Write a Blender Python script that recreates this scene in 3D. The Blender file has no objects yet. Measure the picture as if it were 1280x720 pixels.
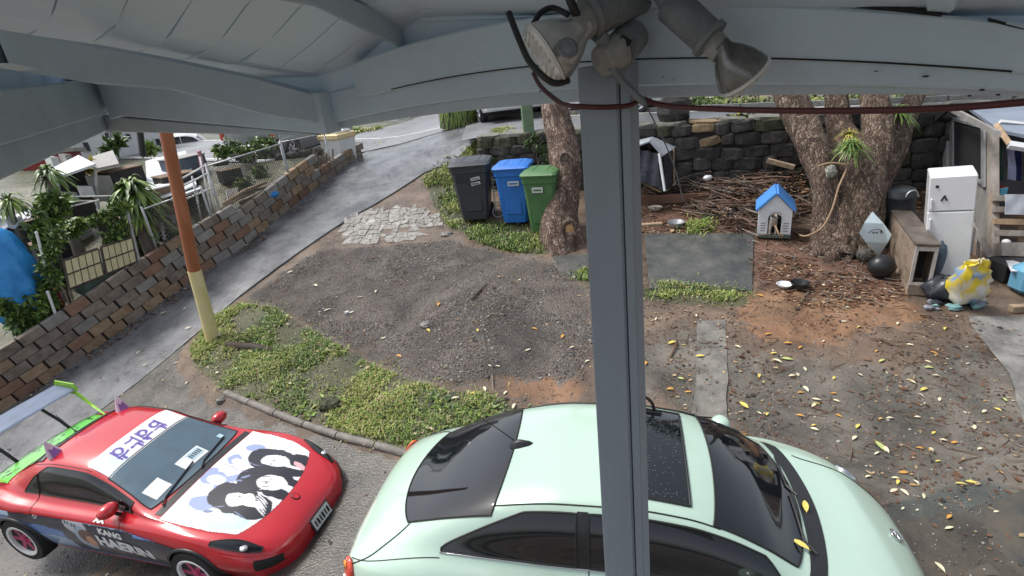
import bpy, math, random
import numpy as np
from mathutils import Vector, Matrix, noise as mnoise
R = math.radians
random.seed(7); rng = np.random.default_rng(7)
C = bpy.context.scene.collection
SC = bpy.context.scene

# ------------------------------------------------------------------ camera, sky, sun, exposure
FPX, PITCH, ROLL, CAMH = 680.0, R(23), R(6), 4.0
cam = bpy.data.cameras.new('camera'); co = bpy.data.objects.new('camera', cam); C.objects.link(co)
cam.sensor_width = 36; cam.lens = 36*FPX/1280; cam.clip_start = .05; cam.clip_end = 2000
F_ = np.array([0, math.cos(PITCH), -math.sin(PITCH)]); r0 = np.array([1., 0, 0]); u0 = np.cross(r0, F_)
RI = math.cos(ROLL)*r0 - math.sin(ROLL)*u0; UP = math.sin(ROLL)*r0 + math.cos(ROLL)*u0
EYE = np.array([0, 0, CAMH])
co.matrix_world = Matrix(((RI[0], UP[0], -F_[0], 0), (RI[1], UP[1], -F_[1], 0), (RI[2], UP[2], -F_[2], CAMH), (0, 0, 0, 1)))
SC.camera = co
w = bpy.data.worlds.new('World'); SC.world = w; w.use_nodes = True
nt = w.node_tree; bg = nt.nodes['Background']
sky = nt.nodes.new('ShaderNodeTexSky'); sky.sky_type = 'NISHITA'; sky.sun_disc = False
SUN_EL, SUN_AZ = R(58), R(-68)
sky.sun_elevation = SUN_EL; sky.sun_rotation = SUN_AZ; sky.air_density = 1.0; sky.dust_density = 3.0
hs = nt.nodes.new('ShaderNodeHueSaturation'); hs.inputs['Saturation'].default_value = .42
nt.links.new(sky.outputs[0], hs.inputs['Color']); nt.links.new(hs.outputs[0], bg.inputs[0]); bg.inputs[1].default_value = .122
sl = bpy.data.lights.new('sun', 'SUN'); sl.energy = 2.0; sl.angle = R(17); sl.color = (1, .97, .92)
so = bpy.data.objects.new('sun', sl); C.objects.link(so)
sd = Vector((math.sin(SUN_AZ)*math.cos(SUN_EL), math.cos(SUN_AZ)*math.cos(SUN_EL), math.sin(SUN_EL)))
so.rotation_euler = sd.to_track_quat('Z', 'Y').to_euler()
SC.view_settings.view_transform = 'Standard'; SC.view_settings.look = 'None'; SC.view_settings.gamma = 1
SC.view_settings.exposure = .70

# ------------------------------------------------------------------ survey: sight lines from the camera's standpoint and the terrain
def ray(u, v):
    d = F_*FPX + RI*(u-640) - UP*(v-360); return d/np.linalg.norm(d)
def proj(P):
    q = np.asarray(P, float)-EYE; z = q@F_; return 640+FPX*(q@RI)/z, 360-FPX*(q@UP)/z
def ss(t):
    t = np.clip(t, 0, 1); return t*t*(3-2*t)
WX = np.array([.2, 9.0]); WY = np.array([13.6, 11.04])
def stone_line(x): return WY[0]+(np.asarray(x)-WX[0])*(WY[1]-WY[0])/(WX[1]-WX[0])
def upper(x, y):
    return 1.62+.60*ss((np.asarray(x, float)+4.6)/5.0)+0*np.asarray(y, float)
def T0(x, y):
    x = np.asarray(x, float); y = np.asarray(y, float)
    b = y-5.0; g = -.25+.14*np.where(b > 1, b, np.where(b < -1, 0, (b+1)**2/4))
    k = .14*np.minimum(0, x+1.0)*(1-ss((y-8)/7))
    k = np.maximum(k, -1.6)
    z = g+k
    U = upper(x, y)
    t = ss((y-13.2)/5.0); z = z*(1-t)+U*t
    fx = ss((x+1.5)/1.6); d = y-stone_line(x)
    f2 = fx*ss((d-.12)/(.25+1.5*(1-fx)))
    return z*(1-f2)+U*f2
def march(d, fn, t=.4, far=120.):
    a = t
    while t < far:
        P = EYE+d*t
        if P[2] < fn(P[0], P[1]):
            lo, hi = a, t
            for _ in range(18):
                m = (lo+hi)/2; P = EYE+d*m
                if P[2] < fn(P[0], P[1]): hi = m
                else: lo = m
            return EYE+d*hi
        a = t; t += .06
    return EYE+d*far
LWP = [march(ray(u, v), T0) for u, v in ((15, 505), (150, 412), (300, 310), (420, 216))]
dl = (LWP[0]-LWP[1]); LWP = [LWP[0]+dl*1.6]+LWP
LW = np.array([p[:2] for p in LWP])
def left_dist(x, y):
    """signed distance left of the block wall line"""
    x = np.asarray(x, float); y = np.asarray(y, float)
    wx = np.interp(y, LW[:, 1], LW[:, 0]); return (wx-x)*.93
def T(x, y):
    z = T0(x, y); y_ = np.asarray(y, float)
    f = ss((left_dist(x, y)-.12)/.12)*(1-ss((y_-15.2)/2))
    return z+.62*f
def G(u, v, h=0.): 
    P = march(ray(u, v), lambda x, y: T(x, y)+h); return P
def AY(u, v, Y):
    d = ray(u, v); return EYE+d*(Y/d[1])
def AD(u, v, dep):
    d = ray(u, v); return EYE+d*(dep/(d@F_))
def VP(u, v, A, B):
    """point where a sight line meets the vertical plane through A and B"""
    d = ray(u, v); n = np.array([-(B[1]-A[1]), B[0]-A[0], 0.]); return EYE+d*(((np.array([A[0], A[1], 0])-EYE)@n)/(d@n))
def HGT(P, v):
    lo, hi = 0., 8.
    for _ in range(40):
        m = (lo+hi)/2
        if proj((P[0], P[1], P[2]+m))[1] > v: lo = m
        else: hi = m
    return lo
def LWV(u, v, off=0.):
    """on the block wall's face line (off metres to the neighbour's side)"""
    best = None
    for i in range(len(LW)-1):
        A, B = LW[i], LW[i+1]; e = (B-A)/np.linalg.norm(B-A); n = np.array([-e[1], e[0]])*off
        a = A+n; b = B+n
        P = VP(u, v, a, b); s = (P[:2]-a)@e/np.linalg.norm(B-A)
        if -.02 <= s <= 1.02 or (i == len(LW)-2 and s > 1) or (i == 0 and s < 0): best = P; break
    return best if best is not None else VP(u, v, LW[1], LW[2])

# ------------------------------------------------------------------ mesh helpers
class MB:
    def __init__(s): s.v = []; s.f = []; s.m = []; s.cur = 0
    def add(s, vs, fs, M=None):
        o = len(s.v)
        for p in vs:
            p = Vector(p); s.v.append(tuple(M @ p) if M is not None else tuple(p))
        for f in fs: s.f.append(tuple(i+o for i in f)); s.m.append(s.cur)
        return s
    def box(s, c, d, rz=0., rx=0., ry=0., M=None, ch=0.):
        x, y, z = d[0]/2, d[1]/2, d[2]/2
        T_ = Matrix.Translation(Vector(c)) @ Matrix.Rotation(rz, 4, 'Z') @ Matrix.Rotation(rx, 4, 'X') @ Matrix.Rotation(ry, 4, 'Y')
        if M is not None: T_ = M @ T_
        if ch <= 0:
            vs = [(-x,-y,-z),(x,-y,-z),(x,y,-z),(-x,y,-z),(-x,-y,z),(x,-y,z),(x,y,z),(-x,y,z)]
            return s.add(vs, [(3,2,1,0),(4,5,6,7),(0,1,5,4),(1,2,6,5),(2,3,7,6),(3,0,4,7)], T_)
        q = ch; vs = []
        for sz in (-1, 1):
            for (a, b) in ((0, sz*(z-q)), (q, sz*z)):
                X, Y = x-a, y-a
                ring = [(-X+q,-Y),(X-q,-Y),(X,-Y+q),(X,Y-q),(X-q,Y),(-X+q,Y),(-X,Y-q),(-X,-Y+q)]
                vs.append([(p[0], p[1], b) for p in ring])
        rings = [vs[1], vs[0], vs[2], vs[3]]
        fl = [p for r_ in rings for p in r_]; fs = []
        for k in range(3):
            for i in range(8): j = (i+1) % 8; fs.append((k*8+i, k*8+j, k*8+8+j, k*8+8+i))
        fs.append(tuple(range(7, -1, -1))); fs.append(tuple(range(24, 32)))
        return s.add(fl, fs, T_)
    def hexa(s, b, t):
        return s.add(list(b)+list(t), [(3,2,1,0),(4,5,6,7),(0,1,5,4),(1,2,6,5),(2,3,7,6),(3,0,4,7)])
    def tube(s, path, r, n=8, cap=True, flat=1.0):
        P = [Vector(p) for p in path]; rs = r if hasattr(r, '__len__') else [r]*len(P)
        o = len(s.v); up = Vector((0, 0, 1)); prev = None
        for i, p in enumerate(P):
            t = (P[min(i+1, len(P)-1)]-P[max(i-1, 0)])
            t = t.normalized() if t.length > 1e-9 else Vector((0, 0, 1))
            a = prev if prev is not None else (up if abs(t.z) < .9 else Vector((1, 0, 0)))
            x = (a-t*a.dot(t)); x = x.normalized() if x.length > 1e-6 else t.orthogonal().normalized()
            y = t.cross(x); prev = x
            for k in range(n):
                th = 2*math.pi*k/n; s.v.append(tuple(p+(x*math.cos(th)*flat+y*math.sin(th))*rs[i]))
        for i in range(len(P)-1):
            for k in range(n):
                j = (k+1) % n; s.f.append((o+i*n+k, o+i*n+j, o+(i+1)*n+j, o+(i+1)*n+k)); s.m.append(s.cur)
        if cap:
            s.f.append(tuple(o+k for k in range(n-1, -1, -1))); s.m.append(s.cur)
            e = o+(len(P)-1)*n; s.f.append(tuple(e+k for k in range(n))); s.m.append(s.cur)
        return s
    def lathe(s, prof, n=20, M=None):
        vs = []; fs = []
        for (r, z) in prof:
            for k in range(n): a = 2*math.pi*k/n; vs.append((r*math.cos(a), r*math.sin(a), z))
        for i in range(len(prof)-1):
            for k in range(n): j = (k+1) % n; fs.append((i*n+k, i*n+j, (i+1)*n+j, (i+1)*n+k))
        fs.append(tuple(range(n-1, -1, -1))); e = (len(prof)-1)*n; fs.append(tuple(e+k for k in range(n)))
        return s.add(vs, fs, M)
    def prism(s, pts, z0, z1, M=None):
        n = len(pts); vs = [(p[0], p[1], z0) for p in pts]+[(p[0], p[1], z1) for p in pts]
        fs = [tuple(range(n-1, -1, -1)), tuple(range(n, 2*n))]+[(i, (i+1) % n, n+(i+1) % n, n+i) for i in range(n)]
        return s.add(vs, fs, M)
    def grid(s, rows):
        o = len(s.v); nu = len(rows); nv = len(rows[0])
        for r_ in rows:
            for p in r_: s.v.append(tuple(float(q) for q in p))
        for i in range(nu-1):
            for j in range(nv-1): s.f.append((o+i*nv+j, o+i*nv+j+1, o+(i+1)*nv+j+1, o+(i+1)*nv+j)); s.m.append(s.cur)
        return s
    def blob(s, c, r, n1=6, n2=8, jit=.15, seed=0, M=None):
        rr = random.Random(seed); vs = []; fs = []
        for i in range(1, n1):
            a = math.pi*i/n1
            for k in range(n2):
                b = 2*math.pi*k/n2; q = 1+rr.uniform(-jit, jit)
                vs.append((c[0]+r[0]*q*math.sin(a)*math.cos(b), c[1]+r[1]*q*math.sin(a)*math.sin(b), c[2]+r[2]*q*math.cos(a)))
        for i in range(n1-2):
            for k in range(n2): j = (k+1) % n2; fs.append((i*n2+k, (i+1)*n2+k, (i+1)*n2+j, i*n2+j))
        fs.append(tuple(range(n2))); e = (n1-2)*n2; fs.append(tuple(e+k for k in range(n2-1, -1, -1)))
        return s.add(vs, fs, M)
    def build(s, name, mats, parent=None, smooth=False, world=False, sharp=None):
        me = bpy.data.meshes.new(name)
        vs = s.v
        if world and parent is not None:
            Mi = parent.matrix_basis.inverted(); vs = [tuple(Mi @ Vector(p)) for p in vs]
        me.from_pydata(vs, [], s.f); 
        for m in (mats if isinstance(mats, (list, tuple)) else [mats]): me.materials.append(m)
        if max(s.m, default=0) > 0: me.polygons.foreach_set('material_index', s.m)
        if smooth:
            me.polygons.foreach_set('use_smooth', [True]*len(me.polygons))
            if sharp: me.set_sharp_from_angle(angle=R(sharp))
        me.update(); return link(name, me, parent)
def link(name, me, parent=None):
    o = bpy.data.objects.new(name, me); C.objects.link(o)
    if parent is not None: o.parent = parent
    return o
def tag(o, label=None, cat=None, group=None, kind=None):
    if label: o['label'] = label
    if cat: o['category'] = cat
    if group: o['group'] = group
    if kind: o['kind'] = kind
    return o
def thing(name, label, cat, loc=(0, 0, 0), rz=0., group=None, rx=0., ry=0.):
    o = bpy.data.objects.new(name, None); C.objects.link(o); o.empty_display_size = .1
    o.matrix_basis = Matrix.Translation(Vector([float(q) for q in loc])) @ Matrix.Rotation(rz, 4, 'Z') @ Matrix.Rotation(rx, 4, 'X') @ Matrix.Rotation(ry, 4, 'Y')
    return tag(o, label, cat, group)
def copy_tree(o, parent=None):
    c = o.copy(); C.objects.link(c); c.parent = parent
    for ch in o.children: copy_tree(ch, c)
    return c
def pch(xs, ys):
    xs = np.array(xs, float); ys = np.array(ys, float); h = np.diff(xs); d = np.diff(ys)/h; m = np.zeros_like(ys)
    m[0], m[-1] = d[0], d[-1]
    for i in range(1, len(xs)-1):
        if d[i-1]*d[i] > 0: w1, w2 = 2*h[i]+h[i-1], h[i]+2*h[i-1]; m[i] = (w1+w2)/(w1/d[i-1]+w2/d[i])
    def f(x):
        x = np.clip(x, xs[0], xs[-1]); i = int(min(max(np.searchsorted(xs, x)-1, 0), len(h)-1)); t = (x-xs[i])/h[i]
        return ((1+2*t)*(1-t)**2*ys[i]+t*(1-t)**2*h[i]*m[i]+t*t*(3-2*t)*ys[i+1]+t*t*(t-1)*h[i]*m[i+1])
    return f

# ------------------------------------------------------------------ materials
def _n(nt, t, **k):
    n = nt.nodes.new(t)
    for a, b in k.items(): setattr(n, a, b)
    return n
def pmat(name, col, rough=.6, var=.18, scale=5., bump=0., bscale=40., metal=0., col2=None, coat=0., rv=0., spec=.5, stretch=None, thr=(.35, .65), world=False, trans=0.):
    m = bpy.data.materials.new(name); m.use_nodes = True; nt = m.node_tree; p = nt.nodes['Principled BSDF']; L = nt.links.new
    tc = _n(nt, 'ShaderNodeTexCoord'); oi = _n(nt, 'ShaderNodeObjectInfo')
    ad = _n(nt, 'ShaderNodeVectorMath', operation='MULTIPLY_ADD'); ad.inputs[1].default_value = stretch or (1, 1, 1)
    ml = _n(nt, 'ShaderNodeMath', operation='MULTIPLY'); ml.inputs[1].default_value = 0. if world else 60.
    L(oi.outputs['Random'], ml.inputs[0]); L(tc.outputs['Object'], ad.inputs[0]); L(ml.outputs[0], ad.inputs[2])
    nz = _n(nt, 'ShaderNodeTexNoise'); nz.inputs['Scale'].default_value = scale; nz.inputs['Detail'].default_value = 7; nz.inputs['Roughness'].default_value = .65
    L(ad.outputs[0], nz.inputs['Vector'])
    cr = _n(nt, 'ShaderNodeValToRGB'); cr.color_ramp.elements[0].position = thr[0]; cr.color_ramp.elements[1].position = thr[1]
    c2 = col2 or tuple(min(1, c*(1+var)) for c in col); c1 = col if col2 else tuple(c*(1-var) for c in col)
    cr.color_ramp.elements[0].color = (*c1, 1); cr.color_ramp.elements[1].color = (*c2, 1)
    L(nz.outputs[0], cr.inputs[0]); last = cr.outputs[0]
    if rv:
        hv = _n(nt, 'ShaderNodeHueSaturation'); mr = _n(nt, 'ShaderNodeMapRange'); mr.inputs[3].default_value = 1-rv; mr.inputs[4].default_value = 1+rv
        L(oi.outputs['Random'], mr.inputs[0]); L(mr.outputs[0], hv.inputs['Value']); L(last, hv.inputs['Color']); last = hv.outputs[0]
    L(last, p.inputs['Base Color'])
    mr2 = _n(nt, 'ShaderNodeMapRange'); mr2.inputs[3].default_value = max(.02, rough*.8); mr2.inputs[4].default_value = min(1, rough*1.2)
    L(nz.outputs[0], mr2.inputs[0]); L(mr2.outputs[0], p.inputs['Roughness'])
    p.inputs['Metallic'].default_value = metal; p.inputs['Coat Weight'].default_value = coat; p.inputs['Coat Roughness'].default_value = .04
    p.inputs['Specular IOR Level'].default_value = spec
    if trans: p.inputs['Transmission Weight'].default_value = trans
    if bump:
        n2 = _n(nt, 'ShaderNodeTexNoise'); n2.inputs['Scale'].default_value = bscale; n2.inputs['Detail'].default_value = 6; L(ad.outputs[0], n2.inputs['Vector'])
        b = _n(nt, 'ShaderNodeBump'); b.inputs['Strength'].default_value = min(1, bump); b.inputs['Distance'].default_value = .012*max(1, bump)**1.5
        L(n2.outputs[0], b.inputs['Height']); L(b.outputs[0], p.inputs['Normal'])
    return m
def vcmat(name, attr='col', rough=.4, coat=0., bump=0.):
    """flat print: colours stored on the mesh"""
    m = bpy.data.materials.new(name); m.use_nodes = True; nt = m.node_tree; p = nt.nodes['Principled BSDF']
    a = _n(nt, 'ShaderNodeVertexColor', layer_name=attr); nt.links.new(a.outputs[0], p.inputs['Base Color'])
    p.inputs['Roughness'].default_value = rough; p.inputs['Coat Weight'].default_value = coat; p.inputs['Coat Roughness'].default_value = .05
    return m
def set_cols(o, cols, attr='col'):
    a = o.data.color_attributes.new(attr, 'FLOAT_COLOR', 'POINT'); n = len(o.data.vertices)
    A = np.ones((n, 4), np.float32); A[:, :3] = cols; a.data.foreach_set('color', A.ravel())
def pip(x, y, poly):
    x = np.asarray(x); y = np.asarray(y); c = np.zeros(x.shape, bool); n = len(poly); j = n-1
    for i in range(n):
        xi, yi = poly[i]; xj, yj = poly[j]
        if yi != yj: c ^= ((yi > y) != (yj > y)) & (x < (xj-xi)*(y-yi)/(yj-yi)+xi)
        j = i
    return c

def barkmat(name, dark, mid, pale, sc=(24, 24, 4.6)):
    m = bpy.data.materials.new(name); m.use_nodes = True; nt = m.node_tree; p = nt.nodes['Principled BSDF']; L = nt.links.new
    tc = _n(nt, 'ShaderNodeTexCoord'); mp = _n(nt, 'ShaderNodeMapping'); mp.inputs['Scale'].default_value = sc; n0 = _n(nt, 'ShaderNodeTexNoise'); n0.inputs['Scale'].default_value = 3.5; n0.inputs['Detail'].default_value = 5
    L(tc.outputs['Object'], n0.inputs['Vector']); va = _n(nt, 'ShaderNodeVectorMath', operation='MULTIPLY_ADD'); va.inputs[1].default_value = (.30, .30, .55); L(n0.outputs['Color'], va.inputs[0]); L(tc.outputs['Object'], va.inputs[2]); L(va.outputs[0], mp.inputs[0])
    vo = _n(nt, 'ShaderNodeTexVoronoi', feature='DISTANCE_TO_EDGE'); vo.inputs['Scale'].default_value = 1.; L(mp.outputs[0], vo.inputs['Vector'])
    vc = _n(nt, 'ShaderNodeTexVoronoi'); vc.inputs['Scale'].default_value = 1.; L(mp.outputs[0], vc.inputs['Vector']); sp = _n(nt, 'ShaderNodeSeparateColor'); L(vc.outputs['Color'], sp.inputs[0])
    n1 = _n(nt, 'ShaderNodeTexNoise'); n1.inputs['Scale'].default_value = 2.2; n1.inputs['Detail'].default_value = 8; n1.inputs['Roughness'].default_value = .7; L(tc.outputs['Object'], n1.inputs['Vector'])
    n2 = _n(nt, 'ShaderNodeTexNoise'); n2.inputs['Scale'].default_value = 38; n2.inputs['Detail'].default_value = 5; L(tc.outputs['Object'], n2.inputs['Vector'])
    ad = _n(nt, 'ShaderNodeMath', operation='ADD'); sw = _n(nt, 'ShaderNodeMath', operation='MULTIPLY_ADD'); sw.inputs[1].default_value = .45; sw.inputs[2].default_value = .28; L(sp.outputs[0], sw.inputs[0]); L(sw.outputs[0], ad.inputs[0]); L(n1.outputs[0], ad.inputs[1]); hf = _n(nt, 'ShaderNodeMath', operation='MULTIPLY'); hf.inputs[1].default_value = .5; L(ad.outputs[0], hf.inputs[0])
    cr = _n(nt, 'ShaderNodeValToRGB'); e = cr.color_ramp.elements; e[0].position = .30; e[0].color = (*dark, 1); e[1].position = .70; e[1].color = (*pale, 1); q = e.new(.48); q.color = (*mid, 1); L(hf.outputs[0], cr.inputs[0])
    ck = _n(nt, 'ShaderNodeMapRange'); ck.inputs[1].default_value = .0; ck.inputs[2].default_value = .16; ck.inputs[3].default_value = .45; ck.inputs[4].default_value = 1.; L(vo.outputs['Distance'], ck.inputs[0])
    mx = _n(nt, 'ShaderNodeMix', data_type='RGBA'); L(ck.outputs[0], mx.inputs[0]); mx.inputs[6].default_value = (*[c*.35 for c in dark], 1); L(cr.outputs[0], mx.inputs[7]); L(mx.outputs[2], p.inputs['Base Color']); p.inputs['Roughness'].default_value = .85
    h = _n(nt, 'ShaderNodeMath', operation='MULTIPLY_ADD'); L(n2.outputs[0], h.inputs[0]); h.inputs[1].default_value = .45; L(ck.outputs[0], h.inputs[2]); b = _n(nt, 'ShaderNodeBump'); b.inputs['Distance'].default_value = .035; b.inputs['Strength'].default_value = 1; L(h.outputs[0], b.inputs['Height']); L(b.outputs[0], p.inputs['Normal'])
    return m

# ------------------------------------------------------------------ the ground
def vnoise(x, y, s, seed):
    g = np.random.default_rng(seed).random((256, 256)); X = x*s; Y = y*s; i = np.floor(X).astype(int); j = np.floor(Y).astype(int)
    fx = X-i; fy = Y-j; fx = fx*fx*(3-2*fx); fy = fy*fy*(3-2*fy); i %= 256; j %= 256; i1 = (i+1) % 256; j1 = (j+1) % 256
    return g[i, j]*(1-fx)*(1-fy)+g[i1, j]*fx*(1-fy)+g[i, j1]*(1-fx)*fy+g[i1, j1]*fx*fy
def fbm(x, y, s, seed, o=4): return sum(vnoise(x, y, s*2**k, seed+k)/2**(k+1) for k in range(o))
def gp(px): return [tuple(G(u, v)[:2]) for u, v in px]
def line_w(P, n):
    P = np.array([p[:2] for p in P]); d = np.r_[0, np.cumsum(np.hypot(*np.diff(P, axis=0).T))]; t = np.linspace(0, d[-1], n)
    return np.c_[np.interp(t, d, P[:, 0]), np.interp(t, d, P[:, 1])]
def ruled(name, A, B, n, m, dz, mat, thick=0., edge=.0, seed=1, bump=.004):
    a = line_w(A, n); b = line_w(B, n)
    if edge:
        q = (fbm(a[:, 0], a[:, 1], 2.2, seed)-.47)*edge*2; e = (b-a)/np.linalg.norm(b-a, axis=1)[:, None]; a = a+e*q[:, None]
        q = (fbm(b[:, 0], b[:, 1], 2.2, seed+9)-.47)*edge*2; b = b+e*q[:, None]
    rows = []
    for i in range(n):
        t = np.linspace(0, 1, m)[:, None]; p = a[i]*(1-t)+b[i]*t; z = T(p[:, 0], p[:, 1])+dz+(fbm(p[:, 0], p[:, 1], 1.5, seed+3)-.5)*bump*2
        r_ = np.c_[p, z]
        if thick: r_ = np.vstack([r_[:1]-[0, 0, thick], r_, r_[-1:]-[0, 0, thick]])
        rows.append(r_)
    mb = MB(); mb.grid(rows)
    o = mb.build(name, mat, smooth=True, sharp=40); o['kind'] = 'structure'
    return o
DRL = [LWP[0], LWP[1], LWP[2], LWP[3], LWP[4]]
DRL = [p[:2]+np.array([.06, -.02]) for p in DRL]
DRL += [G(478, 180)[:2], G(512, 166)[:2]]
DRR = gp([(170, 480), (300, 370), (440, 271), (530, 216), (590, 180), (650, 158)])
e_ = np.array(DRR[0])-np.array(DRR[1]); e_ /= np.linalg.norm(e_)
DRR = [tuple(np.array(DRR[0])+e_*6.5)]+DRR
e2 = (DRL[0]-DRL[1]); e2 /= np.linalg.norm(e2); DRL = [DRL[0]+e2*2]+DRL
GRASS_ISLE = gp([(238, 436), (262, 400), (300, 382), (345, 388), (405, 425), (470, 462), (555, 492), (625, 500), (660, 518), (600, 552), (545, 572), (425, 540), (330, 508), (285, 492), (248, 466)])
GRASS_BINS = gp([(528, 222), (548, 196), (590, 178), (640, 160), (655, 185), (600, 245), (600, 272), (660, 282), (712, 300), (700, 318), (640, 316), (600, 304), (560, 282), (540, 252)])
VERGE = gp([(448, 196), (480, 178), (500, 184), (470, 200), (440, 208)])
GRAVEL = gp([(300, 378), (400, 312), (480, 308), (560, 300), (640, 322), (715, 335), (735, 380), (745, 440), (725, 480), (640, 468), (560, 486), (470, 455), (400, 415), (345, 382)])
REDS = gp([(935, 300), (1000, 285), (1110, 300), (1150, 360), (1120, 385), (1010, 385), (940, 360)])
REDS2 = gp([(800, 235), (990, 215), (985, 288), (800, 292)])
MUD = gp([(935, 362), (1080, 372), (1200, 378), (1190, 400), (1100, 398), (1040, 440), (960, 430), (915, 400)])
MUD2 = gp([(610, 455), (690, 430), (735, 470), (730, 500), (650, 505), (615, 490)])
CONC = gp([(915, 455), (1010, 440), (1130, 470), (1230, 420), (1290, 430), (1290, 640), (1130, 650), (1040, 590), (930, 530)])
CONC2 = gp([(795, 420), (905, 400), (905, 520), (800, 505)])
WET = gp([(1100, 640), (1290, 590), (1290, 740), (1110, 740)])
WET2 = gp([(560, 425), (690, 405), (660, 440), (610, 480), (570, 480)])
MOSS = gp([(800, 355), (940, 365), (940, 385), (800, 378)])
PADA = [(805, 293), (942, 292)]; PADB = [(812, 361), (940, 364)]
fx = np.arange(-10, 11.01, .06); fy = np.arange(1.6, 16.2, .06)
def grow(a, b, st):
    o = []; s = st; p = a
    while abs(p-a) < b: s *= 1.22; p += math.copysign(min(s, 12), st) if st > 0 else -min(abs(s), 12); o.append(p)
    return o
gx = np.r_[grow(-10, 260, -.06)[::-1], fx, grow(11, 260, .06)]; gy = np.r_[grow(1.6, 40, -.06)[::-1], fy, grow(16.2, 320, .06)]
X, Y = np.meshgrid(gx, gy, indexing='ij')
Z = T(X, Y)
inn = (X > -12) & (X < 12) & (Y < 20) & (Y > 0)
bmp = (fbm(X, Y, .9, 11)-.5)*.05+(fbm(X, Y, 5, 31)-.5)*.03
def blur(M, k, it=2):
    for _ in range(it):
        for ax in (0, 1):
            Q = np.cumsum(np.concatenate([np.repeat(np.take(M, [0], ax), k+1, ax), M, np.repeat(np.take(M, [-1], ax), k, ax)], ax), ax)
            n = M.shape[ax]; M = (np.take(Q, range(2*k+1, 2*k+1+n), ax)-np.take(Q, range(0, n), ax))/(2*k+1)
    return M
def mask(polys, k=3): 
    M = np.zeros(X.shape)
    for p in polys: M = np.maximum(M, pip(X, Y, p).astype(float))
    return blur(M, k)
sheet = mask([list(map(tuple, DRL))+list(map(tuple, DRR))[::-1], gp(PADA+PADB[::-1])], 1)
isle = mask([GRASS_ISLE], 4)
Z = Z+np.where(inn, bmp, 0)*(1-np.minimum(1, sheet*2))-.025*np.minimum(1, sheet*2)+isle*(.05+.10*fbm(X, Y, 1.3, 77))
gv = np.c_[X.ravel(), Y.ravel(), Z.ravel()]; nx, ny = X.shape
idx = np.arange(nx*ny).reshape(nx, ny); gf = np.stack([idx[:-1, :-1], idx[1:, :-1], idx[1:, 1:], idx[:-1, 1:]], -1).reshape(-1, 4)
gm = bpy.data.meshes.new('ground'); gm.vertices.add(len(gv)); gm.vertices.foreach_set('co', gv.ravel())
gm.loops.add(len(gf)*4); gm.loops.foreach_set('vertex_index', gf.ravel()); gm.polygons.add(len(gf))
gm.polygons.foreach_set('loop_start', np.arange(0, len(gf)*4, 4)); gm.polygons.foreach_set('use_smooth', np.ones(len(gf), bool)); gm.update(calc_edges=True)
ground = link('ground', gm); ground['kind'] = 'structure'
LEFTY = ss((left_dist(X, Y)-.05)/.1)*(Y < 30)
zA = np.c_[mask([GRAVEL], 5).ravel(), mask([REDS, REDS2], 5).ravel(), mask([MUD, MUD2], 5).ravel()]
far = ss((Y-17)/4)
zB = np.c_[mask([CONC, CONC2], 6).ravel(), mask([WET], 5).ravel(), np.maximum(np.maximum(mask([GRASS_ISLE, GRASS_BINS, MOSS, VERGE], 3), far), LEFTY*.62).ravel()]
set_cols(ground, zA, 'zone_a'); set_cols(ground, zB, 'zone_b')
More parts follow.
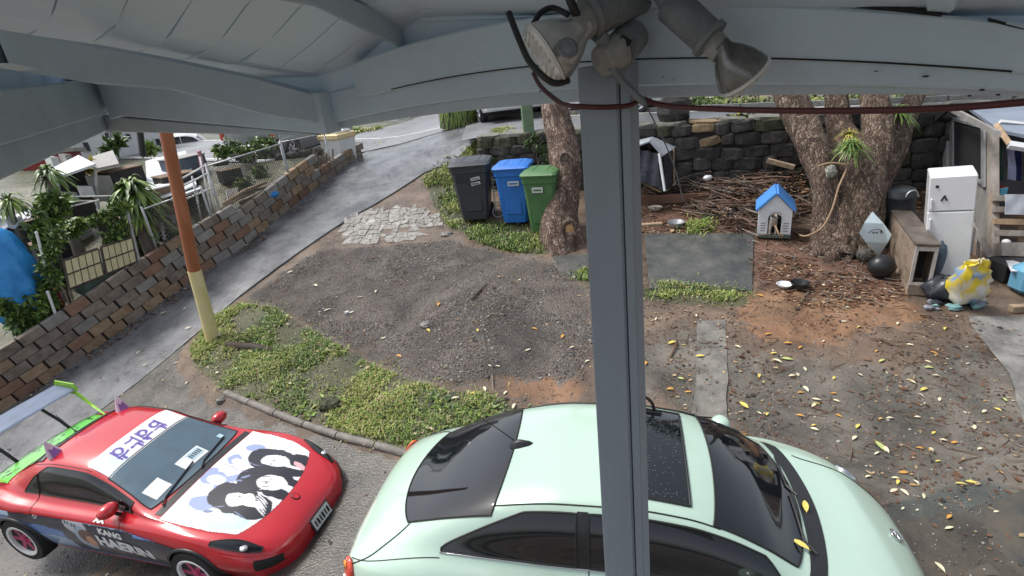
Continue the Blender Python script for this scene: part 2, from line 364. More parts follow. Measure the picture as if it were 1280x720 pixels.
def ground_mat():
    m = bpy.data.materials.new('yard_ground'); m.use_nodes = True; nt = m.node_tree; p = nt.nodes['Principled BSDF']; L = nt.links.new
    tc = _n(nt, 'ShaderNodeTexCoord'); V = tc.outputs['Object']
    def noise(s, d=6, r=.6, dist=0.):
        n = _n(nt, 'ShaderNodeTexNoise'); n.inputs['Scale'].default_value = s; n.inputs['Detail'].default_value = d; n.inputs['Roughness'].default_value = r; n.inputs['Distortion'].default_value = dist
        L(V, n.inputs['Vector']); return n.outputs[0]
    def ramp(f, a, b, pa=.3, pb=.7):
        c = _n(nt, 'ShaderNodeValToRGB'); c.color_ramp.elements[0].position = pa; c.color_ramp.elements[1].position = pb
        c.color_ramp.elements[0].color = (*a, 1); c.color_ramp.elements[1].color = (*b, 1); L(f, c.inputs[0]); return c.outputs[0]
    def mth(op, a, b=None, cl=False):
        n = _n(nt, 'ShaderNodeMath', operation=op, use_clamp=cl)
        for i, q in enumerate((a, b)):
            if q is None: continue
            if isinstance(q, (int, float)): n.inputs[i].default_value = q
            else: L(q, n.inputs[i])
        return n.outputs[0]
    def mix(f, a, b):
        n = _n(nt, 'ShaderNodeMix', data_type='RGBA'); L(f, n.inputs[0]); L(a, n.inputs[6]); L(b, n.inputs[7]); return n.outputs[2]
    va = _n(nt, 'ShaderNodeVertexColor', layer_name='zone_a'); vb = _n(nt, 'ShaderNodeVertexColor', layer_name='zone_b')
    sa = _n(nt, 'ShaderNodeSeparateColor'); L(va.outputs[0], sa.inputs[0]); sb = _n(nt, 'ShaderNodeSeparateColor'); L(vb.outputs[0], sb.inputs[0])
    nA = noise(1.7, 8, .68, .5); nB = noise(4.3, 8, .7); nC = noise(26, 6, .75); nD = noise(95, 4, .8)
    def th(c, k=1.1, n=nA, lo=.38, hi=.62):
        a = mth('ADD', c, mth('MULTIPLY', mth('SUBTRACT', n, .5), k))
        r = _n(nt, 'ShaderNodeMapRange', interpolation_type='SMOOTHSTEP'); r.inputs[1].default_value = lo; r.inputs[2].default_value = hi; L(a, r.inputs[0]); return r.outputs[0]
    dirt = mix(nC, ramp(nB, (.105, .074, .052), (.215, .152, .108)), ramp(nA, (.085, .060, .044), (.245, .180, .132)))
    vo = _n(nt, 'ShaderNodeTexVoronoi'); vo.inputs['Scale'].default_value = 55; L(V, vo.inputs['Vector'])
    vs = _n(nt, 'ShaderNodeSeparateColor'); L(vo.outputs['Color'], vs.inputs[0])
    grav = mix(nB, ramp(vs.outputs[0], (.062, .056, .051), (.25, .225, .205), .1, .95), ramp(nC, (.085, .068, .056), (.185, .155, .132)))
    red = ramp(nC, (.085, .042, .030), (.20, .115, .08)); mud = ramp(nA, (.17, .080, .040), (.31, .185, .105))
    cnc = mix(nB, ramp(nA, (.050, .058, .050), (.20, .195, .175), .36, .62), ramp(nC, (.10, .078, .06), (.20, .165, .13)))
    gr = ramp(nC, (.045, .055, .020), (.12, .115, .055))
    c = mix(th(sb.outputs[0], 1.9), dirt, cnc)
    c = mix(th(sa.outputs[1], 1.4), c, red); c = mix(th(sa.outputs[2], 1.8), c, mud); c = mix(th(sa.outputs[0], 2.4), c, grav)
    c = mix(th(sb.outputs[2], .8, nB), c, gr)
    spk = _n(nt, 'ShaderNodeMapRange'); spk.inputs[1].default_value = .66; spk.inputs[2].default_value = .74; L(nD, spk.inputs[0])
    one = _n(nt, 'ShaderNodeRGB'); one.outputs[0].default_value = (.30, .26, .21, 1)
    c = mix(mth('MULTIPLY', spk.outputs[0], .6), c, one.outputs[0])
    nE = noise(.75, 6, .62, 1.2); stn = ramp(nE, (.50, .50, .49), (1.12, 1.10, 1.08), .36, .60)
    sm = _n(nt, 'ShaderNodeMix', data_type='RGBA', blend_type='MULTIPLY'); sm.inputs[0].default_value = 1; L(c, sm.inputs[6]); L(stn, sm.inputs[7]); c = sm.outputs[2]
    wet = th(sb.outputs[1], .7, nA, .35, .5)
    dk = _n(nt, 'ShaderNodeMix', data_type='RGBA', blend_type='MULTIPLY'); L(wet, dk.inputs[0]); L(c, dk.inputs[6]); dk.inputs[7].default_value = (.46, .56, .60, 1)
    L(dk.outputs[2], p.inputs['Base Color'])
    rr = _n(nt, 'ShaderNodeMapRange'); rr.inputs[1].default_value = .35; rr.inputs[2].default_value = .65; rr.inputs[3].default_value = .17; rr.inputs[4].default_value = .58; L(nA, rr.inputs[0])
    L(mth('SUBTRACT', rr.outputs[0], mth('MULTIPLY', wet, .30), True), p.inputs['Roughness'])
    h = mth('ADD', mth('MULTIPLY', nC, .7), mth('ADD', mth('MULTIPLY', nD, .5), mth('MULTIPLY', mth('MULTIPLY', vo.outputs['Distance'], th(sa.outputs[0], .9)), -1.6)))
    b = _n(nt, 'ShaderNodeBump'); b.inputs['Distance'].default_value = .02; L(h, b.inputs['Height']); L(mth('SUBTRACT', .85, mth('MULTIPLY', wet, .6)), b.inputs['Strength']); L(b.outputs[0], p.inputs['Normal'])
    return m
gm.materials.append(ground_mat())

M_drive = pmat('wet_driveway_concrete', (.088, .094, .102), .18, scale=1.9, col2=(.215, .222, .232), bump=.7, bscale=55, world=True)
M_apron = pmat('dark_apron_concrete', (.042, .040, .036), .30, scale=2.2, col2=(.125, .112, .098), bump=.8, bscale=45, world=True)
M_pad = pmat('damp_pad_concrete', (.045, .052, .052), .26, scale=2.2, col2=(.125, .125, .115), bump=.7, bscale=40, world=True)
M_conc = pmat('pale_worn_concrete', (.10, .098, .09), .5, scale=3, col2=(.25, .245, .23), bump=.8, bscale=35, world=True)
M_road = pmat('road_asphalt', (.16, .165, .175), .38, scale=.8, col2=(.25, .255, .27), bump=.6, bscale=70, world=True)
M_line = pmat('road_paint', (.66, .66, .65), .5, var=.2, scale=8, world=True)
M_water = pmat('puddle_water', (.035, .045, .045), .06, scale=2.5, col2=(.10, .085, .065), world=True)
ruled('driveway', DRL, DRR, 150, 26, .014, M_drive, thick=.12, seed=5)
APA = gp([(240, 440), (250, 470), (289, 500), (420, 550), (537, 580)])+[(-.3, 4.3), (.4, 1.7)]
dq = np.array(DRR[0])-np.array(DRR[1]); ll = np.linalg.norm(dq); dq /= ll
APB = [np.array(DRR[1])+dq*t for t in (-.95, -.4, .4, 2, 3.5, 5, 6.3)]
APB = [p+np.array([.03, .01]) for p in APB]
ruled('parking_apron', APA, APB, 70, 40, .010, M_apron, seed=8)
ruled('concrete_pad', gp(PADA), gp(PADB), 40, 26, .012, M_pad, thick=.08, seed=15)
ruled('concrete_strip', gp([(872, 402), (866, 520)]), gp([(907, 400), (909, 524)]), 40, 8, .010, pmat('grey_worn_strip', (.10, .092, .08), .5, scale=4, col2=(.235, .222, .198), bump=.8, bscale=35, world=True), edge=.05, seed=21)
ruled('concrete_slab', gp([(1208, 396), (1262, 470), (1290, 560)]), gp([(1290, 396), (1300, 470), (1330, 560)]), 30, 14, .011, M_conc, edge=.06, seed=23)
ruled('concrete_gutter', gp([(690, 320), (745, 318)]), gp([(700, 345), (745, 345)]), 10, 8, .010, M_pad, edge=.05, seed=24)
def sheet_poly(name, pts, mat, dz=.004, n=10):
    c = np.mean(pts, axis=0); mb = MB(); P = np.array(pts+[pts[0]]); rim = line_w(P, 60); rows = []
    for k in range(n+1):
        t = k/n; q = c+(rim-c)*t; q = q+(rim-c)*(fbm(rim[:, 0], rim[:, 1], 4, 5)[:, None]-.5)*.35*t
        zz = T(q[:, 0], q[:, 1]).astype(float)*.35+float(T(*c))*.65+dz
        rows.append(np.c_[q, zz])
    mb.grid(rows); o = mb.build(name, mat, smooth=True); o['kind'] = 'structure'
for px in ([(1150, 655), (1200, 640), (1290, 610), (1300, 720), (1180, 725)],):
    sheet_poly('puddle', gp(px), M_water)

# ------------------------------------------------------------------ road, side street, verges
def UH(u, v): return march(ray(u, v), upper)
RF0, RF1 = UH(588, 152)[:2], UH(905, 138)[:2]
rd = (RF1-RF0)/np.linalg.norm(RF1-RF0); rn = np.array([rd[1], -rd[0]])     # towards the camera
def rpt(s, o): return RF0+rd*s+rn*o
def strip(name, s0, s1, o0, o1, dz, mat, n=60, m=6):
    rows = []
    for i in range(n):
        s = s0+(s1-s0)*i/(n-1); r_ = []
        oe = o1
        while oe > o0+.02 and ((rpt(s, oe)[0] > -.9 and rpt(s, oe)[1] < stone_line(rpt(s, oe)[0])+.45) or (-5.5 < rpt(s, oe)[0] <= -.9 and rpt(s, oe)[1] < 17.9)): oe -= .05
        for j in range(m):
            q = rpt(s, o0+(oe-o0)*j/(m-1)); r_.append((q[0], q[1], float(upper(q[0], q[1]))+dz))
        rows.append(r_)
    o = MB().grid(rows).build(name, mat, smooth=True); o['kind'] = 'structure'; return o
strip('road', -26, 30, 0, 4.6, .022, M_road)
strip('road_line', -26, 30, .12, .26, .027, M_line)
strip('road_line', -26, -1.0, 4.2, 4.34, .027, M_line)
sA, sB = UH(447, 166)[:2], UH(575, 152)[:2]
def street():
    a0 = rpt(-6.6, .1); b0 = rpt(-1.0, .1); rows = []
    for i in range(30):
        t = i/29*24; d = -rn*t+rd*(-.15*t); rows.append([tuple(a0*(1-k/6)+b0*k/6+d)+(float(upper(*(a0*(1-k/6)+b0*k/6+d)))+.017,) for k in range(7)])
    o = MB().grid(rows).build('side_street', M_road, smooth=True); o['kind'] = 'structure'
street()
M_kerb = pmat('kerb_concrete', (.24, .235, .22), .7, scale=8, bump=.6, bscale=40)
def kerb(s0, s1, o, hgt=.12):
    mb = MB(); n = max(2, int((s1-s0)/1.0))
    for i in range(n):
        a = rpt(s0+(s1-s0)*i/n+.01, o); b = rpt(s0+(s1-s0)*(i+1)/n-.01, o); c = (a+b)/2
        mb.box((c[0], c[1], float(upper(*c))+hgt/2-.02), (np.linalg.norm(b-a), .15, hgt+.08), math.atan2(rd[1], rd[0]))
    o = mb.build('kerb', M_kerb); o['kind'] = 'structure'
kerb(-.8, 30, -.1)

# ------------------------------------------------------------------ porch roof above the camera
M_paint = pmat('grey_white_paint', (.50, .61, .70), .55, var=.06, scale=2.5, bump=.35, bscale=60, world=True)
M_paint2 = pmat('grey_paint_weathered', (.44, .52, .58), .6, var=.09, scale=3, bump=.45, bscale=50, world=True)
M_paintlt = pmat('pale_blue_ceiling_paint', (.58, .715, .83), .5, var=.05, scale=1.5, bump=.2, bscale=50, world=True)
M_felt_shade = pmat('black_felt_and_painted_shade', (.012, .012, .013), .8, scale=12, bump=.6)  # also the black for the painted shade strips above the fascia
M_postp = pmat('slate_grey_post_paint', (.235, .28, .33), .5, var=.08, scale=3, bump=.25, bscale=60, stretch=(1, 1, .25), world=True)
BA = AD(440, 130, 2.35); BB = AD(1280, 110, 1.15)
bd = (BB-BA)[:2]/np.linalg.norm((BB-BA)[:2]); bn = np.array([bd[1], -bd[0]])          # bn: from the beam towards the camera
if bn @ (EYE-BA)[:2] < 0: bn = -bn
def BP(u, v, off=0., A=None, B=None):
    A = BA if A is None else A; B = BB if B is None else B
    d = (B-A)[:2]/np.linalg.norm((B-A)[:2]); n = np.array([d[1], -d[0]])
    if n @ (EYE-A)[:2] < 0: n = -n
    o = np.array([n[0], n[1], 0])*off; return VP(u, v, A+o, B+o), np.array([n[0], n[1], 0])
porch = thing('porch_roof', 'grey painted timber porch roof overhead with beams, rafters and boarded ceiling', 'porch roof', (0, 0, CAMH))
def board(name, top, bot, off, thick, mat, A=None, B=None, n=40, deg=2):
    tu = [p[0] for p in top]; bu = [p[0] for p in bot]
    us = np.linspace(max(tu[0], bu[0]), min(tu[-1], bu[-1]), n); ft = pch(tu, [p[1] for p in top]); fb = pch(bu, [p[1] for p in bot]); rows = []
    q0 = BP(us[0], ft(us[0]), off, A, B)[0]; pa_ = [BP(u, ft(u), off, A, B)[0] for u in us]; pb_ = [BP(u, fb(u), off, A, B)[0] for u in us]
    def sm(P):
        d_ = np.array([np.linalg.norm((p-q0)[:2]) for p in P]); k = np.polyfit(d_, [p[2] for p in P], deg); return np.polyval(k, d_)
    za, zb_ = sm(pa_), sm(pb_)
    for i_, u in enumerate(us):
        a, nn = BP(u, ft(u), off, A, B); b, _ = BP(u, fb(u), off, A, B); a[2] = za[i_]; b[2] = zb_[i_]
        b = np.array([a[0], a[1], b[2]]) if True else b
        q = nn*thick; e = .006
        dz = np.array([0, 0, e]); de = nn*e
        rows.append([a-q, a-de, a-dz, b+dz, b-de, b-q, a-q])
    if A is None and 'felt' not in name:
        xt = np.array([bd[0], bd[1], 0])*1.6; rows.append([p+xt for p in rows[-1]])
    if name in ('drip_board', 'fascia_board'): MB().tube([r_[1 if name == 'drip_board' else 3]+np.array([0, 0, .003 if name == 'drip_board' else -.002])+BP(us[0], 100, 0, A, B)[1]*.002 for r_ in rows[2:-2]], .0022, 4).build('open_joint', M_felt_shade, porch, world=True)
    o = MB().grid(rows).add([tuple(p) for p in rows[0][:6]], [(5, 4, 3, 2, 1, 0)]).add([tuple(p) for p in rows[-1][:6]], [(0, 1, 2, 3, 4, 5)]).build(name, mat, porch, smooth=True, world=True, sharp=25)
    return o
UT = [(437, 72), (500, 60), (560, 46), (640, 29), (760, 12), (860, 3), (960, 2), (1080, 9), (1180, 20), (1300, 41)]
UB = [(437, 118), (500, 110), (560, 101), (640, 89), (720, 80), (860, 74), (1000, 71), (1160, 82), (1300, 101)]
LB = [(345, 163), (395, 155), (470, 144), (560, 131), (640, 121), (700, 113), (860, 102), (1000, 101), (1160, 111), (1300, 127)]
SB = [(345, 168), (395, 166), (470, 158), (560, 146), (640, 136), (700, 129), (850, 114), (1000, 113), (1150, 121), (1300, 133)]
board('fascia_board', UT, UB, .0, .045, M_paint)
board('beam', [(350, 118), (395, 120), (437, 116)]+[(u, v-6) for u, v in UB[1:]], LB, -.022, .11, M_paint)
board('drip_board', [(u, v-5) for u, v in LB], SB, -.045, .06, M_paint2)
LA, LBp = AD(395, 150, 2.44), AD(128, 150, 3.05)
board('beam', [(118, 96), (250, 112), (396, 112)], [(118, 142), (210, 155), (300, 164), (396, 162)], 0, .1, M_paint, LA, LBp, 16, 1)
board('drip_board', [(122, 140), (210, 153), (300, 162), (396, 160)], [(122, 166), (210, 166.5), (300, 169), (396, 168)], -.03, .05, M_paint2, LA, LBp, 16, 1)
L2A = AD(133, 150, 3.04); L2B = AD(-60, 230, 1.75)
board('beam', [(-60, 120), (40, 108), (134, 96)], [(-60, 204), (0, 178), (60, 158), (134, 143)], .0, .1, M_paint2, L2A, L2B, 16, 1)
board('drip_board', [(-60, 202), (0, 176), (60, 156), (134, 141)], [(-60, 252), (0, 222), (60, 195), (100, 175), (134, 165)], -.03, .05, M_paint2, L2A, L2B, 16, 1)
def rafter(top, bot, deps, thick, mat, name='rafter'):
    rows = []
    for (a, b, d) in zip(top, bot, deps):
        P = AD(*a, d); Q = AD(*b, d); Q = np.array([P[0], P[1], Q[2]]); n = F_*thick; n[2] = 0; e = np.array([0, 0, .008])
        rows.append([P+n, P, Q+e, Q+n*.1, Q+n, P+n])
    MB().grid(rows).add([tuple(p) for p in rows[-1][:5]], [(0, 1, 2, 3, 4)]).build(name, mat, porch, world=True)
rafter([(-60, 32), (0, 42), (100, 56), (200, 74), (320, 99), (392, 119)], [(-60, 80), (0, 90), (100, 107), (160, 118), (320, 147), (392, 157)], [1.2, 1.35, 1.6, 1.85, 2.2, 2.4], .12, M_paint)
rafter([(270, -70), (385, -18), (440, 0), (500, 22)], [(270, -14), (330, 12), (400, 38), (474, 66)], [1.3, 1.6, 1.8, 2.1], .10, M_paint2)
rafter([(1205, -40), (1200, -8), (1186, -4)], [(1262, -20), (1232, 8), (1195, 22)], [.95, 1.12, 1.24], .09, M_paintlt)
# ceiling: two gently sloping planes meeting along a hip, boarded
def plane(a, b, c):
    n = np.cross(b-a, c-a); return lambda x, y: a[2]-(n[0]*(x-a[0])+n[1]*(y-a[1]))/n[2]
ptA, _ = BP(640, 26, -.05); ptB, _ = BP(1280, 36, -.05)
plL = plane(AD(400, 96, 2.45), AD(130, 104, 3.05), AD(0, -10, 1.15))
plR = plane(ptA+np.array([0, 0, .02]), ptB+np.array([0, 0, .03]), np.array([ptA[0]+bn[0], ptA[1]+bn[1], ptA[2]+.30]))
def ceil(x, y):
    q = (np.asarray(x)-LA[0])*bd[0]+(np.asarray(y)-LA[1])*bd[1]; w_ = ss((q-.0)/.7); return plL(x, y)*(1-w_)+plR(x, y)*w_
inA = np.array([bn[0], bn[1]])*-.02
outl = [tuple(L2B[:2]+(L2B-L2A)[:2]*1.2), tuple(L2A[:2]), tuple(LA[:2]), tuple(BA[:2]+bd*.1-bn*.03), tuple(BB[:2]+bd*1.5-bn*.03), (2.6, -1.8), (-2.4, -1.8)]
pa, pb = AD(235, 0, 1.45), AD(180, 38, 1.6); cd = (pb-pa)[:2]/np.linalg.norm((pb-pa)[:2]); ce = np.array([-cd[1], cd[0]])
cx_, cy_ = .3, .3
outl = [(cx_+(x-cx_)*1.14, cy_+(y-cy_)*1.14) for x, y in outl]
def ceiling():
    o0 = pa[:2]; dk = MB()
    for k in range(-34, 34):
        for t0 in (0,):
            a = k*.15+.002; b = (k+1)*.15-.002; ts = np.linspace(-5, 5, 140); ins = []
            for t in ts:
                q0 = o0+ce*a+cd*t; q1 = o0+ce*b+cd*t
                ins.append(bool(pip(q0[0], q0[1], outl) and pip(q1[0], q1[1], outl)))
            run = [i for i, f in enumerate(ins) if f]
            if len(run) < 3: continue
            rows = []
            for i in range(run[0], run[-1]+1, 3):
                q0 = o0+ce*a+cd*ts[i]; q1 = o0+ce*b+cd*ts[i]; z0, z1 = float(ceil(*q0)), float(ceil(*q1)); j = 0
                rows.append([(q0[0], q0[1], z0+.02), (q0[0], q0[1], z0+j), (q1[0], q1[1], z1+j), (q1[0], q1[1], z1+.02)])
            if len(rows) > 1: dk.grid([[(r_[0][0]-ce[0]*.003, r_[0][1]-ce[1]*.003, r_[0][2]+.03), (r_[3][0]+ce[0]*.003, r_[3][1]+ce[1]*.003, r_[3][2]+.03)] for r_ in rows])
            if len(rows) > 1: MB().grid(rows).build('ceiling_board', M_paintlt, porch, world=True)
    dk.build('roof_deck', M_felt_shade, porch, world=True)
ceiling()
for k in range(3):
    board('soffit_board', [(350, -90+k*60), (1300, -90+k*60-40)], [(350, -22+k*60), (1300, -22+k*60-40)], -.06-.004*k, .02, M_paintlt, deg=1)
    board('soffit_board', [(110, -60+k*62), (455, -60+k*62)], [(110, 8+k*62), (455, 8+k*62)], -.07-.004*k, .02, M_paintlt, LA, LBp, 8, 1)
    board('soffit_board', [(-60, -40+k*62), (138, -60+k*62)], [(-60, 28+k*62), (138, 8+k*62)], -.07-.004*k, .02, M_paintlt, L2A, L2B, 8, 1)
board('soffit_board', [(350, 86), (640, 50), (1300, 40)], [(350, 125), (640, 80), (1300, 70)], -.075, .02, M_paintlt, deg=1)
board('shadow_gap_felt', [(860, -2), (960, -3), (1080, 3), (1178, 13)], [(860, 3.5), (960, 3), (1080, 10), (1178, 22)], .002, .03, M_felt_shade)  # black strips painted as the dark unlit gap under the roof
board('shadow_gap_felt', [(1236, 22), (1262, 29), (1300, 37)], [(1236, 28), (1262, 35), (1300, 44)], .002, .03, M_felt_shade)  # second black strip painted as the dark unlit gap

# post
pt = AD(752, 82, 1.56); pb_ = AD(780, 740, 2.14); ground_z = -.25
dirp = (pb_-pt)/(pb_[2]-pt[2]); base = pt+dirp*(ground_z-pt[2]); topp = pt
post = thing('porch_post', 'tall square slate grey timber post mid view holding up the roof beam', 'post', base)
ya = math.atan2(bd[1], bd[0]); ex = np.array([math.cos(ya+.10), math.sin(ya+.10), 0]); ey = np.array([-ex[1], ex[0], 0])
def quad(c, hx, hy, ch=.006):
    return [c+ex*sx+ey*sy for sx, sy in ((-hx+ch, -hy), (hx-ch, -hy), (hx, -hy+ch), (hx, hy-ch), (hx-ch, hy), (-hx+ch, hy), (-hx, hy-ch), (-hx, -hy+ch))]
mb = MB(); rows = [quad(base+(topp-base)*t, .0605, .040)+[quad(base+(topp-base)*t, .0605, .040)[0]] for t in np.linspace(0, 1, 12)]
mb.grid(rows).build('post_core', M_postp, post, world=True)
mb = MB(); o1 = base+ex*.080; o2 = topp+ex*.080
rows = []
for t in np.linspace(0, 1, 12):
    c = o1+(o2-o1)*t; qd = quad(c, .0150, .037, .003); rows.append(qd+[qd[0]])
mb.grid(rows).build('edge_trim', M_postp, post, world=True)

# ------------------------------------------------------------------ floodlights and their cables
M_sock = pmat('beige_porcelain_socket', (.265, .275, .265), .45, scale=20, bump=.3)
M_house = pmat('grey_cast_lamp_housing', (.115, .135, .15), .55, scale=14, bump=.5, col2=(.20, .225, .24))
M_refl = pmat('silvered_bulb_glass', (.33, .345, .345), .16, metal=.5, scale=8, col2=(.56, .57, .56))
M_dirtbulb = pmat('smoked_bulb_glass', (.05, .05, .05), .22, metal=.4, scale=8, col2=(.24, .24, .235))
M_lens = pmat('ribbed_lens_glass', (.55, .56, .55), .12, scale=10, col2=(.8, .8, .78))
M_black = pmat('black_rubber', (.014, .014, .015), .5, scale=30)
M_redc = pmat('dark_red_cable_sheath', (.085, .018, .020), .45, scale=10)
def frame(c, ax, side=None):
    z = Vector(ax).normalized(); x = Vector(side or F_).cross(z).normalized(); y = z.cross(x)
    return Matrix(((x[0], y[0], z[0], c[0]), (x[1], y[1], z[1], c[1]), (x[2], y[2], z[2], c[2]), (0, 0, 0, 1)))
def iv(a, b, c=0.): return RI*a+UP*b+F_*c      # screen-right, screen-up, away
def bulb(name, parent, c, ax, s, mat, lens, ribs):
    M = frame(c, ax)
    o = MB().lathe([(.016*s, -.062*s), (.020*s, -.04*s), (.034*s, -.022*s), (.050*s, .0), (.059*s, .02*s), (.062*s, .032*s)], 32, M).build(name, mat, parent, smooth=True, world=True, sharp=60)
    mb = MB().lathe([(.062*s, .032*s), (.064*s, .034*s), (.064*s, .039*s), (.060*s, .041*s), (.045*s, .046*s), (.02*s, .049*s), (.001, .05*s)], 32, M)
    l_ = mb.build('bulb_lens', lens, o, smooth=True, world=False); 
    return o
fl = thing('floodlight', 'grey twin socket floodlight with one silver bulb, above the top of the post', 'floodlight', AD(765, 20, 1.45))
D1 = 1.42
def S(u, v, d): return AD(u, v, d)
def bar(a, b, r, mat, name, parent, n=16, r2=None, rings=None):
    a = np.array(a); b = np.array(b); pts = [a+(b-a)*t for t in (0, .04, .96, 1)]; rr = [r*.9, r, r2 or r, (r2 or r)*.92]
    return MB().tube(pts, rr, n).build(name, mat, parent, smooth=True, world=True, sharp=50)
bar(S(800, -8, D1+.06), S(738, 22, D1), .052, M_house, 'housing', fl)
bar(S(741, 20, D1-.002), S(735, 23, D1-.004), .058, M_house, 'housing_rim', fl)
bar(S(738, 22, D1), S(716, 42, D1-.03), .043, M_sock, 'socket', fl, r2=.036)
bar(S(792, 42, D1+.09), S(772, 66, D1+.06), .048, M_house, 'housing', fl)
MB().box((0, 0, 0), (.03, .012, .02), M=frame(S(781, 52, D1+.012), iv(.4, .6, .1))).build('cable_hole', M_black, fl, world=True)
bar(S(774, 63, D1+.05), S(752, 78, D1+.03), .046, M_sock, 'socket', fl, r2=.042)
bar(S(748, 44, D1+.0), S(764, 62, D1+.04), .02, M_house, 'bracket', fl)
def bulb_part(parent, c, ax, s, mat, lens):
    M = frame(c, ax)
    b = MB().lathe([(.016*s, -.062*s), (.022*s, -.045*s), (.036*s, -.028*s), (.050*s, -.005*s), (.059*s, .018*s), (.062*s, .032*s)], 32, M).build('bulb', mat, parent, smooth=True, world=True, sharp=60)
    me = MB().lathe([(.061*s, .0325*s), (.0655*s, .034*s), (.0655*s, .040*s), (.060*s, .043*s), (.045*s, .050*s), (.02*s, .054*s), (.001, .055*s)], 32, M)
    Mi = parent.matrix_basis.inverted(); me.v = [tuple(Mi @ Vector(p)) for p in me.v]
    me.build('lens', lens, b, smooth=True, sharp=40)
    mm = MB()
    for k in range(9):
        a = (k-4)*.013*s; h = math.sqrt(max(0, (.058*s)**2-a*a)); mm.tube([M @ Vector((a, -h, .047*s)), M @ Vector((a, 0, .054*s)), M @ Vector((a, h, .047*s))], .0022*s, 5)
    mm.v = [tuple(Mi @ Vector(p)) for p in mm.v]; mm.build('lens_rib', lens, b)
    return b
b1 = bulb_part(fl, S(702, 55, D1-.02), iv(-.80, -.55, .10), 1.36, M_refl, M_lens)
mm = MB(); Mq = frame(S(709, 61, D1-.11), iv(.1, .1, -1)); mm.lathe([(.022, 0), (.026, .004), (.021, .006), (.016, .003), (.010, .005), (.001, .004)], 20, Mq)
mm.v = [tuple(fl.matrix_basis.inverted() @ Vector(p)) for p in mm.v]; mm.build('base_mark', M_house, b1, smooth=True)
fl2 = thing('floodlight', 'single dusty floodlight bulb on a grey socket arm under the beam, right of the post', 'floodlight', AD(850, 10, 1.4))
D2 = 1.32
bar(S(826, -14, D2+.05), S(840, 8, D2+.03), .028, M_house, 'knuckle', fl2)
bar(S(838, 4, D2+.03), S(886, 48, D2), .044, M_house, 'housing', fl2, r2=.042)
bar(S(884, 46, D2), S(889, 50.5, D2-.002), .049, M_house, 'housing_rim', fl2)
bar(S(888, 50, D2), S(904, 66, D2-.01), .030, M_sock, 'socket', fl2)
bulb_part(fl2, S(919, 80, D2-.01), iv(.66, -.62, .30), 1.02, M_dirtbulb, M_lens)
def cable(name, label, pts, r, mat, cat='cable', group=None):
    P = [Vector(AD(*p)) for p in pts]; out = []
    for i in range(len(P)-1):
        p0, p1, p2, p3 = P[max(i-1, 0)], P[i], P[i+1], P[min(i+2, len(P)-1)]
        for k in range(6):
            t = k/6; out.append(.5*((2*p1)+(p2-p0)*t+(2*p0-5*p1+4*p2-p3)*t*t+(3*p1-p0-3*p2+p3)*t**3))
    out.append(P[-1]); o = MB().tube(out, r, 8).build(name, mat, smooth=True); tag(o, label, cat, group); return o
cable('lamp_cable', 'black cable drooping in a long loop behind the silver bulb', [(636, 16, 1.4), (650, 52, 1.38), (664, 80, 1.37), (690, 103, 1.36), (710, 101, 1.4)], .0085, M_black)
cable('lamp_cable', 'short black cable arching over the top of the silver bulb', [(667, 30, 1.46), (676, 16, 1.46), (692, 10, 1.46), (712, 20, 1.45)], .008, M_black)
cable('lamp_cable', 'straight black cable dropping into the beige socket from the roof', [(708, -12, 1.36), (716, 8, 1.36), (723, 24, 1.38)], .011, M_black)
cable('lamp_cable', 'thick grey cable running down past the post head from the lower socket', [(764, 84, 1.44), (780, 104, 1.46), (797, 121, 1.47), (806, 129, 1.48)], .010, M_house)
cable('power_cable', 'dark red power cable wrapped round the post and strung along under the beam', [(667, 92, 1.80), (676, 108, 1.72), (698, 127, 1.60), (712, 132, 1.52), (722, 133, 1.49), (752, 134, 1.485), (785, 132, 1.50), (803, 124, 1.50), (815, 128, 1.46), (850, 134, 1.38), (960, 138, 1.25), (1100, 138, 1.12), (1200, 134, 1.06), (1300, 126, 1.0)], .0072, M_redc)
cable('hanging_wire', 'thin grey wire hanging loose from the red cable beside the post', [(804, 126, 1.56), (818, 152, 1.6), (836, 190, 1.7), (847, 222, 1.8), (854, 252, 1.9)], .0022, M_house, 'wire')

rs = np.random.default_rng(5)
mb = MB()
for u, v, l, a in ((744, 168, .022, 1.3), (750, 169, .012, 1.5), (757, 166, .03, 1.5), (755, 210, .016, 1.4), (759, 213, .014, 1.4), (763, 214, .012, 1.2), (752, 330, .02, 1.6), (768, 455, .018, 1.5), (748, 120, .02, 1.5)):
    t_ = (v-95)/645; dpt_ = 1.56+t_*.58-.046; mb.box((0, 0, 0), (l, .0035, .003), M=frame(AD(u, v, dpt_), -F_) @ Matrix.Rotation(a+rs.normal(0, .2), 4, 'Z'))
o = mb.build('scuff_mark', M_felt_shade, post, world=True)
mb = MB()
for k in range(12):
    u = rs.uniform(400, 1270); v0 = np.interp(u, [p[0] for p in LB], [p[1] for p in LB]); v = v0+rs.normal(-4, 7); P, nn = BP(u, v, -.016); s_ = rs.uniform(.0012, .0035); mb.box(P, (s_*rs.uniform(1, 4), .006, s_), ya)
mb.build('paint_chip', M_felt_shade, porch, world=True)

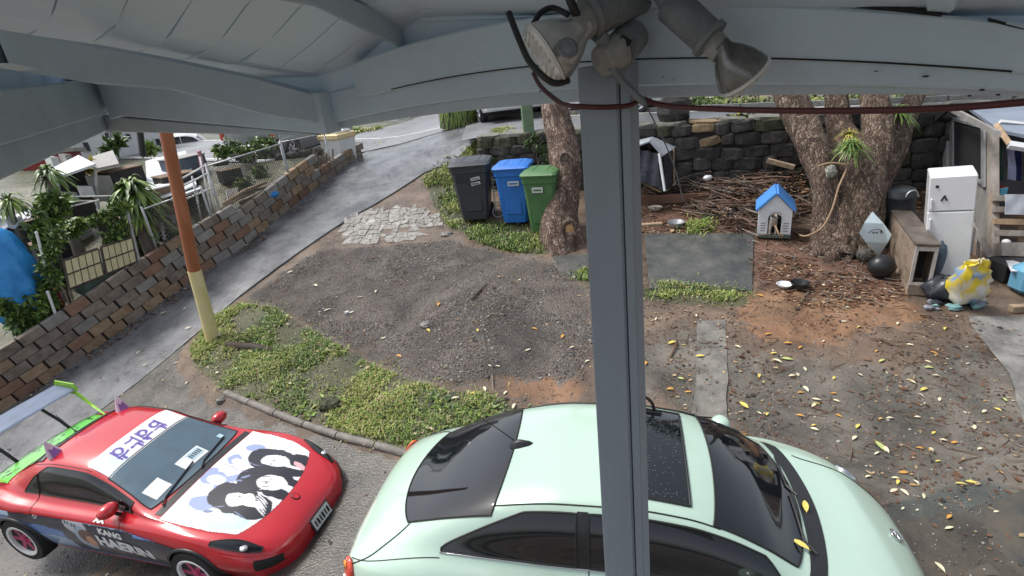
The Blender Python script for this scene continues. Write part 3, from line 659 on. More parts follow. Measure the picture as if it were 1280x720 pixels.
# ------------------------------------------------------------------ block wall along the driveway
M_blk = [pmat('block_brown', (.135, .108, .086), .75, scale=4, bump=1.2, bscale=26, rv=.10, col2=(.29, .24, .195)),
         pmat('block_tan', (.24, .155, .092), .75, scale=6, bump=.8, bscale=45, rv=.15, col2=(.36, .26, .17)),
         pmat('block_grey', (.21, .20, .185), .75, scale=6, bump=.8, bscale=45, rv=.15, col2=(.31, .29, .265)),
         pmat('block_rust', (.19, .105, .07), .75, scale=6, bump=.8, bscale=45, rv=.15, col2=(.26, .16, .11))]
M_mort = pmat('dark_mortar', (.030, .027, .024), .9, scale=20, bump=.5, world=True)
def along(P, s):
    d = np.r_[0, np.cumsum(np.hypot(*np.diff(P, axis=0).T))]
    return np.array([np.interp(s, d, P[:, 0]), np.interp(s, d, P[:, 1])]), d[-1]
bw = thing('block_wall', 'low brown and tan concrete block wall stepping up beside the sloping driveway', 'wall', (LW[0][0], LW[0][1], 0))
blk_me = []
for m in M_blk:
    o = MB().box((0, 0, 0), (.384, .15, .184), ch=.008).build('block', m); blk_me.append(o.data); bpy.data.objects.remove(o)
LWX = np.vstack([LW, G(450, 196)[:2]-np.array([.0, 0])]); _, LTOT = along(LWX, 0)
def wall_rows(s):  # courses at distance s, stepping like the photo
    return 5 if s < LTOT*.60 else (4 if s < LTOT*.80 else 2)
core = MB(); s = 0.; n = 0
while s < LTOT-.2:
    p, _ = along(LWX, s+.2); p2, _ = along(LWX, s+.4); p1, _ = along(LWX, s); e = (p2-p1)/np.linalg.norm(p2-p1); ang = math.atan2(e[1], e[0])
    z1, z2 = float(T0(*p1)), float(T0(*p2)); tilt = math.atan2(z2-z1, .4); z = (z1+z2)/2; nn = np.array([-e[1], e[0]])
    nr = wall_rows(s)
    c3 = p+nn*.02
    core.box((p[0]+nn[0]*.02, p[1]+nn[1]*.02, z+nr*.1-.05), (.42, .12, nr*.2+.02), ang, 0, -tilt)
    for r_ in range(nr):
        off = .2 if r_ % 2 else 0.; q, _ = along(LWX, min(LTOT, s+.2+off)); zz = z+(z2-z1)*(off/.4)+.09+.2*r_
        lo = r_ <= 1
        k = rng.choice([0, 1, 2, 3], p=[.50, .26, .06, .18] if lo else ([.70, .02, .20, .08] if s < LTOT*.5 else [.42, .06, .40, .12]))
        o = bpy.data.objects.new('block', blk_me[k]); C.objects.link(o); o.parent = bw
        M = Matrix.Translation((q[0]+rng.normal(0, .004), q[1]+rng.normal(0, .004), zz)) @ Matrix.Rotation(ang, 4, 'Z') @ Matrix.Rotation(-tilt, 4, 'Y') @ Matrix.Rotation(rng.normal(0, .008), 4, 'X')
        o.matrix_basis = bw.matrix_basis.inverted() @ M; n += 1
    s += .4
core.build('mortar_core', M_mort, bw, world=True)

# ------------------------------------------------------------------ foliage helpers
M_leafA = pmat('leaf_green', (.055, .115, .025), .42, scale=3, col2=(.13, .22, .045), rv=.1, thr=(.3, .7))
M_leafB = pmat('leaf_bright', (.13, .22, .04), .42, scale=3, col2=(.25, .34, .075), thr=(.3, .7))
M_leafD = pmat('leaf_dark', (.03, .06, .022), .45, scale=3, col2=(.075, .12, .04), thr=(.3, .7))
M_leafY = pmat('leaf_yellow', (.42, .38, .05), .45, scale=5, col2=(.60, .52, .08))
M_bark = pmat('grey_bark', (.14, .115, .09), .85, scale=9, bump=1, bscale=25, col2=(.27, .23, .19), stretch=(1, 1, .3))
def leaves(mb, pts, size, rr, asp=.45, droop=.2, out=None):
    """flat folded leaves (two triangles each side of a midrib) at the given points"""
    for p in pts:
        s = size*rr.uniform(.6, 1.3); d = Vector((rr.normal(), rr.normal(), rr.normal()-droop))
        if out is not None: d = d*.6+Vector(p)-Vector(out)
        d = d.normalized(); x = d.cross(Vector((rr.normal(), rr.normal(), 1))).normalized(); up = x.cross(d)
        a = Vector(p); b = a+d*s*.5+x*s*asp*.5+up*s*.06; c = a+d*s-up*s*.1; e = a+d*s*.5-x*s*asp*.5+up*s*.06; mid = a+d*s*.5
        mb.add([a, b, c, e, mid], [(0, 1, 4), (1, 2, 4), (0, 4, 3), (4, 2, 3)])
def cloud(clumps, n, rr):
    out = []
    for i in range(n):
        c, r = clumps[rr.integers(len(clumps))]; d = rr.normal(size=3); d /= np.linalg.norm(d); q = rr.random()**.45
        out.append(np.array(c)+d*np.array(r)*q)
    return out
def bush(name, label, cat, base, clumps, n, size, mats=None, group=None, stems=3, seed=1):
    rr = np.random.default_rng(seed); t = thing(name, label, cat, base, 0, group); pts = cloud(clumps, n, rr); mats = mats or [M_leafA, M_leafB, M_leafD]
    mb = MB()
    for q in pts: mb.cur = int(rr.choice(len(mats), p=[.5, .3, .2][:len(mats)] if len(mats) == 3 else None)); leaves(mb, [q], size, rr)
    mb.build('foliage', mats, t, world=True)
    mb = MB()
    for k in range(stems):
        c, r = clumps[k % len(clumps)]; b = np.array(base)+np.array([rr.normal()*.06, rr.normal()*.06, 0]); mb.tube([b, (b+np.array(c))/2+rr.normal(size=3)*.05, c], [.018, .013, .006], 5)
    mb.build('stem', M_bark, t, world=True); return t
def px_clumps(L, off, k=1.0):
    """(u, v, radius in px) discs of foliage at a given distance behind the block wall"""
    o = []
    for u, v, r_ in L:
        P = LWV(u, v, off); z = (P-EYE)@F_; q = r_*z/FPX; o.append((P, (q, q*k, q)))
    return o
def dracaena(label, base, crown, nleaf, L, seed, heads=None, tr=.07):
    rr = np.random.default_rng(seed); t = thing('dracaena_tree', label, 'tree', base, 0, 'strappy leaved trees in the neighbour yard')
    b = Vector(base); c = Vector(crown); path = [b+(c-b)*q+Vector((math.sin(q*5+seed)*.03, math.cos(q*4)*.03, 0)) for q in np.linspace(0, 1, 9)]
    MB().tube(path, [tr*(1.45-.7*q) for q in np.linspace(0, 1, 9)], 9).build('trunk', M_bark, t, smooth=True, world=True)
    mbs = MB()
    for hd in (heads or [crown]):
        for k in range(nleaf):
            a = rr.uniform(0, 2*math.pi); el = rr.uniform(-.25, 1.35); l = L*rr.uniform(.75, 1.15); o = Vector(hd)+Vector((0, 0, rr.uniform(-.28, .12)*L*1.2))
            d = Vector((math.cos(a)*math.cos(el), math.sin(a)*math.cos(el), math.sin(el))); sd_ = Vector((-math.sin(a), math.cos(a), 0)); w_ = L*.075; pts = []
            for i in range(6):
                q = i/5; p = o+d*l*q+Vector((0, 0, -l*.85*q*q)); ww = w_*(math.sin(math.pi*min(1, .12+q*.88))**.7+.02); pts.append((p-sd_*ww, p-Vector((0, 0, ww*.4)), p+sd_*ww))
            mbs.cur = int(rr.choice([0, 1, 2], p=[.35, .5, .15])); mbs.grid(pts)
    mbs.build('crown', [M_leafA, M_leafB, M_leafD], t, smooth=True, world=True); return t
def onN(u, v, off):
    P = LWV(u, v, off); return np.array([P[0], P[1], float(T(P[0], P[1]))])
P = LWV(163, 232, .55); dracaena('bushy strappy leaved tree with bright green drooping crown behind the block wall by the pole', onN(183, 306, .45), P, 120, .55, 3, [P, P+np.array([.05, 0, -.22]), P+np.array([.05, .0, -.45])], .085)
P = LWV(60, 214, 1.6); dracaena('small dark crowned strappy tree rising behind the vine arch', onN(74, 262, 1.5), P, 70, .42, 5, None, .09)
P = LWV(12, 250, 1.0); dracaena('low strappy leaved tree at the left edge of the photo above the white tarp', onN(16, 300, 1.0), P, 60, .40, 6, None, .06)
bush('climbing_vine', 'bright green vine arching over the yellow fence panels', 'vine', onN(72, 350, .12), px_clumps([(70, 345, 11), (62, 318, 12), (70, 296, 13), (84, 284, 11), (100, 279, 7), (116, 276, 6), (130, 272, 8), (143, 268, 13), (148, 284, 12), (140, 298, 9), (150, 258, 9), (57, 335, 8), (92, 290, 6)], .12, .6), 1500, .13, seed=11)
bush('shrub', 'tall leafy shrub between the blue bundle and the vine arch', 'shrub', onN(62, 330, .7), px_clumps([(58, 300, 14), (55, 275, 16), (68, 262, 12), (45, 288, 9), (75, 250, 9), (60, 252, 9)], .7, .8), 900, .17, seed=12)
bush('shrub', 'spreading green bush hanging over the block wall below the blue bundle', 'shrub', onN(30, 392, .35), px_clumps([(15, 390, 13), (38, 378, 14), (55, 362, 13), (70, 350, 8), (40, 398, 14), (22, 405, 12), (60, 378, 10), (6, 382, 8)], .3, .7), 1500, .15, [M_leafA, M_leafB, M_leafD], seed=13)
bush('shrub', 'green bank of broad leaved shrubs under the parked truck', 'shrub', onN(315, 196, 1.9), px_clumps([(305, 188, 10), (322, 182, 11), (338, 180, 9), (290, 184, 9), (276, 190, 7), (330, 190, 7)], 1.9, .8), 700, .16, seed=14)
bush('shrub', 'small bright yellow croton bush beside the lean-to roof', 'shrub', onN(110, 226, 4.0), px_clumps([(108, 209, 6), (103, 212, 4), (113, 206, 4)], 4., .8), 160, .20, [M_leafY], seed=15, stems=1)
bush('shrub', 'lime yellow shrub in front of the white house', 'shrub', onN(186, 200, 7.5), px_clumps([(186, 183, 5), (183, 187, 4), (190, 186, 3)], 7.5, .8), 140, .25, [M_leafB], seed=16, stems=1)
bush('shrub', 'dark green bush against the pale house at the far left', 'shrub', onN(140, 205, 8), px_clumps([(140, 183, 7), (133, 190, 6), (148, 178, 5)], 8, .8), 220, .28, [M_leafD, M_leafA], seed=17, stems=1)

# ------------------------------------------------------------------ fences on the wall
M_galv = pmat('galvanised_steel', (.36, .37, .38), .42, metal=.5, scale=9, col2=(.52, .53, .54))
M_white = pmat('white_paint', (.72, .73, .72), .5, var=.06, scale=5, bump=.2)
M_wire = pmat('rusty_chain_wire', (.13, .12, .11), .6, metal=.2, scale=9)
M_yel = pmat('pale_yellow_tile', (.55, .50, .29), .6, scale=6, col2=(.66, .61, .38), rv=.08, bump=.3)
M_dkwood = pmat('dark_weathered_timber', (.05, .04, .032), .75, scale=5, bump=.7, bscale=30, col2=(.12, .095, .075), stretch=(1, 1, .3))
def panel(label, c):   # c: px corners tl, tr, br, bl
    P = [LWV(u, v, .02) for u, v in c]; t = thing('yellow_fence', label, 'fence', (P[3]+P[2])/2, 0, 'yellow fence panels on the block wall')
    def bl(a, b): return (P[0]*(1-a)+P[1]*a)*(1-b)+(P[3]*(1-a)+P[2]*a)*b
    e = P[1]-P[0]; nn = np.cross(e, [0, 0, 1]); nn = nn/np.linalg.norm(nn)
    if nn @ (EYE-P[0]) < 0: nn = -nn
    mb = MB()
    for j in range(2):
        for i in range(5):
            a0, a1, b0, b1 = (i+.07)/5, (i+.93)/5, (j+.06)/2, (j+.94)/2; q = [bl(a0, b1), bl(a1, b1), bl(a1, b0), bl(a0, b0)]
            MB().hexa([p-nn*.02 for p in q], [p+nn*.025 for p in q]).build('tile', M_yel, t, world=True)
    q = [bl(0, 1), bl(1, 1), bl(1, 0), bl(0, 0)]; mb.hexa([p-nn*.03 for p in q], [p-nn*.018 for p in q])
    for a, b in (((0, 0), (1, 0)), ((0, .5), (1, .5)), ((0, 1), (1, 1)), ((0, 0), (0, 1)), ((1, 0), (1, 1))):
        mb.tube([bl(*a)+nn*.005, bl(*b)+nn*.005], .028, 4)
    mb.build('frame', M_dkwood, t, world=True)
panel('pale yellow fence panel in a dark frame next to the vine', [(79, 326), (122, 311), (129, 344), (86, 361)])
panel('pale yellow fence panel in a dark frame beside the dracaena trunk', [(126, 309), (164, 297), (170, 327), (133, 342)])
def fpost(label, a, b, r, mat, off=.02, name='fence_post', group=None, cat='fence post'):
    A = LWV(*a, off); B = LWV(*b, off); B = np.array([A[0]+(B-A)[0], A[1]+(B-A)[1], B[2]])
    t = thing(name, label, cat, B, 0, group); MB().tube([B, A], r, 10).build('shaft', mat, t, smooth=True, world=True, sharp=50)
    MB().lathe([(r*1.15, 0), (r*1.15, .02), (r*.6, .04)], 10, Matrix.Translation(A)).build('cap', mat, t, world=True); return t
fpost('slim white post standing in the shrubs by the red drum', (46, 292), (57, 335), .022, M_white, .1, group='slim posts along the block wall')
fpost('slim white post behind the bush on the block wall', (60, 366), (75, 408), .024, M_white, .05, group='slim posts along the block wall')
fpost('grey metal post between the yellow panel and the dracaena', (160, 268), (174, 326), .03, M_galv, group='slim posts along the block wall')
fpost('short white post beside the orange pole under the sheet roof', (197, 256), (206, 300), .028, M_white, .5, group='slim posts along the block wall')
def chainlink(label, tl, tr, br, bl_, off=.03):
    P = [LWV(*q, off) for q in (tl, tr, br, bl_)]; t = thing('chain_link_fence', label, 'fence', (P[3]+P[2])/2, 0, 'chain link fence on the block wall')
    P[3] = np.array([P[0][0], P[0][1], P[3][2]]); P[2] = np.array([P[1][0], P[1][1], P[2][2]])
    L = np.linalg.norm((P[1]-P[0])[:2]); H = np.mean([P[0][2]-P[3][2], P[1][2]-P[2][2]]); mb = MB(); st = .075
    def q(a, h): return (P[3]+(P[2]-P[3])*a/L)*(1-h/H)+(P[0]+(P[1]-P[0])*a/L)*(h/H)
    for sg in (1, -1):
        x = -H
        while x < L+H:
            pts = []
            for h in np.linspace(0, H, 5):
                a = x+sg*h if sg > 0 else x+H-h
                if 0 <= a <= L: pts.append(q(a, h))
            if len(pts) > 1: mb.tube([pts[0], pts[-1]], .0055, 3, cap=False)
            x += st
    mb.build('wire_mesh', M_wire, t, world=True)
    MB().tube([P[0], P[1]], .018, 8).build('top_rail', M_galv, t, world=True, smooth=True)
    for k in (0, 1): MB().tube([P[3-k]-np.array([0, 0, .2]), P[k]+np.array([0, 0, .06])], .024, 8).build('post', M_galv, t, world=True, smooth=True)
    return t
chainlink('chain link fence panel right of the orange pole, sagging beside the timber poles', (258, 208), (350, 180), (352, 242), (275, 282))
chainlink('chain link fence panel at the top of the driveway by the white bin', (351, 178), (405, 167), (408, 224), (356, 240))
chainlink('chain link fence panel between the dracaena trunk and the orange pole', (178, 262), (252, 236), (262, 286), (190, 318))
g_ = thing('pipe_gate', 'white pipe railed gate tilted behind the orange pole', 'gate', onN(256, 282, .3))
for a, b in (((226, 224), (258, 206)), ((228, 233), (259, 217)), ((230, 250), (262, 236)), ((250, 196), (268, 282)), ((257, 205), (272, 281)), ((240, 220), (252, 276))):
    MB().tube([LWV(*a, .3), LWV(*b, .3)], .020, 8).build('pipe', M_white, g_, smooth=True, world=True)
tp = thing('utility_pole', 'leaning rust orange pole with a yellow painted foot beside the grass island', 'pole', G(268, 429))
M_orange = pmat('orange_primer_paint', (.30, .095, .038), .6, scale=6, bump=.6, bscale=30, col2=(.42, .16, .075), stretch=(1, 1, .25))
M_yelp = pmat('cream_yellow_paint', (.62, .52, .22), .6, scale=5, bump=.5, bscale=30, col2=(.74, .66, .38), stretch=(1, 1, .4))
B0 = G(268, 429); dpt = (B0-EYE)@F_
def polept(u, v, dd=0): return VP(u, v, B0, B0+np.array([1., -.1, 0]))
pa_ = polept(243, 338); pt_ = polept(206, 158); pt_ = pt_+(pt_-pa_)*.25
MB().tube([B0-np.array([0, 0, .1]), B0+np.array([0, 0, .05]), B0*.5+pa_*.5, pa_], [.125, .118, .112, .108], 14).build('painted_foot', M_yelp, tp, smooth=True, world=True, sharp=60)
MB().tube([pa_-(pa_-pt_)*.0, (pa_+pt_)/2, pt_], [.104, .098, .092], 14).build('shaft', M_orange, tp, smooth=True, world=True, sharp=60)

# ------------------------------------------------------------------ neighbour's clutter
M_blue = pmat('bright_blue_tarp', (.02, .22, .62), .38, scale=4, bump=1, bscale=9, col2=(.05, .36, .80))
M_wtarp = pmat('white_tarp', (.68, .69, .72), .45, scale=5, bump=.9, bscale=8, var=.12)
M_redp = pmat('dull_red_paint', (.25, .018, .025), .45, scale=8, col2=(.34, .04, .045))
def bundle(name, label, cat, P, r, mat, seed, folds=9, flat=0.1):
    t = thing(name, label, cat, P); rr = random.Random(seed); rows = []
    for i in range(17):
        a = math.pi*i/16; row = []
        for k in range(37):
            b = 2*math.pi*k/36; q = 1+.07*math.sin(folds*b+2*math.sin(3*a))+.05*math.sin(17*b+seed)*math.sin(a)+.10*mnoise.noise(Vector((3*math.cos(b), 3*math.sin(b), 4*a+seed))); h = math.cos(a)
            row.append((r[0]*q*math.sin(a)**.8*math.cos(b), r[1]*q*math.sin(a)**.8*math.sin(b), r[2]*(1+h*(1.05 if h > 0 else 1))))
        rows.append(row)
    MB().grid(rows).build('cover', mat, t, smooth=True); return t
P = onN(12, 352, .7); hb = HGT(P, 284)/2.05; bundle('tarp_bundle', 'bright blue tarp tied over a tall bundle at the left edge of the photo', 'bundle', P, (.50, .45, hb), M_blue, 3)
P2 = LWV(14, 284, 1.0)
def sheetq(name, label, cat, corners, thick, mat, sag=0., seed=1, parent=None, wav=.0):
    """a sheet of cloth, board or metal through four world corners"""
    a, b, c, d = [np.array(p, float) for p in corners]; n = np.cross(b-a, d-a); n /= np.linalg.norm(n); t = parent or thing(name, label, cat, (c+d)/2); rows1 = []; rr = np.random.default_rng(seed)
    for i in range(13):
        r_ = []
        for j in range(13):
            s_, q = i/12, j/12; p = (a*(1-s_)+b*s_)*(1-q)+(d*(1-s_)+c*s_)*q; p = p-np.array([0, 0, sag*math.sin(math.pi*s_)*math.sin(math.pi*q)])+n*wav*math.sin(s_*19+q*5+seed); r_.append(p)
        rows1.append(r_)
    top = MB().grid(rows1); bot = [[p-n*thick for p in r_] for r_ in rows1]; top.grid([r_[::-1] for r_ in bot])
    e1 = [r_[0] for r_ in rows1]; e2_ = [r_[-1] for r_ in rows1]
    for A_, B_ in ((rows1[0], bot[0]), (rows1[-1], bot[-1]), (e1, [r_[0] for r_ in bot]), (e2_, [r_[-1] for r_ in bot])): top.grid([A_, B_])
    top.build('sheet' if parent is None else name, mat, t, world=True, smooth=True, sharp=40); return t
def LQ(pts, offs): return [LWV(u, v, o) for (u, v), o in zip(pts, offs)]
sheetq('tarpaulin', 'crumpled white tarpaulin draped above the blue bundle', 'tarp', LQ([(-12, 276), (26, 268), (32, 281), (-10, 292)], [1.5, 1.5, .9, .9]), .03, M_wtarp, -.1, 3, None, .03)
sheetq('tarpaulin', 'small white sheet slung beside the shrub above the bundle', 'tarp', LQ([(18, 272), (38, 264), (40, 272), (14, 286)], [2.0, 2.0, 1.4, 1.4]), .03, M_wtarp, -.06, 5, None, .02)
P = onN(44, 345, .75); t = thing('drum', 'dark red drum with a round white label beside the blue bundle', 'drum', P)
MB().lathe([(.20, 0), (.235, .04), (.235, .20), (.245, .21), (.235, .23), (.235, .46), (.20, .52), (.06, .54), (.05, .60)], 24).build('body', M_redp, t, smooth=True, sharp=40)
q = LWV(47, 327, .45); dd = (EYE-(P+np.array([0, 0, .32]))); dd[2] = 0; dd /= np.linalg.norm(dd)
MB().lathe([(.105, 0), (.105, .004)], 24, frame(P+np.array([0, 0, .30])+dd*.237, dd, (0, 0, 1))).build('round_label', M_white, t, world=True)
# lean-to roofs and walls in the neighbour yard
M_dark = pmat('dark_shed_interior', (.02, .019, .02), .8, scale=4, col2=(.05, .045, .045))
M_greyw = pmat('grey_beige_wall', (.30, .29, .27), .7, scale=4, bump=.3, var=.1)
M_whitew = pmat('white_house_wall', (.70, .70, .69), .6, scale=3, bump=.2, var=.06)
M_glassd = pmat('dark_window_glass', (.03, .035, .045), .06, scale=3)
M_roofw = pmat('white_sheet_roof', (.66, .68, .70), .42, scale=3, bump=.3, var=.08)
M_roofb = pmat('brown_roof', (.17, .075, .05), .7, scale=6, bump=.6, var=.2)
def boxpx(mb, u0, v0, u1, v1, off, deep, mat=None):
    """a block whose near face spans the given rectangle of sight lines, standing off metres behind the wall"""
    a, b, c, d = LWV(u0, v1, off), LWV(u1, v1, off), LWV(u1, v0, off), LWV(u0, v0, off)
    b = np.array([b[0], b[1], b[2]]); c[0:2] = b[0:2]; d[0:2] = a[0:2]
    e = (b-a); n = np.array([-e[1], e[0], 0]); n = n/np.linalg.norm(n)*deep
    if n @ (EYE-a) > 0: n = -n
    mb.hexa([a, b, b+n, a+n], [d, c, c+n, d+n]); return a, b, c, d, n
def wallbox(parent, name, mat, *a):
    mb = MB(); r_ = boxpx(mb, *a); mb.build(name, mat, parent, world=True); return r_
t = thing('lean_to', 'dark open lean-to with a white edged roof and grey end panel across the wall', 'shed', onN(110, 262, 2.6))
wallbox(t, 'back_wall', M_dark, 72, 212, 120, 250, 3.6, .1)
wallbox(t, 'side_panel', M_greyw, 120, 217, 150, 252, 2.6, .08)
sheetq('roof', None, None, LQ([(64, 214), (100, 196), (121, 207), (68, 226)], [4.2, 4.2, 2.4, 2.4]), .05, M_roofw, 0, 1, t)
sheetq('roof', None, None, LQ([(116, 198), (142, 190), (150, 207), (118, 214)], [4.6, 4.6, 2.5, 2.5]), .05, M_greyw, 0, 1, t)
for u in (71, 119): MB().tube([LWV(u, 212, 2.5), LWV(u+4, 262, 2.5)], .035, 6).build('post', M_galv, t, world=True)
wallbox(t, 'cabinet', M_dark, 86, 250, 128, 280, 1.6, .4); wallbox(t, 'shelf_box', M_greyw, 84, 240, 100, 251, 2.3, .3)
wallbox(t, 'white_box', M_white, 106, 232, 120, 246, 2.4, .3)
for a, b in (((84, 259), (124, 250)), ((84, 246), (144, 245))): MB().tube([LWV(*a, 1.4), LWV(*b, 1.4)], .016, 6).build('pipe', M_white, t, world=True)
t = thing('water_tank', 'squat grey green tank under the vine arch', 'tank', onN(112, 310, .5))
MB().box((0, 0, .28), (.95, .5, .56), rz=math.atan2(*(LW[2]-LW[1])[::-1]), ch=.09).build('body', pmat('grey_green_plastic', (.13, .19, .16), .5, scale=6), t)
MB().lathe([(.10, .56), (.10, .60), (.08, .61)], 16).build('lid', M_black, t)
t = thing('sheet_roof_shelter', 'shelter roofed with a big bright white sheet behind the orange pole', 'shelter', onN(215, 262, 1.6))
sheetq('roof', None, None, LQ([(182, 203), (232, 190), (246, 232), (186, 256)], [4.2, 4.2, 1.5, 1.5]), .04, M_roofw, .05, 1, t, .004)
sheetq('roof', None, None, LQ([(222, 236), (248, 230), (252, 238), (214, 252)], [2.6, 2.6, 1.1, 1.1]), .04, M_roofw, 0, 1, t)
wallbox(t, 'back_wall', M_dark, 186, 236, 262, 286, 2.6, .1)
for u in (190, 246): MB().tube([LWV(u, 240, 1.6), LWV(u+6, 290, 1.6)], .03, 6).build('post', M_galv, t, world=True)
wallbox(t, 'crate', M_roofb, 196, 272, 216, 298, 1.0, .5); wallbox(t, 'crate', M_greyw, 220, 268, 240, 290, 1.4, .4)
# far houses
def house(label, u0, v0, u1, v1, off, deep, wallm, wins, roofpx=None):
    t = thing('house', label, 'house', onN((u0+u1)/2, v1, off)); a, b, c, d, n = wallbox(t, 'wall', wallm, u0, v0, u1, v1, off, deep)
    for (x0, y0, x1, y1) in wins:
        wf = MB(); boxpx(wf, x0, y0, x1, y1, off-.05, .10); f = wf.build('window', M_white, t, world=True)
        mb = MB(); e = .18*(x1-x0); boxpx(mb, x0+e, y0+e*.6, x1-e, y1-e*.6, off-.08, .06); mb.v = [tuple(t.matrix_basis.inverted() @ Vector(p)) for p in mb.v]; mb.build('pane', M_glassd, f)
    up = np.array([0, 0, .9]); e = (b-a)/np.linalg.norm(b-a)*.3; m1, m2 = d+n*.5+up, c+n*.5+up; q = n/np.linalg.norm(n)*.35
    mb = MB(); lo = [d-e-q, c+e-q, c+e+n+q, d-e+n+q]; 
    mb.add(lo+[m1-e, m2+e], [(0, 1, 5, 4), (2, 3, 4, 5), (0, 4, 3), (1, 2, 5), (3, 2, 1, 0)]); mb.build('roof', M_roofb, t, world=True); return t
house('two storey white house with blue edged windows far across the neighbour yard', 100, 140, 150, 205, 13, 5, M_whitew, [(106, 176, 116, 190), (132, 165, 139, 173), (146, 163, 152, 171)])
house('long white house with a dark eave line farther along behind the black pole', 150, 140, 216, 196, 14, 5, M_whitew, [(158, 166, 166, 174), (196, 172, 204, 184)])
t = thing('red_shed', 'small red walled shed beside the white house at far left', 'shed', onN(100, 205, 9)); wallbox(t, 'wall', M_redp, 95, 188, 107, 206, 9, 1.5); wallbox(t, 'roof', M_greyw, 93, 184, 109, 189, 8.8, 1.9)
t = thing('stacked_materials', 'jumble of pale boxes and boards piled at the far left under the eave', 'pile', onN(82, 216, 6))
for k, (u0, v0, u1, v1) in enumerate([(70, 195, 80, 214), (80, 204, 95, 212), (86, 192, 94, 206), (62, 206, 74, 216)]): wallbox(t, 'box', [M_white, M_wtarp, M_greyw, M_white][k], u0, v0, u1, v1, 6+.3*k, .6)
fpost('black pole standing in front of the long white house', (174, 158), (179, 196), .09, M_black, 6, 'utility_pole', None, 'pole')
fpost('faded pink pole leaning beside the pipe gate', (249, 190), (254, 214), .05, pmat('faded_pink_paint', (.48, .22, .27), .6, scale=8), 1.8, 'marker_pole', None, 'pole')
# poles of timber on the wall, boards and stakes
M_log = pmat('bare_branch_wood', (.24, .17, .11), .8, scale=7, bump=.7, col2=(.40, .30, .20), stretch=(1, 1, .3))
for k, (a, b, r_) in enumerate([((276, 262), (318, 240), .05), ((280, 256), (332, 228), .06), ((286, 252), (340, 232), .05), ((300, 254), (346, 236), .045)]):
    A, B = LWV(*a, .06+.05*k), LWV(*b, .1+.05*k); mid = (A+B)/2+np.array([0, 0, .05])
    tag(MB().tube([A, mid, B], [r_, r_*.9, r_*.6], 8).build('timber_pole', M_log, smooth=True), ['lowest peeled timber pole lying on the wall behind the chain link', 'second lowest timber pole of the four on the wall', 'second highest timber pole of the four on the wall', 'topmost timber pole of the four on the wall, nearest the blue cloth'][k], 'pole', 'timber poles lying on the wall')
sheetq('board', 'pale warped board leaning on the wall beside the blue cloth', 'board', LQ([(346, 226), (396, 208), (398, 214), (346, 246)], [.3, .3, .12, .08]), .02, M_wtarp, 0, 2)
sheetq('board', 'white board standing in the chain link fence by the poles', 'board', LQ([(282, 238), (296, 234), (298, 250), (285, 258)], [.35, .35, .3, .3]), .02, M_white, 0, 2)
P = LWV(334, 243, .1); bundle('cloth_heap', 'small heap of bright blue cloth on the wall by the fence post', 'cloth', P-np.array([0, 0, .1]), (.26, .14, .09), M_blue, 5)
t = thing('stake_bundle', 'bundle of grey wooden stakes leaning at the end of the wall', 'stakes', G(402, 224))
for k in range(7):
    b = G(396+k*3.2, 226-k*1.2); MB().tube([b, LWV(392+k*4.0, 186+(k % 3)*5, -.02)], .028, 6).build('stake', M_bark, t, world=True)
B = G(428, 203); hgt = HGT(B, 172); t = thing('storage_bin', 'tall white plastic bin with a cream yellow lid at the top of the driveway', 'bin', B, R(-28))
mb = MB(); w0, w1 = .30, .36
mb.hexa([(-w0, -w0, 0), (w0, -w0, 0), (w0, w0, 0), (-w0, w0, 0)], [(-w1, -w1, hgt), (w1, -w1, hgt), (w1, w1, hgt), (-w1, w1, hgt)]); mb.build('body', M_white, t)
MB().box((0, 0, hgt+.06), (w1*2+.1, w1*2+.1, .16), ch=.03).build('lid', pmat('cream_plastic', (.66, .48, .22), .5, scale=5, col2=(.76, .62, .38)), t)
MB().box((0, 0, hgt+.17), (w1*1.7, w1*1.7, .07), ch=.02).build('lid_tray', M_white, t)
tag(MB().blob((0, 0, 0), (.10, .10, .12), 8, 10, .03, 3).build('ball', M_white, smooth=True), 'small white ball shaped object resting on the cream lid', 'ball').location = Vector(B+np.array([.25, .0, hgt+.33]))
# low stone wall behind the fence and the vehicles beyond
M_lava = pmat('dark_lava_stone', (.024, .023, .021), .75, scale=6, bump=1.4, bscale=22, rv=.35, col2=(.078, .072, .064))
M_moss = pmat('mossy_stone', (.030, .036, .018), .85, scale=6, bump=1.4, bscale=22, rv=.3, col2=(.09, .09, .055))
M_tanst = pmat('broken_tan_stone', (.24, .16, .085), .8, scale=6, bump=.8, rv=.3, col2=(.40, .30, .18))
t = thing('garden_wall', 'low dark stone wall behind the chain link fence under the parked truck', 'wall', onN(370, 222, 1.4))
for r_ in range(3):
    u = 344.
    while u < 412:
        wd = rng.uniform(9, 15); v0 = 192-(u-344)*.16+r_*9; a, b = LWV(u, v0, 1.4), LWV(min(u+wd-1, 414), v0+8.6, 1.4); c = (a+b)/2; s = np.abs(b-a)
        MB().blob(c, (np.linalg.norm((b-a)[:2])*.56, .16, .125), 6, 8, .12, int(u*7+r_)).build('stone', M_lava, t, world=True); u += wd

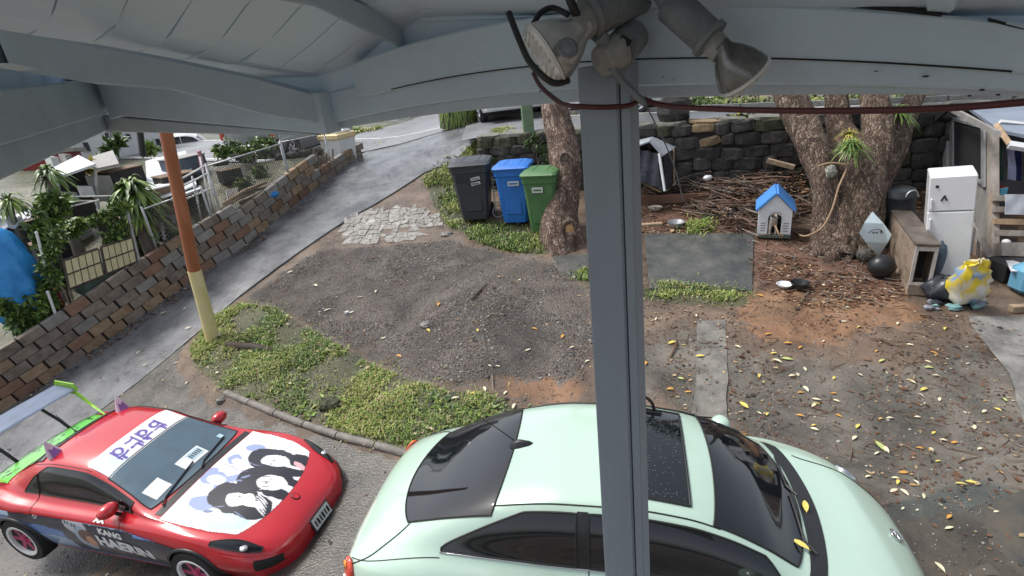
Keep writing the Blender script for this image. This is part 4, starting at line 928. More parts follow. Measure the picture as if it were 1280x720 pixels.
# ------------------------------------------------------------------ more of the neighbour's yard
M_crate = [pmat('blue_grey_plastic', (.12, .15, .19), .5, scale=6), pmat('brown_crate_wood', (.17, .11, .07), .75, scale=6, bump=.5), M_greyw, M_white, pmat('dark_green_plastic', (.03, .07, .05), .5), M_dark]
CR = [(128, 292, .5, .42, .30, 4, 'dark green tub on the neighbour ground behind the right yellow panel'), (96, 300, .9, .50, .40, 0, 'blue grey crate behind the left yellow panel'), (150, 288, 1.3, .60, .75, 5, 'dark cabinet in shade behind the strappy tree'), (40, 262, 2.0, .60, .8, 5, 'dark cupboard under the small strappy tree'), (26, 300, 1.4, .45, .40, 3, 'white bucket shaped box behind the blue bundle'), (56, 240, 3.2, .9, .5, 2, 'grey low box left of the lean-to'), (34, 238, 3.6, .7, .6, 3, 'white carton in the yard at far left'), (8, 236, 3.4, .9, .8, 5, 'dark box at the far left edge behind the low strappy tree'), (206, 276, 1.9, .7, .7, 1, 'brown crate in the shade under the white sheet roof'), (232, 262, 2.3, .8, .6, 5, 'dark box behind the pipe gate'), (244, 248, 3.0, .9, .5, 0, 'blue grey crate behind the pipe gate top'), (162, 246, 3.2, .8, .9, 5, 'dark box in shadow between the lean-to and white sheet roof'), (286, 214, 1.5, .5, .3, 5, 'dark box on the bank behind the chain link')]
for u, v, off, w_, h, m, lab in CR:
    P = onN(u, v, off); P = LWV(u, v, off); P[2] = float(T(P[0], P[1])); t = thing('storage_box', lab, 'box', P, float(rng.uniform(.6, 1.3))); MB().box((0, 0, h/2), (w_, w_*.7, h), ch=.015).build('body', M_crate[m], t); MB().box((0, 0, h+.015), (w_*1.04, w_*.74, .03), ch=.006).build('lid', M_crate[(m+2) % 6], t)
for k, (u, v, off, r_, n_, lab) in enumerate([(28, 280, 1.8, 12, 500, 'leafy green shrub behind the white tarp at far left'), (92, 268, 1.2, 8, 350, 'green leafy plant in front of the dark cabinet behind the vine'), (168, 262, .9, 10, 420, 'dark leafy bush at the foot of the strappy tree'), (212, 286, .8, 7, 280, 'low green weed clump behind the wall left of the orange pole'), (48, 226, 4.5, 10, 350, 'green bush left of the lean-to roof'), (20, 222, 5.0, 9, 300, 'pale green bush at the far left under the eave'), (236, 238, 2.4, 7, 240, 'weedy bush behind the pipe gate'), (300, 216, .9, 8, 300, 'brown green weeds on the bank behind the chain link'), (322, 208, .9, 7, 260, 'weeds on the bank below the parked truck'), (150, 205, 6., 8, 260, 'dark bush between lean-to and long white house')]):
    b = LWV(u, v, off); b[2] = float(T(b[0], b[1])); z = (b-EYE)@F_; q = r_*z/FPX
    bush('shrub', lab, 'shrub', b, [(b+np.array([dx*q, dy*q, q*(.7+.5*abs(dx))]), (q*.7, q*.7, q*.7)) for dx, dy in ((-.6, 0), (.6, .2), (0, -.4), (.1, .5))], n_, .13, [M_leafD, M_leafA, M_leafB] if k % 2 else [M_leafA, M_leafD, M_leafB], seed=60+k)

# ------------------------------------------------------------------ vehicles
class Car:
    """a body shell lofted along x (rear 0 to front L) through six points per station: sill, flank, belt, shoulder, roof edge, crown"""
    def __init__(s, rows):
        a = np.array(rows, float); s.L = a[-1, 0]; s.cc = {}; s.wx = lambda x: x; s.ct = {}; s.cs = {}; s.f = [pch(a[:, 0], a[:, k]) for k in range(1, a.shape[1])]
    def ctrl(s, x):
        if x in s.cc: return s.cc[x]
        q = [f(x) for f in s.f]; s.cc[x] = c = np.array([(q[0], q[1]), (q[2], q[3]), (q[4], q[5]), (q[6], q[7]), (q[8], q[9]), (0, q[10])]); s.cc[x] = c = np.vstack([2*c[0]-c[1], c, [(-c[4][0], c[4][1])]]); return c
    def at(s, x, t):
        c = s.ctrl(x); i = min(int(t), 4); u = t-i; p0, p1, p2, p3 = c[i], c[i+1], c[i+2], c[i+3]
        return .5*(2*p1+(p2-p0)*u+(2*p0-5*p1+4*p2-p3)*u*u+(3*p1-p0-3*p2+p3)*u**3)
    def P(s, x, t, sd=1, off=0.):
        a = s.at(x, t); p = np.array([s.wx(x)-s.L/2, sd*a[0], a[1]])
        if off:
            e = .004; q1 = s.at(min(x+e, s.L), t); q0 = s.at(max(x-e, 0), t); dx = np.array([min(x+e, s.L)-max(x-e, 0), sd*(q1-q0)[0], (q1-q0)[1]])
            h1 = s.at(x, min(t+.01, 5)); h0 = s.at(x, t-.01); dt = np.array([0, sd*(h1-h0)[0], (h1-h0)[1]]); n = np.cross(dt, dx)*sd; n /= max(np.linalg.norm(n), 1e-9); p = p+n*off
        return p
    def top(s, x, y):
        if x not in s.ct: s.ct[x] = np.array([s.at(x, t) for t in np.linspace(2, 5, 40)])
        q = s.ct[x]; return float(np.interp(abs(y), q[::-1, 0], q[::-1, 1]))
    def side(s, x, z):
        if x not in s.cs: s.cs[x] = np.array([s.at(x, t) for t in np.linspace(0, 2.6, 40)])
        q = s.cs[x]; return float(np.interp(z, q[:, 1], q[:, 0]))
    def shell(s, mat, parent, arches, nx=110, nt=9, name='body'):
        xs = s.L*(.5-.5*np.cos(np.linspace(0, math.pi, nx)))*.35+np.linspace(0, s.L, nx)*.65; ts = np.linspace(0, 5, 5*nt+1); mb = MB()
        pts = [[s.P(x, t, -1) for t in ts]+[s.P(x, t, 1) for t in ts[::-1][1:]] for x in xs]; mb.grid(pts); keep = []
        for f in mb.f:
            c = np.mean([mb.v[i] for i in f], axis=0); cut = any((c[0]+s.L/2-ax)**2+(c[2]-az)**2 < ar*ar for ax, az, ar in arches) and abs(c[1]) > .45
            if not cut: keep.append(f)
        n = len(pts[0]); keep.append(tuple(range(n-1, -1, -1))); keep.append(tuple((len(pts)-1)*n+k for k in range(n)))
        mb.f = keep; mb.m = [0]*len(keep); return mb.build(name, mat, parent, smooth=True, sharp=55)
    def panel(s, name, x0, x1, tl, th, sd, off, mat, parent, nx=24, nt=12, trim=None, trimr=.006, bow0=0., bow1=0.):
        fl = tl if callable(tl) else (lambda x: tl); fh = th if callable(th) else (lambda x: th); rows = []
        for x in np.linspace(x0, x1, nx):
            a, b = fl(x), fh(x); ts = np.linspace(a, b, nt)
            q_ = (x-x0)/(x1-x0); xb = [x+(bow1*q_+bow0*(1-q_))*(1-((5-t)/max(5-a, .01))**2) for t in ts]
            if sd == 0: rows.append([s.P(xx, t, -1, off) for xx, t in zip(xb, ts)]+[s.P(xx, t, 1, off) for xx, t in zip(xb[::-1][1:], ts[::-1][1:])])
            else: rows.append([s.P(x, t, sd, off) for t in ts])
        o = MB().grid(rows).build(name, mat, parent, smooth=True)
        if trim is not None:
            ring = rows[0]+[r_[-1] for r_ in rows[1:]]+rows[-1][::-1][1:]+[r_[0] for r_ in rows[::-1][1:]]
            MB().tube(ring, trimr, 6).build('trim', trim, o)
        return o
    def seam(s, pts, mat, parent, r=.004, name='seam', sd=-1):
        MB().tube([s.P(x, t, sd, .0005) for x, t in pts], r, 5).build(name, mat, parent)
M_rubber = pmat('tyre_rubber', (.016, .016, .017), .7, scale=20, bump=.4)
M_glass = pmat('dark_car_glass', (.006, .008, .011), .035, var=.3, scale=2, coat=.6)
M_seam = pmat('panel_gap_black', (.012, .014, .013), .6)
M_under = pmat('car_underside', (.015, .015, .015), .8)
M_chrome = pmat('bright_chrome', (.6, .6, .62), .12, metal=1.)
M_blackp = pmat('black_car_plastic', (.018, .019, .021), .38, scale=20)
def wheel(parent, x, y, r, wdt, rimm, lipm, spokes=6, sd=-1):
    t = bpy.data.objects.new('wheel', None)
    M = Matrix.Translation((x, y, r)) @ Matrix.Rotation(R(90)*(1 if sd < 0 else -1), 4, 'X')
    ty = MB().lathe([(r*.66, -wdt/2), (r*.93, -wdt/2), (r, -wdt*.3), (r, wdt*.3), (r*.93, wdt/2), (r*.68, wdt*.5), (r*.66, wdt*.36)], 32, M).build('wheel', M_rubber, parent, smooth=True, sharp=40)
    mb = MB().lathe([(r*.60, -wdt*.3), (r*.655, wdt*.40), (r*.70, wdt*.50), (r*.69, wdt*.53), (r*.60, wdt*.50), (r*.57, wdt*.2), (r*.56, -wdt*.2)], 32, M); mb.build('rim', lipm, ty, smooth=True, sharp=40)
    mb = MB()
    for k in range(spokes):
        a = 2*math.pi*k/spokes; mb.box((math.cos(a)*r*.32, math.sin(a)*r*.32, wdt*.30), (r*.56, r*.17, .03), rz=a, M=M)
    mb.lathe([(r*.15, wdt*.2), (r*.15, wdt*.40), (r*.10, wdt*.44)], 16, M); mb.build('spoke', rimm, ty)
    MB().lathe([(r*.56, 0), (r*.56, .01)], 24, M).build('brake_disc', M_under, ty)
    return ty
def arch(parent, cx, cz, r, yo, mat, L, sd):
    mb = MB(); pts = [(cx-L/2+math.cos(a)*r, sd*yo(cx+math.cos(a)*r, cz+math.sin(a)*r), cz+math.sin(a)*r) for a in np.linspace(R(-8), R(188), 25)]
    mb.tube(pts, .022, 6); mb.build('wheel_arch_lip', mat, parent, smooth=True)
    mb = MB(); rows = [[(cx-L/2+math.cos(a)*r*1.0, sd*q, cz+math.sin(a)*r) for q in (.35, yo(cx+math.cos(a)*r, cz+math.sin(a)*r))] for a in np.linspace(R(-8), R(188), 25)]; mb.grid(rows); mb.build('wheel_well', M_under, parent)
CARS = 'cars parked in front of the house'
# --- pale green round roofed car
PB = np.array([-1.43, 3.80]); YB = -.238; ZB = -.235
bt = Car([(0.00, .50, .35, .55, .50, .50, .62, .42, .66, .30, .69, .70), (.05, .60, .31, .66, .50, .60, .69, .50, .735, .34, .77, .785), (.12, .66, .28, .75, .5, .69, .745, .58, .80, .38, .84, .86), (.35, .74, .24, .87, .52, .81, .81, .68, .905, .46, .965, .985),
    (.60, .78, .22, .905, .55, .855, .85, .72, .98, .50, 1.065, 1.095), (.95, .80, .2, .91, .56, .87, .89, .745, 1.03, .545, 1.215, 1.26), (1.35, .80, .2, .885, .56, .87, .93, .765, 1.04, .575, 1.345, 1.405),
    (1.8, .80, .2, .875, .55, .865, .94, .775, 1.04, .585, 1.41, 1.478), (2.2, .80, .2, .875, .55, .865, .94, .775, 1.04, .585, 1.415, 1.49), (2.6, .80, .2, .875, .55, .865, .94, .775, 1.03, .585, 1.37, 1.45),
    (2.85, .80, .2, .875, .55, .865, .935, .77, 1.02, .59, 1.295, 1.38), (3.10, .80, .2, .885, .55, .865, .925, .765, .99, .60, 1.175, 1.255), (3.38, .80, .22, .905, .56, .865, .89, .75, .965, .61, 1.01, 1.065),
    (3.60, .79, .22, .905, .56, .845, .85, .70, .935, .48, .965, .985), (3.9, .74, .24, .865, .54, .765, .77, .62, .85, .42, .885, .905), (4.10, .62, .28, .73, .52, .63, .67, .50, .74, .34, .775, .79),
    (4.22, .5, .32, .59, .5, .51, .59, .40, .64, .28, .67, .69), (4.28, .4, .36, .47, .46, .41, .53, .33, .56, .22, .585, .60)])
M_mint = pmat('pale_mint_car_paint', (.50, .665, .555), .24, var=.02, scale=2, coat=.75, metal=.12)
cpos = PB+np.array([math.cos(YB), math.sin(YB)])*bt.L/2
vb = thing('parked_car', 'pale mint green rounded hatchback with black sunroof parked close below the post', 'car', (cpos[0], cpos[1], ZB), YB, CARS)
bt.shell(M_mint, vb, [(.86, .33, .36), (3.40, .33, .36)])
for sd in (-1, 1):
    for cx in (.86, 3.40): arch(vb, cx, .33, .36, lambda x, z: bt.side(x, z), M_mint, bt.L, sd); wheel(vb, cx-bt.L/2, sd*.78, .325, .21, M_chrome, M_chrome, 5, sd)
bt.panel('windscreen', 2.78, 3.30, 4.04, 5, 0, .005, M_glass, vb, trim=M_seam, trimr=.007, bow0=.05, bow1=.13)
bt.panel('rear_window', .60, 1.30, lambda x: 3.93-.10*(x-.6), 5, 0, .005, M_glass, vb, trim=M_seam, trimr=.007, bow0=-.15, bow1=.06)
bt.panel('cowl_panel', 3.325, 3.45, lambda x: 3.72, 5, 0, .006, M_blackp, vb, nx=6, bow0=.12, bow1=.12)
sr = bt.panel('sunroof', 2.10, 2.64, 4.20, 5, 0, .008, M_glass, vb, trim=M_seam, trimr=.009)
M_drop = pmat('water_drops', (.10, .105, .11), .05, scale=40)
mb = MB()
for k in range(420):
    x = rng.uniform(2.13, 2.61); t = rng.uniform(4.25, 5); q = bt.P(x, t, -1 if rng.random() < .5 else 1, .009); r_ = rng.uniform(.0025, .006); mb.blob(q, (r_, r_, r_*.5), 3, 5, 0, k)
o = mb.build('water_drops', M_drop, vb); o['kind'] = 'stuff'
def sglass(x0, x1):
    def hi(x): return 3.10+.80*max(.001, min(1, ((x-.92)/.62)))**.55*min(1, max(.0, (3.22-x)/.12))**.5
    return hi
hi = sglass(0, 0)
for sd in (-1, 1):
    bt.panel('side_window', .93, 1.90, 3.08, lambda x: max(hi(x), 3.085), sd, .005, M_glass, vb, nx=30, trim=M_seam, trimr=.008)
    bt.panel('side_window', 1.985, 3.20, 3.08, lambda x: max(hi(x), 3.085), sd, .005, M_glass, vb, nx=34, trim=M_seam, trimr=.008)
    bt.panel('pillar_trim', 1.905, 1.98, 3.06, 3.93, sd, .007, M_blackp, vb, nx=4)
    MB().tube([bt.P(x, 3.04, sd, .006) for x in np.linspace(.92, 3.22, 30)], .006, 6).build('chrome_strip', M_chrome, vb, smooth=True)
    bt.seam([(x, 4.02) for x in np.linspace(1.30, 2.82, 30)], M_seam, vb, .006, 'roof_joint', sd)
    bt.seam([(x, 2.0+1.9*((x-.12)/.5)) for x in np.linspace(.12, .62, 16)], M_seam, vb, .006, 'hatch_gap', sd)
    bt.seam([(x, 2.55+.35*math.sin((x-.3)*2.0)) for x in np.linspace(.14, .92, 20)], M_seam, vb, .0045, 'fender_gap', sd)
    bt.seam([(x, 3.70-.55*((x-3.56)/.66)**1.5) for x in np.linspace(3.56, 4.22, 24)], M_seam, vb, .006, 'bonnet_gap', sd)
    bt.seam([(1.98, t) for t in np.linspace(.6, 3.05, 16)], M_seam, vb, .004, 'door_gap', sd); bt.seam([(3.22, t) for t in np.linspace(.6, 3.05, 16)], M_seam, vb, .004, 'door_gap', sd)
    c = bt.P(3.02, 2.75, sd, .10); mm = MB().blob(c, (.085, .10, .07), 8, 12, 0); mm.build('door_mirror', M_mint, vb, smooth=True)
    # tail and head lamps
    M_lampr = pmat('red_lamp_lens', (.55, .025, .02), .12, scale=9, coat=.7, col2=(.72, .12, .05))
    c = bt.P(.115, 1.78, sd, .004); nrm = bt.P(.115, 1.78, sd, .1)-bt.P(.115, 1.78, sd, 0); Mq = frame(c-nrm*.1, nrm, (0, 0, 1))
    tl = MB().lathe([(.112, .0), (.112, .012), (.098, .026), (.055, .036), (.001, .038)], 24, Mq @ Matrix.Diagonal((.80, 1, 1, 1))).build('tail_lamp', M_lampr, vb, smooth=True)
    MB().lathe([(.033, .030), (.033, .043), (.001, .046)], 14, Mq @ Matrix.Translation((-.012, .056, 0))).build('indicator', pmat('amber_lens', (.80, .28, .05), .15), tl, smooth=True)
    MB().lathe([(.030, .030), (.030, .043), (.001, .046)], 14, Mq @ Matrix.Translation((.0, -.060, 0))).build('reversing_lamp', M_white, tl, smooth=True)
    c = bt.P(4.02, 2.3, sd, .0); nrm = bt.P(4.02, 2.3, sd, .1)-c; MB().lathe([(.115, -.01), (.115, .012), (.09, .03), (.001, .04)], 24, frame(c-nrm*.1, nrm, (0, 0, 1))).build('head_lamp', M_chrome, vb, smooth=True)
c = bt.P(4.13, 5, 1, .004); nrm = bt.P(4.13, 5, 1, .1)-bt.P(4.13, 5, 1, 0); Mq = frame(c, nrm, (0, 1, 0)); bd_ = MB().lathe([(.050, 0), (.052, .008), (.044, .010), (.043, .006), (.001, .006)], 20, Mq).build('bonnet_badge', M_chrome, vb, smooth=True)
mb = MB(); 
for a, b in (((-.03, .025), (-.008, -.03)), ((-.008, -.03), (0, -.005)), ((0, -.005), (.008, -.03)), ((.008, -.03), (.03, .025)), ((-.012, .03), (0, .004)), ((0, .004), (.012, .03))): mb.tube([Mq @ Vector((*a, .009)), Mq @ Vector((*b, .009))], .004, 4)
mb.build('badge_letters', M_chrome, bd_)
c = bt.P(1.42, 5, 1, .0); mb = MB()
mb.grid([[(c[0]+x, c[1]+yy*w_, c[2]+h*(1-yy*yy)-.004-.05*max(0, -x)) for yy in np.linspace(-1, 1, 9)] for x, w_, h in ((-.10, .020, .004), (-.08, .042, .035), (-.02, .045, .052), (.06, .036, .040), (.12, .014, .006))])
an = mb.build('antenna_base', M_blackp, vb, smooth=True); MB().tube([(c[0]-.06, 0, c[2]+.04), (c[0]-.20, 0, c[2]+.16), (c[0]-.36, 0, c[2]+.28)], [.005, .004, .003], 6).build('antenna_whip', M_blackp, an)
tag(MB().tube([bt.P(2.36+.085*math.cos(a), 4.30, 1, .0)+np.array([0, 0, .02+.13*math.sin(a)]) for a in np.linspace(0, math.pi, 17)], .013, 8).build('roof_loop', M_blackp, vb, smooth=True), 'black loop handle on the far roof edge')
MB().tube([bt.P(x, 4.32, 1, .014) for x in np.linspace(2.22, 2.50, 6)], .016, 6).build('loop_base', M_blackp, vb, smooth=True)
for y0, y1 in ((-.45, .02), (.05, .48)):
    MB().tube([(3.40-bt.L/2, y, bt.top(3.40, y)+.014) if k else (3.46-bt.L/2, y0, bt.top(3.46, y0)+.016) for k, y in enumerate(np.linspace(y0, y1, 7))], .009, 5).build('wiper', M_blackp, vb)
# --- red coupe with printed wrap
red_s = .93
rd_ = Car([(0.0, .62, .32, .68, .5, .64, .70, .56, .76, .40, .80, .82), (.10, .70, .26, .80, .5, .76, .80, .68, .88, .48, .92, .935), (.30, .74, .2, .86, .5, .84, .84, .72, .915, .52, .955, .965), (.60, .76, .18, .885, .5, .87, .83, .72, .90, .54, .975, .995),
    (.90, .77, .18, .89, .5, .88, .81, .72, .89, .54, 1.09, 1.135), (1.25, .78, .18, .87, .48, .86, .79, .71, .88, .55, 1.20, 1.265), (1.6, .78, .18, .86, .48, .85, .78, .71, .88, .56, 1.25, 1.32), (2.0, .78, .18, .86, .48, .85, .78, .71, .88, .56, 1.24, 1.305),
    (2.3, .78, .18, .86, .48, .85, .78, .715, .88, .575, 1.15, 1.205), (2.6, .78, .18, .86, .48, .85, .78, .725, .87, .62, 1.03, 1.08), (2.95, .78, .18, .87, .48, .86, .77, .76, .86, .68, .895, .935), (3.10, .78, .18, .88, .48, .865, .77, .77, .85, .66, .865, .89),
    (3.40, .77, .18, .885, .48, .87, .76, .77, .82, .60, .80, .83), (3.70, .76, .2, .88, .48, .84, .70, .74, .755, .55, .745, .77), (3.95, .72, .2, .83, .45, .77, .60, .66, .655, .48, .66, .68), (4.10, .62, .2, .72, .42, .66, .53, .56, .575, .40, .59, .605),
    (4.20, .5, .22, .56, .4, .52, .47, .44, .50, .32, .515, .525), (4.24, .4, .25, .44, .38, .41, .42, .34, .44, .25, .45, .455)])
rd_.wx = lambda x: (1.25-(1.25-x)*.76 if x < 1.25 else x if x < 2.9 else 2.9+(x-2.9)*1.17)
pr = EYE+red_s*(np.array([-6.8, 6.108, -1.094])-EYE); YR = -.302
cpos = pr[:2]+np.array([math.cos(YR), math.sin(YR)])*rd_.L/2*red_s
vr = thing('parked_car', 'red sports coupe with white printed bonnet, tall rear wing and dark wrapped flank', 'car', (cpos[0], cpos[1], pr[2]), YR, CARS)
vr.matrix_basis = Matrix.Translation((.06, .05, .06)) @ vr.matrix_basis @ Matrix.Diagonal((red_s, red_s, red_s, 1))
M_red = pmat('glossy_red_paint', (.50, .012, .022), .26, var=.06, scale=2, coat=.8)
rd_.shell(M_red, vr, [(rd_.wx(.86), .32, .345), (rd_.wx(3.42), .32, .345)])
M_pink = pmat('magenta_wheel_paint', (.42, .035, .12), .4, scale=6); M_lime = pmat('lime_green_paint', (.30, .62, .03), .35, scale=5, coat=.4)
for sd in (-1, 1):
    for cx in (.86, 3.42): arch(vr, rd_.wx(cx), .32, .345, lambda x, z: rd_.side(cx+(x-rd_.wx(cx)), z), M_blackp, rd_.L, sd); wheel(vr, rd_.wx(cx)-rd_.L/2, sd*.80, .315, .22, M_pink, M_white, 6, sd)
rd_.panel('windscreen', 2.32, 2.92, 4.03, 5, 0, .005, pmat('windscreen_painted_sky', (.075, .125, .165), .05, scale=2, coat=.6), vr, trim=M_seam, trimr=.007, bow1=.07)  # pale blue base colour paints the sky's reflection into the glass
rd_.panel('rear_window', .72, 1.30, 4.08, 5, 0, .005, M_glass, vr, trim=M_seam)
for sd in (-1, 1):
    def hi2(x): return 3.10+.82*max(.001, min(1, (x-1.02)/.45))**.6
    rd_.panel('quarter_window', 1.02, 1.30, 3.10, lambda x: max(hi2(x), 3.105), sd, .005, M_glass, vr, nx=14, trim=M_seam)
    rd_.panel('side_window', 1.325, 2.72, 3.10, lambda x: max(hi2(x), 3.105), sd, .005, M_glass, vr, nx=30, trim=M_seam)
    rd_.seam([(1.30, t) for t in np.linspace(.5, 3.1, 14)], M_seam, vr, .004, 'door_gap', sd); rd_.seam([(2.62, t) for t in np.linspace(.5, 3.0, 14)], M_seam, vr, .004, 'door_gap', sd)
    rd_.seam([(x, 4.0) for x in np.linspace(1.2, 2.1, 16)], M_seam, vr, .004, 'roof_joint', sd)
    c = rd_.P(2.52, 2.9, sd, .14); MB().blob(c, (.085, .115, .075), 8, 12, 0).build('door_mirror', M_red, vr, smooth=True); MB().tube([rd_.P(2.56, 2.8, sd, .0), c], .02, 6).build('mirror_arm', M_blackp, vr)
    # head lamps, swept back along the fender
    o = rd_.panel('head_lamp', 3.66, 4.06, lambda x: 2.12+.1*(x-3.66), lambda x: 2.16+.85*math.sin(math.pi*min(1, max(0, (x-3.62)/.5)))**.8, sd, .006, M_glass, vr, nx=16, trim=M_seam)
    MB().blob(rd_.P(3.93, 2.45, sd, .004), (.05, .045, .022), 6, 10, 0).build('lamp_lens', M_chrome, o, smooth=True)
# roof cat ears, aerial, wing
M_ear = pmat('pearl_pink_ear', (.62, .42, .55), .35, scale=8, col2=(.80, .70, .78)); M_earin = pmat('violet_ear_lining', (.28, .12, .38), .4)
for sd in (-1, 1):
    x0 = 1.42; y0 = sd*.44; z0 = rd_.top(x0, y0)-.01-0; rows = []
    for k in range(9):
        q = k/8; w_ = .085*(1-q)**.75+.004; d_ = .035*(1-q)+.004; rows.append([(rd_.wx(x0)-rd_.L/2-.05*q+d_*math.cos(a), y0+w_*math.sin(a)+sd*.02*q, z0+.20*q) for a in np.linspace(0, 2*math.pi, 17)])
    e_o = MB().grid(rows).build('cat_ear', M_ear, vr, smooth=True)
    rows = [[(rd_.wx(x0)-rd_.L/2-.05*q+(.035*(1-q)+.004)+.004, y0+(.06*(1-q)**.8)*s_+sd*.02*q, z0+.01+.16*q) for s_ in (-1, 0, 1)] for q in np.linspace(0, 1, 7)]
    MB().grid(rows).build('ear_lining', M_earin, e_o)
c = rd_.P(1.12, 5, 1, 0); MB().tube([c, c+np.array([-.03, 0, .03]), c+np.array([-.22, 0, .24])], [.02, .006, .004], 6).build('aerial', M_blackp, vr)
M_wing = pmat('brushed_blue_grey_wing', (.12, .155, .22), .35, metal=.35, scale=4, stretch=(8, 1, 8))
wz = 1.33; wx = rd_.wx(.02)-rd_.L/2-.22; rows = []
for y in np.linspace(-.84, .70, 21):
    rows.append([(wx+.20*math.cos(a)*1.0-.03, y, wz+.022*math.sin(a)+.10*(-.20*math.cos(a))+.0*y) for a in np.linspace(0, 2*math.pi, 19)])
wg = MB().grid(rows).build('rear_wing', M_wing, vr, smooth=True)
for sd in (-1, 1):
    mb = MB(); pts = [(wx-.20, wz-.09), (wx+.10, wz-.10), (wx+.20, wz-.02), (wx+.17, wz+.07), (wx-.18, wz+.10), (wx-.22, wz+.04)]
    mb.add([(p[0], sd*(.85 if sd < 0 else .71), p[1]) for p in pts]+[(p[0], sd*(.865 if sd < 0 else .725), p[1]) for p in pts], [tuple(range(6)), tuple(range(11, 5, -1))]+[(i, (i+1) % 6, 6+(i+1) % 6, 6+i) for i in range(6)])
    mb.build('end_plate', M_lime, wg)
    MB().tube([(wx+.14, sd*.71, wz-.08), (wx+.36, sd*.70, wz-.26), (wx+.60, sd*.66, .96)], [.03, .02, .012], 5, flat=.4).build('lime_stay', M_lime, wg)
    MB().tube([(wx+.02, sd*.34, wz-.01), (wx-.02, sd*.34, wz-.12), (wx+.20, sd*.34, wz-.26), (wx+.34, sd*.34, .95)], .022, 6, flat=.5).build('wing_stand', M_blackp, wg, smooth=True)
# printed panels: colours follow the wrap's own artwork
M_print = vcmat('printed_vinyl', rough=.28, coat=.6)
def decal(name, xs, ys, f, col, parent, side=None, car=rd_, off=.004):
    rows = []
    for x in xs:
        if side is None: rows.append([(car.wx(x)-car.L/2, y, car.top(x, y)+off) for y in ys])
        else: rows.append([(car.wx(x)-car.L/2, side*(car.side(x, y)+off), y) for y in ys])
    o = MB().grid(rows).build(name, M_print, parent, smooth=True); Xg, Yg = np.meshgrid(xs, ys, indexing='ij'); set_cols(o, col(Xg.ravel(), Yg.ravel())); return o
def el(x, y, cx, cy, a, b, rot=0., p=2):
    c, s_ = math.cos(rot), math.sin(rot); u = (x-cx)*c+(y-cy)*s_; v = -(x-cx)*s_+(y-cy)*c; return (np.abs(u/a)**p+np.abs(v/b)**p) < 1
def hood(x, y):
    # generic inked heads with dark hair, seen as large shapes on white vinyl
    n = x.size; c = np.full((n, 3), .78); wob = (fbm(x, y, 9, 61)-.5)*.05; X = x+wob; Y = y+(fbm(x, y, 9, 71)-.5)*.05
    blk = np.array([.014, .014, .022]); gry = np.array([.30, .36, .58]); wht = np.array([.80, .80, .80]); aqu = np.array([.55, .74, .74]); pnk = np.array([.72, .42, .45])
    c[el(X, Y, 3.22, -.45, .25, .20, .4)] = (.70, .78, .80); c[el(X, Y, 3.62, -.55, .22, .12, .2)] = aqu
    for cx, cy, a, b, ro in ((3.28, .48, .10, .07, .3), (3.30, -.42, .14, .09, .2), (3.18, -.10, .13, .10, .4), (3.38, -.22, .15, .10, -.5), (3.20, .22, .07, .09, .2), (3.12, -.02, .06, .06, 0), (3.36, -.04, .10, .05, .8)):
        c[el(X, Y, cx, cy, a, b, ro)] = gry
    for cx, cy, a, b in ((3.22, -.12, .10, .07), (3.40, -.18, .09, .06), (3.24, .2, .05, .05)): c[el(X, Y, cx, cy, a, b)] = wht
    heads = ((3.54, .37, .25, .175, .09), (3.66, .06, .28, .185, .12), (3.52, -.27, .25, .185, -.1))
    for cx, cy, a, b, ro in heads:
        c[el(X, Y, cx, cy, a, b, ro, 2.4)] = blk; c[el(X, Y, cx+.20, cy-.03, .20, b*.86, ro, 2.6)] = blk
    for cx, cy, a, b, ro in ((3.58, .365, .145, .10, .1), (3.735, .05, .14, .115, .15), (3.555, -.28, .105, .085, 0)):
        c[el(X, Y, cx, cy, a, b, ro)] = wht; c[el(X, Y, cx+.17, cy+.0, .12, .045, .0)] = wht
    c[el(X, Y, 3.66, -.235, .07, .065)] = wht
    for cx, cy in heads_marks: c[el(x, y, cx, cy, .016, .009, .4)] = blk
    for k in range(6): c[el(X, Y, 3.655+.014*k, .115-.035*k, .045, .006, .3+.06*k)] = wht if k % 2 else blk
    c[el(X, Y, 3.80, .47, .10, .10, .3, 3)] = blk; c[el(X, Y, 3.84, .40, .09, .03, -.3)] = pnk; c[el(X, Y, 3.30, .45, .02, .02)] = gry
    for k in range(5): c[el(X, Y, 3.78+.01*k, -.18-.035*k, .09, .008, -.5)] = wht
    for cx, cy, a, b, ro in ((3.40, .235, .10, .006, .1), (3.30, .10, .16, .006, -.05), (3.46, .02, .05, .02, 1.0), (3.44, -.05, .03, .012, .3), (3.46, -.42, .06, .007, .5), (3.40, -.50, .05, .02, .2), (3.70, -.44, .07, .006, -.3)): c[el(X, Y, cx, cy, a, b, ro)] = gry*.6
    return c
heads_marks = ((3.70, .085), (3.70, .02), (3.57, .36), (3.575, .30), (3.57, -.235))
o = decal('bonnet_print', np.linspace(3.07, 3.95, 130), np.linspace(-.78, .78, 200), None, hood, vr)
me = o.data; bmv = np.array([v.co[:] for v in me.vertices]); 
def hoodlim(x): return np.interp(x, [3.07, 3.3, 3.6, 3.8, 3.93], [.74, .745, .72, .66, .55])
import bmesh
b_ = bmesh.new(); b_.from_mesh(me); unw = lambda q: q if q < 2.9 else 2.9+(q-2.9)/1.17
dead = [f for f in b_.faces if abs(f.calc_center_median().y) > hoodlim(unw(f.calc_center_median().x+rd_.L/2)) or unw(f.calc_center_median().x+rd_.L/2) > 3.95-.12*(f.calc_center_median().y/.62)**2]
bmesh.ops.delete(b_, geom=dead, context='FACES'); b_.to_mesh(me); b_.free()
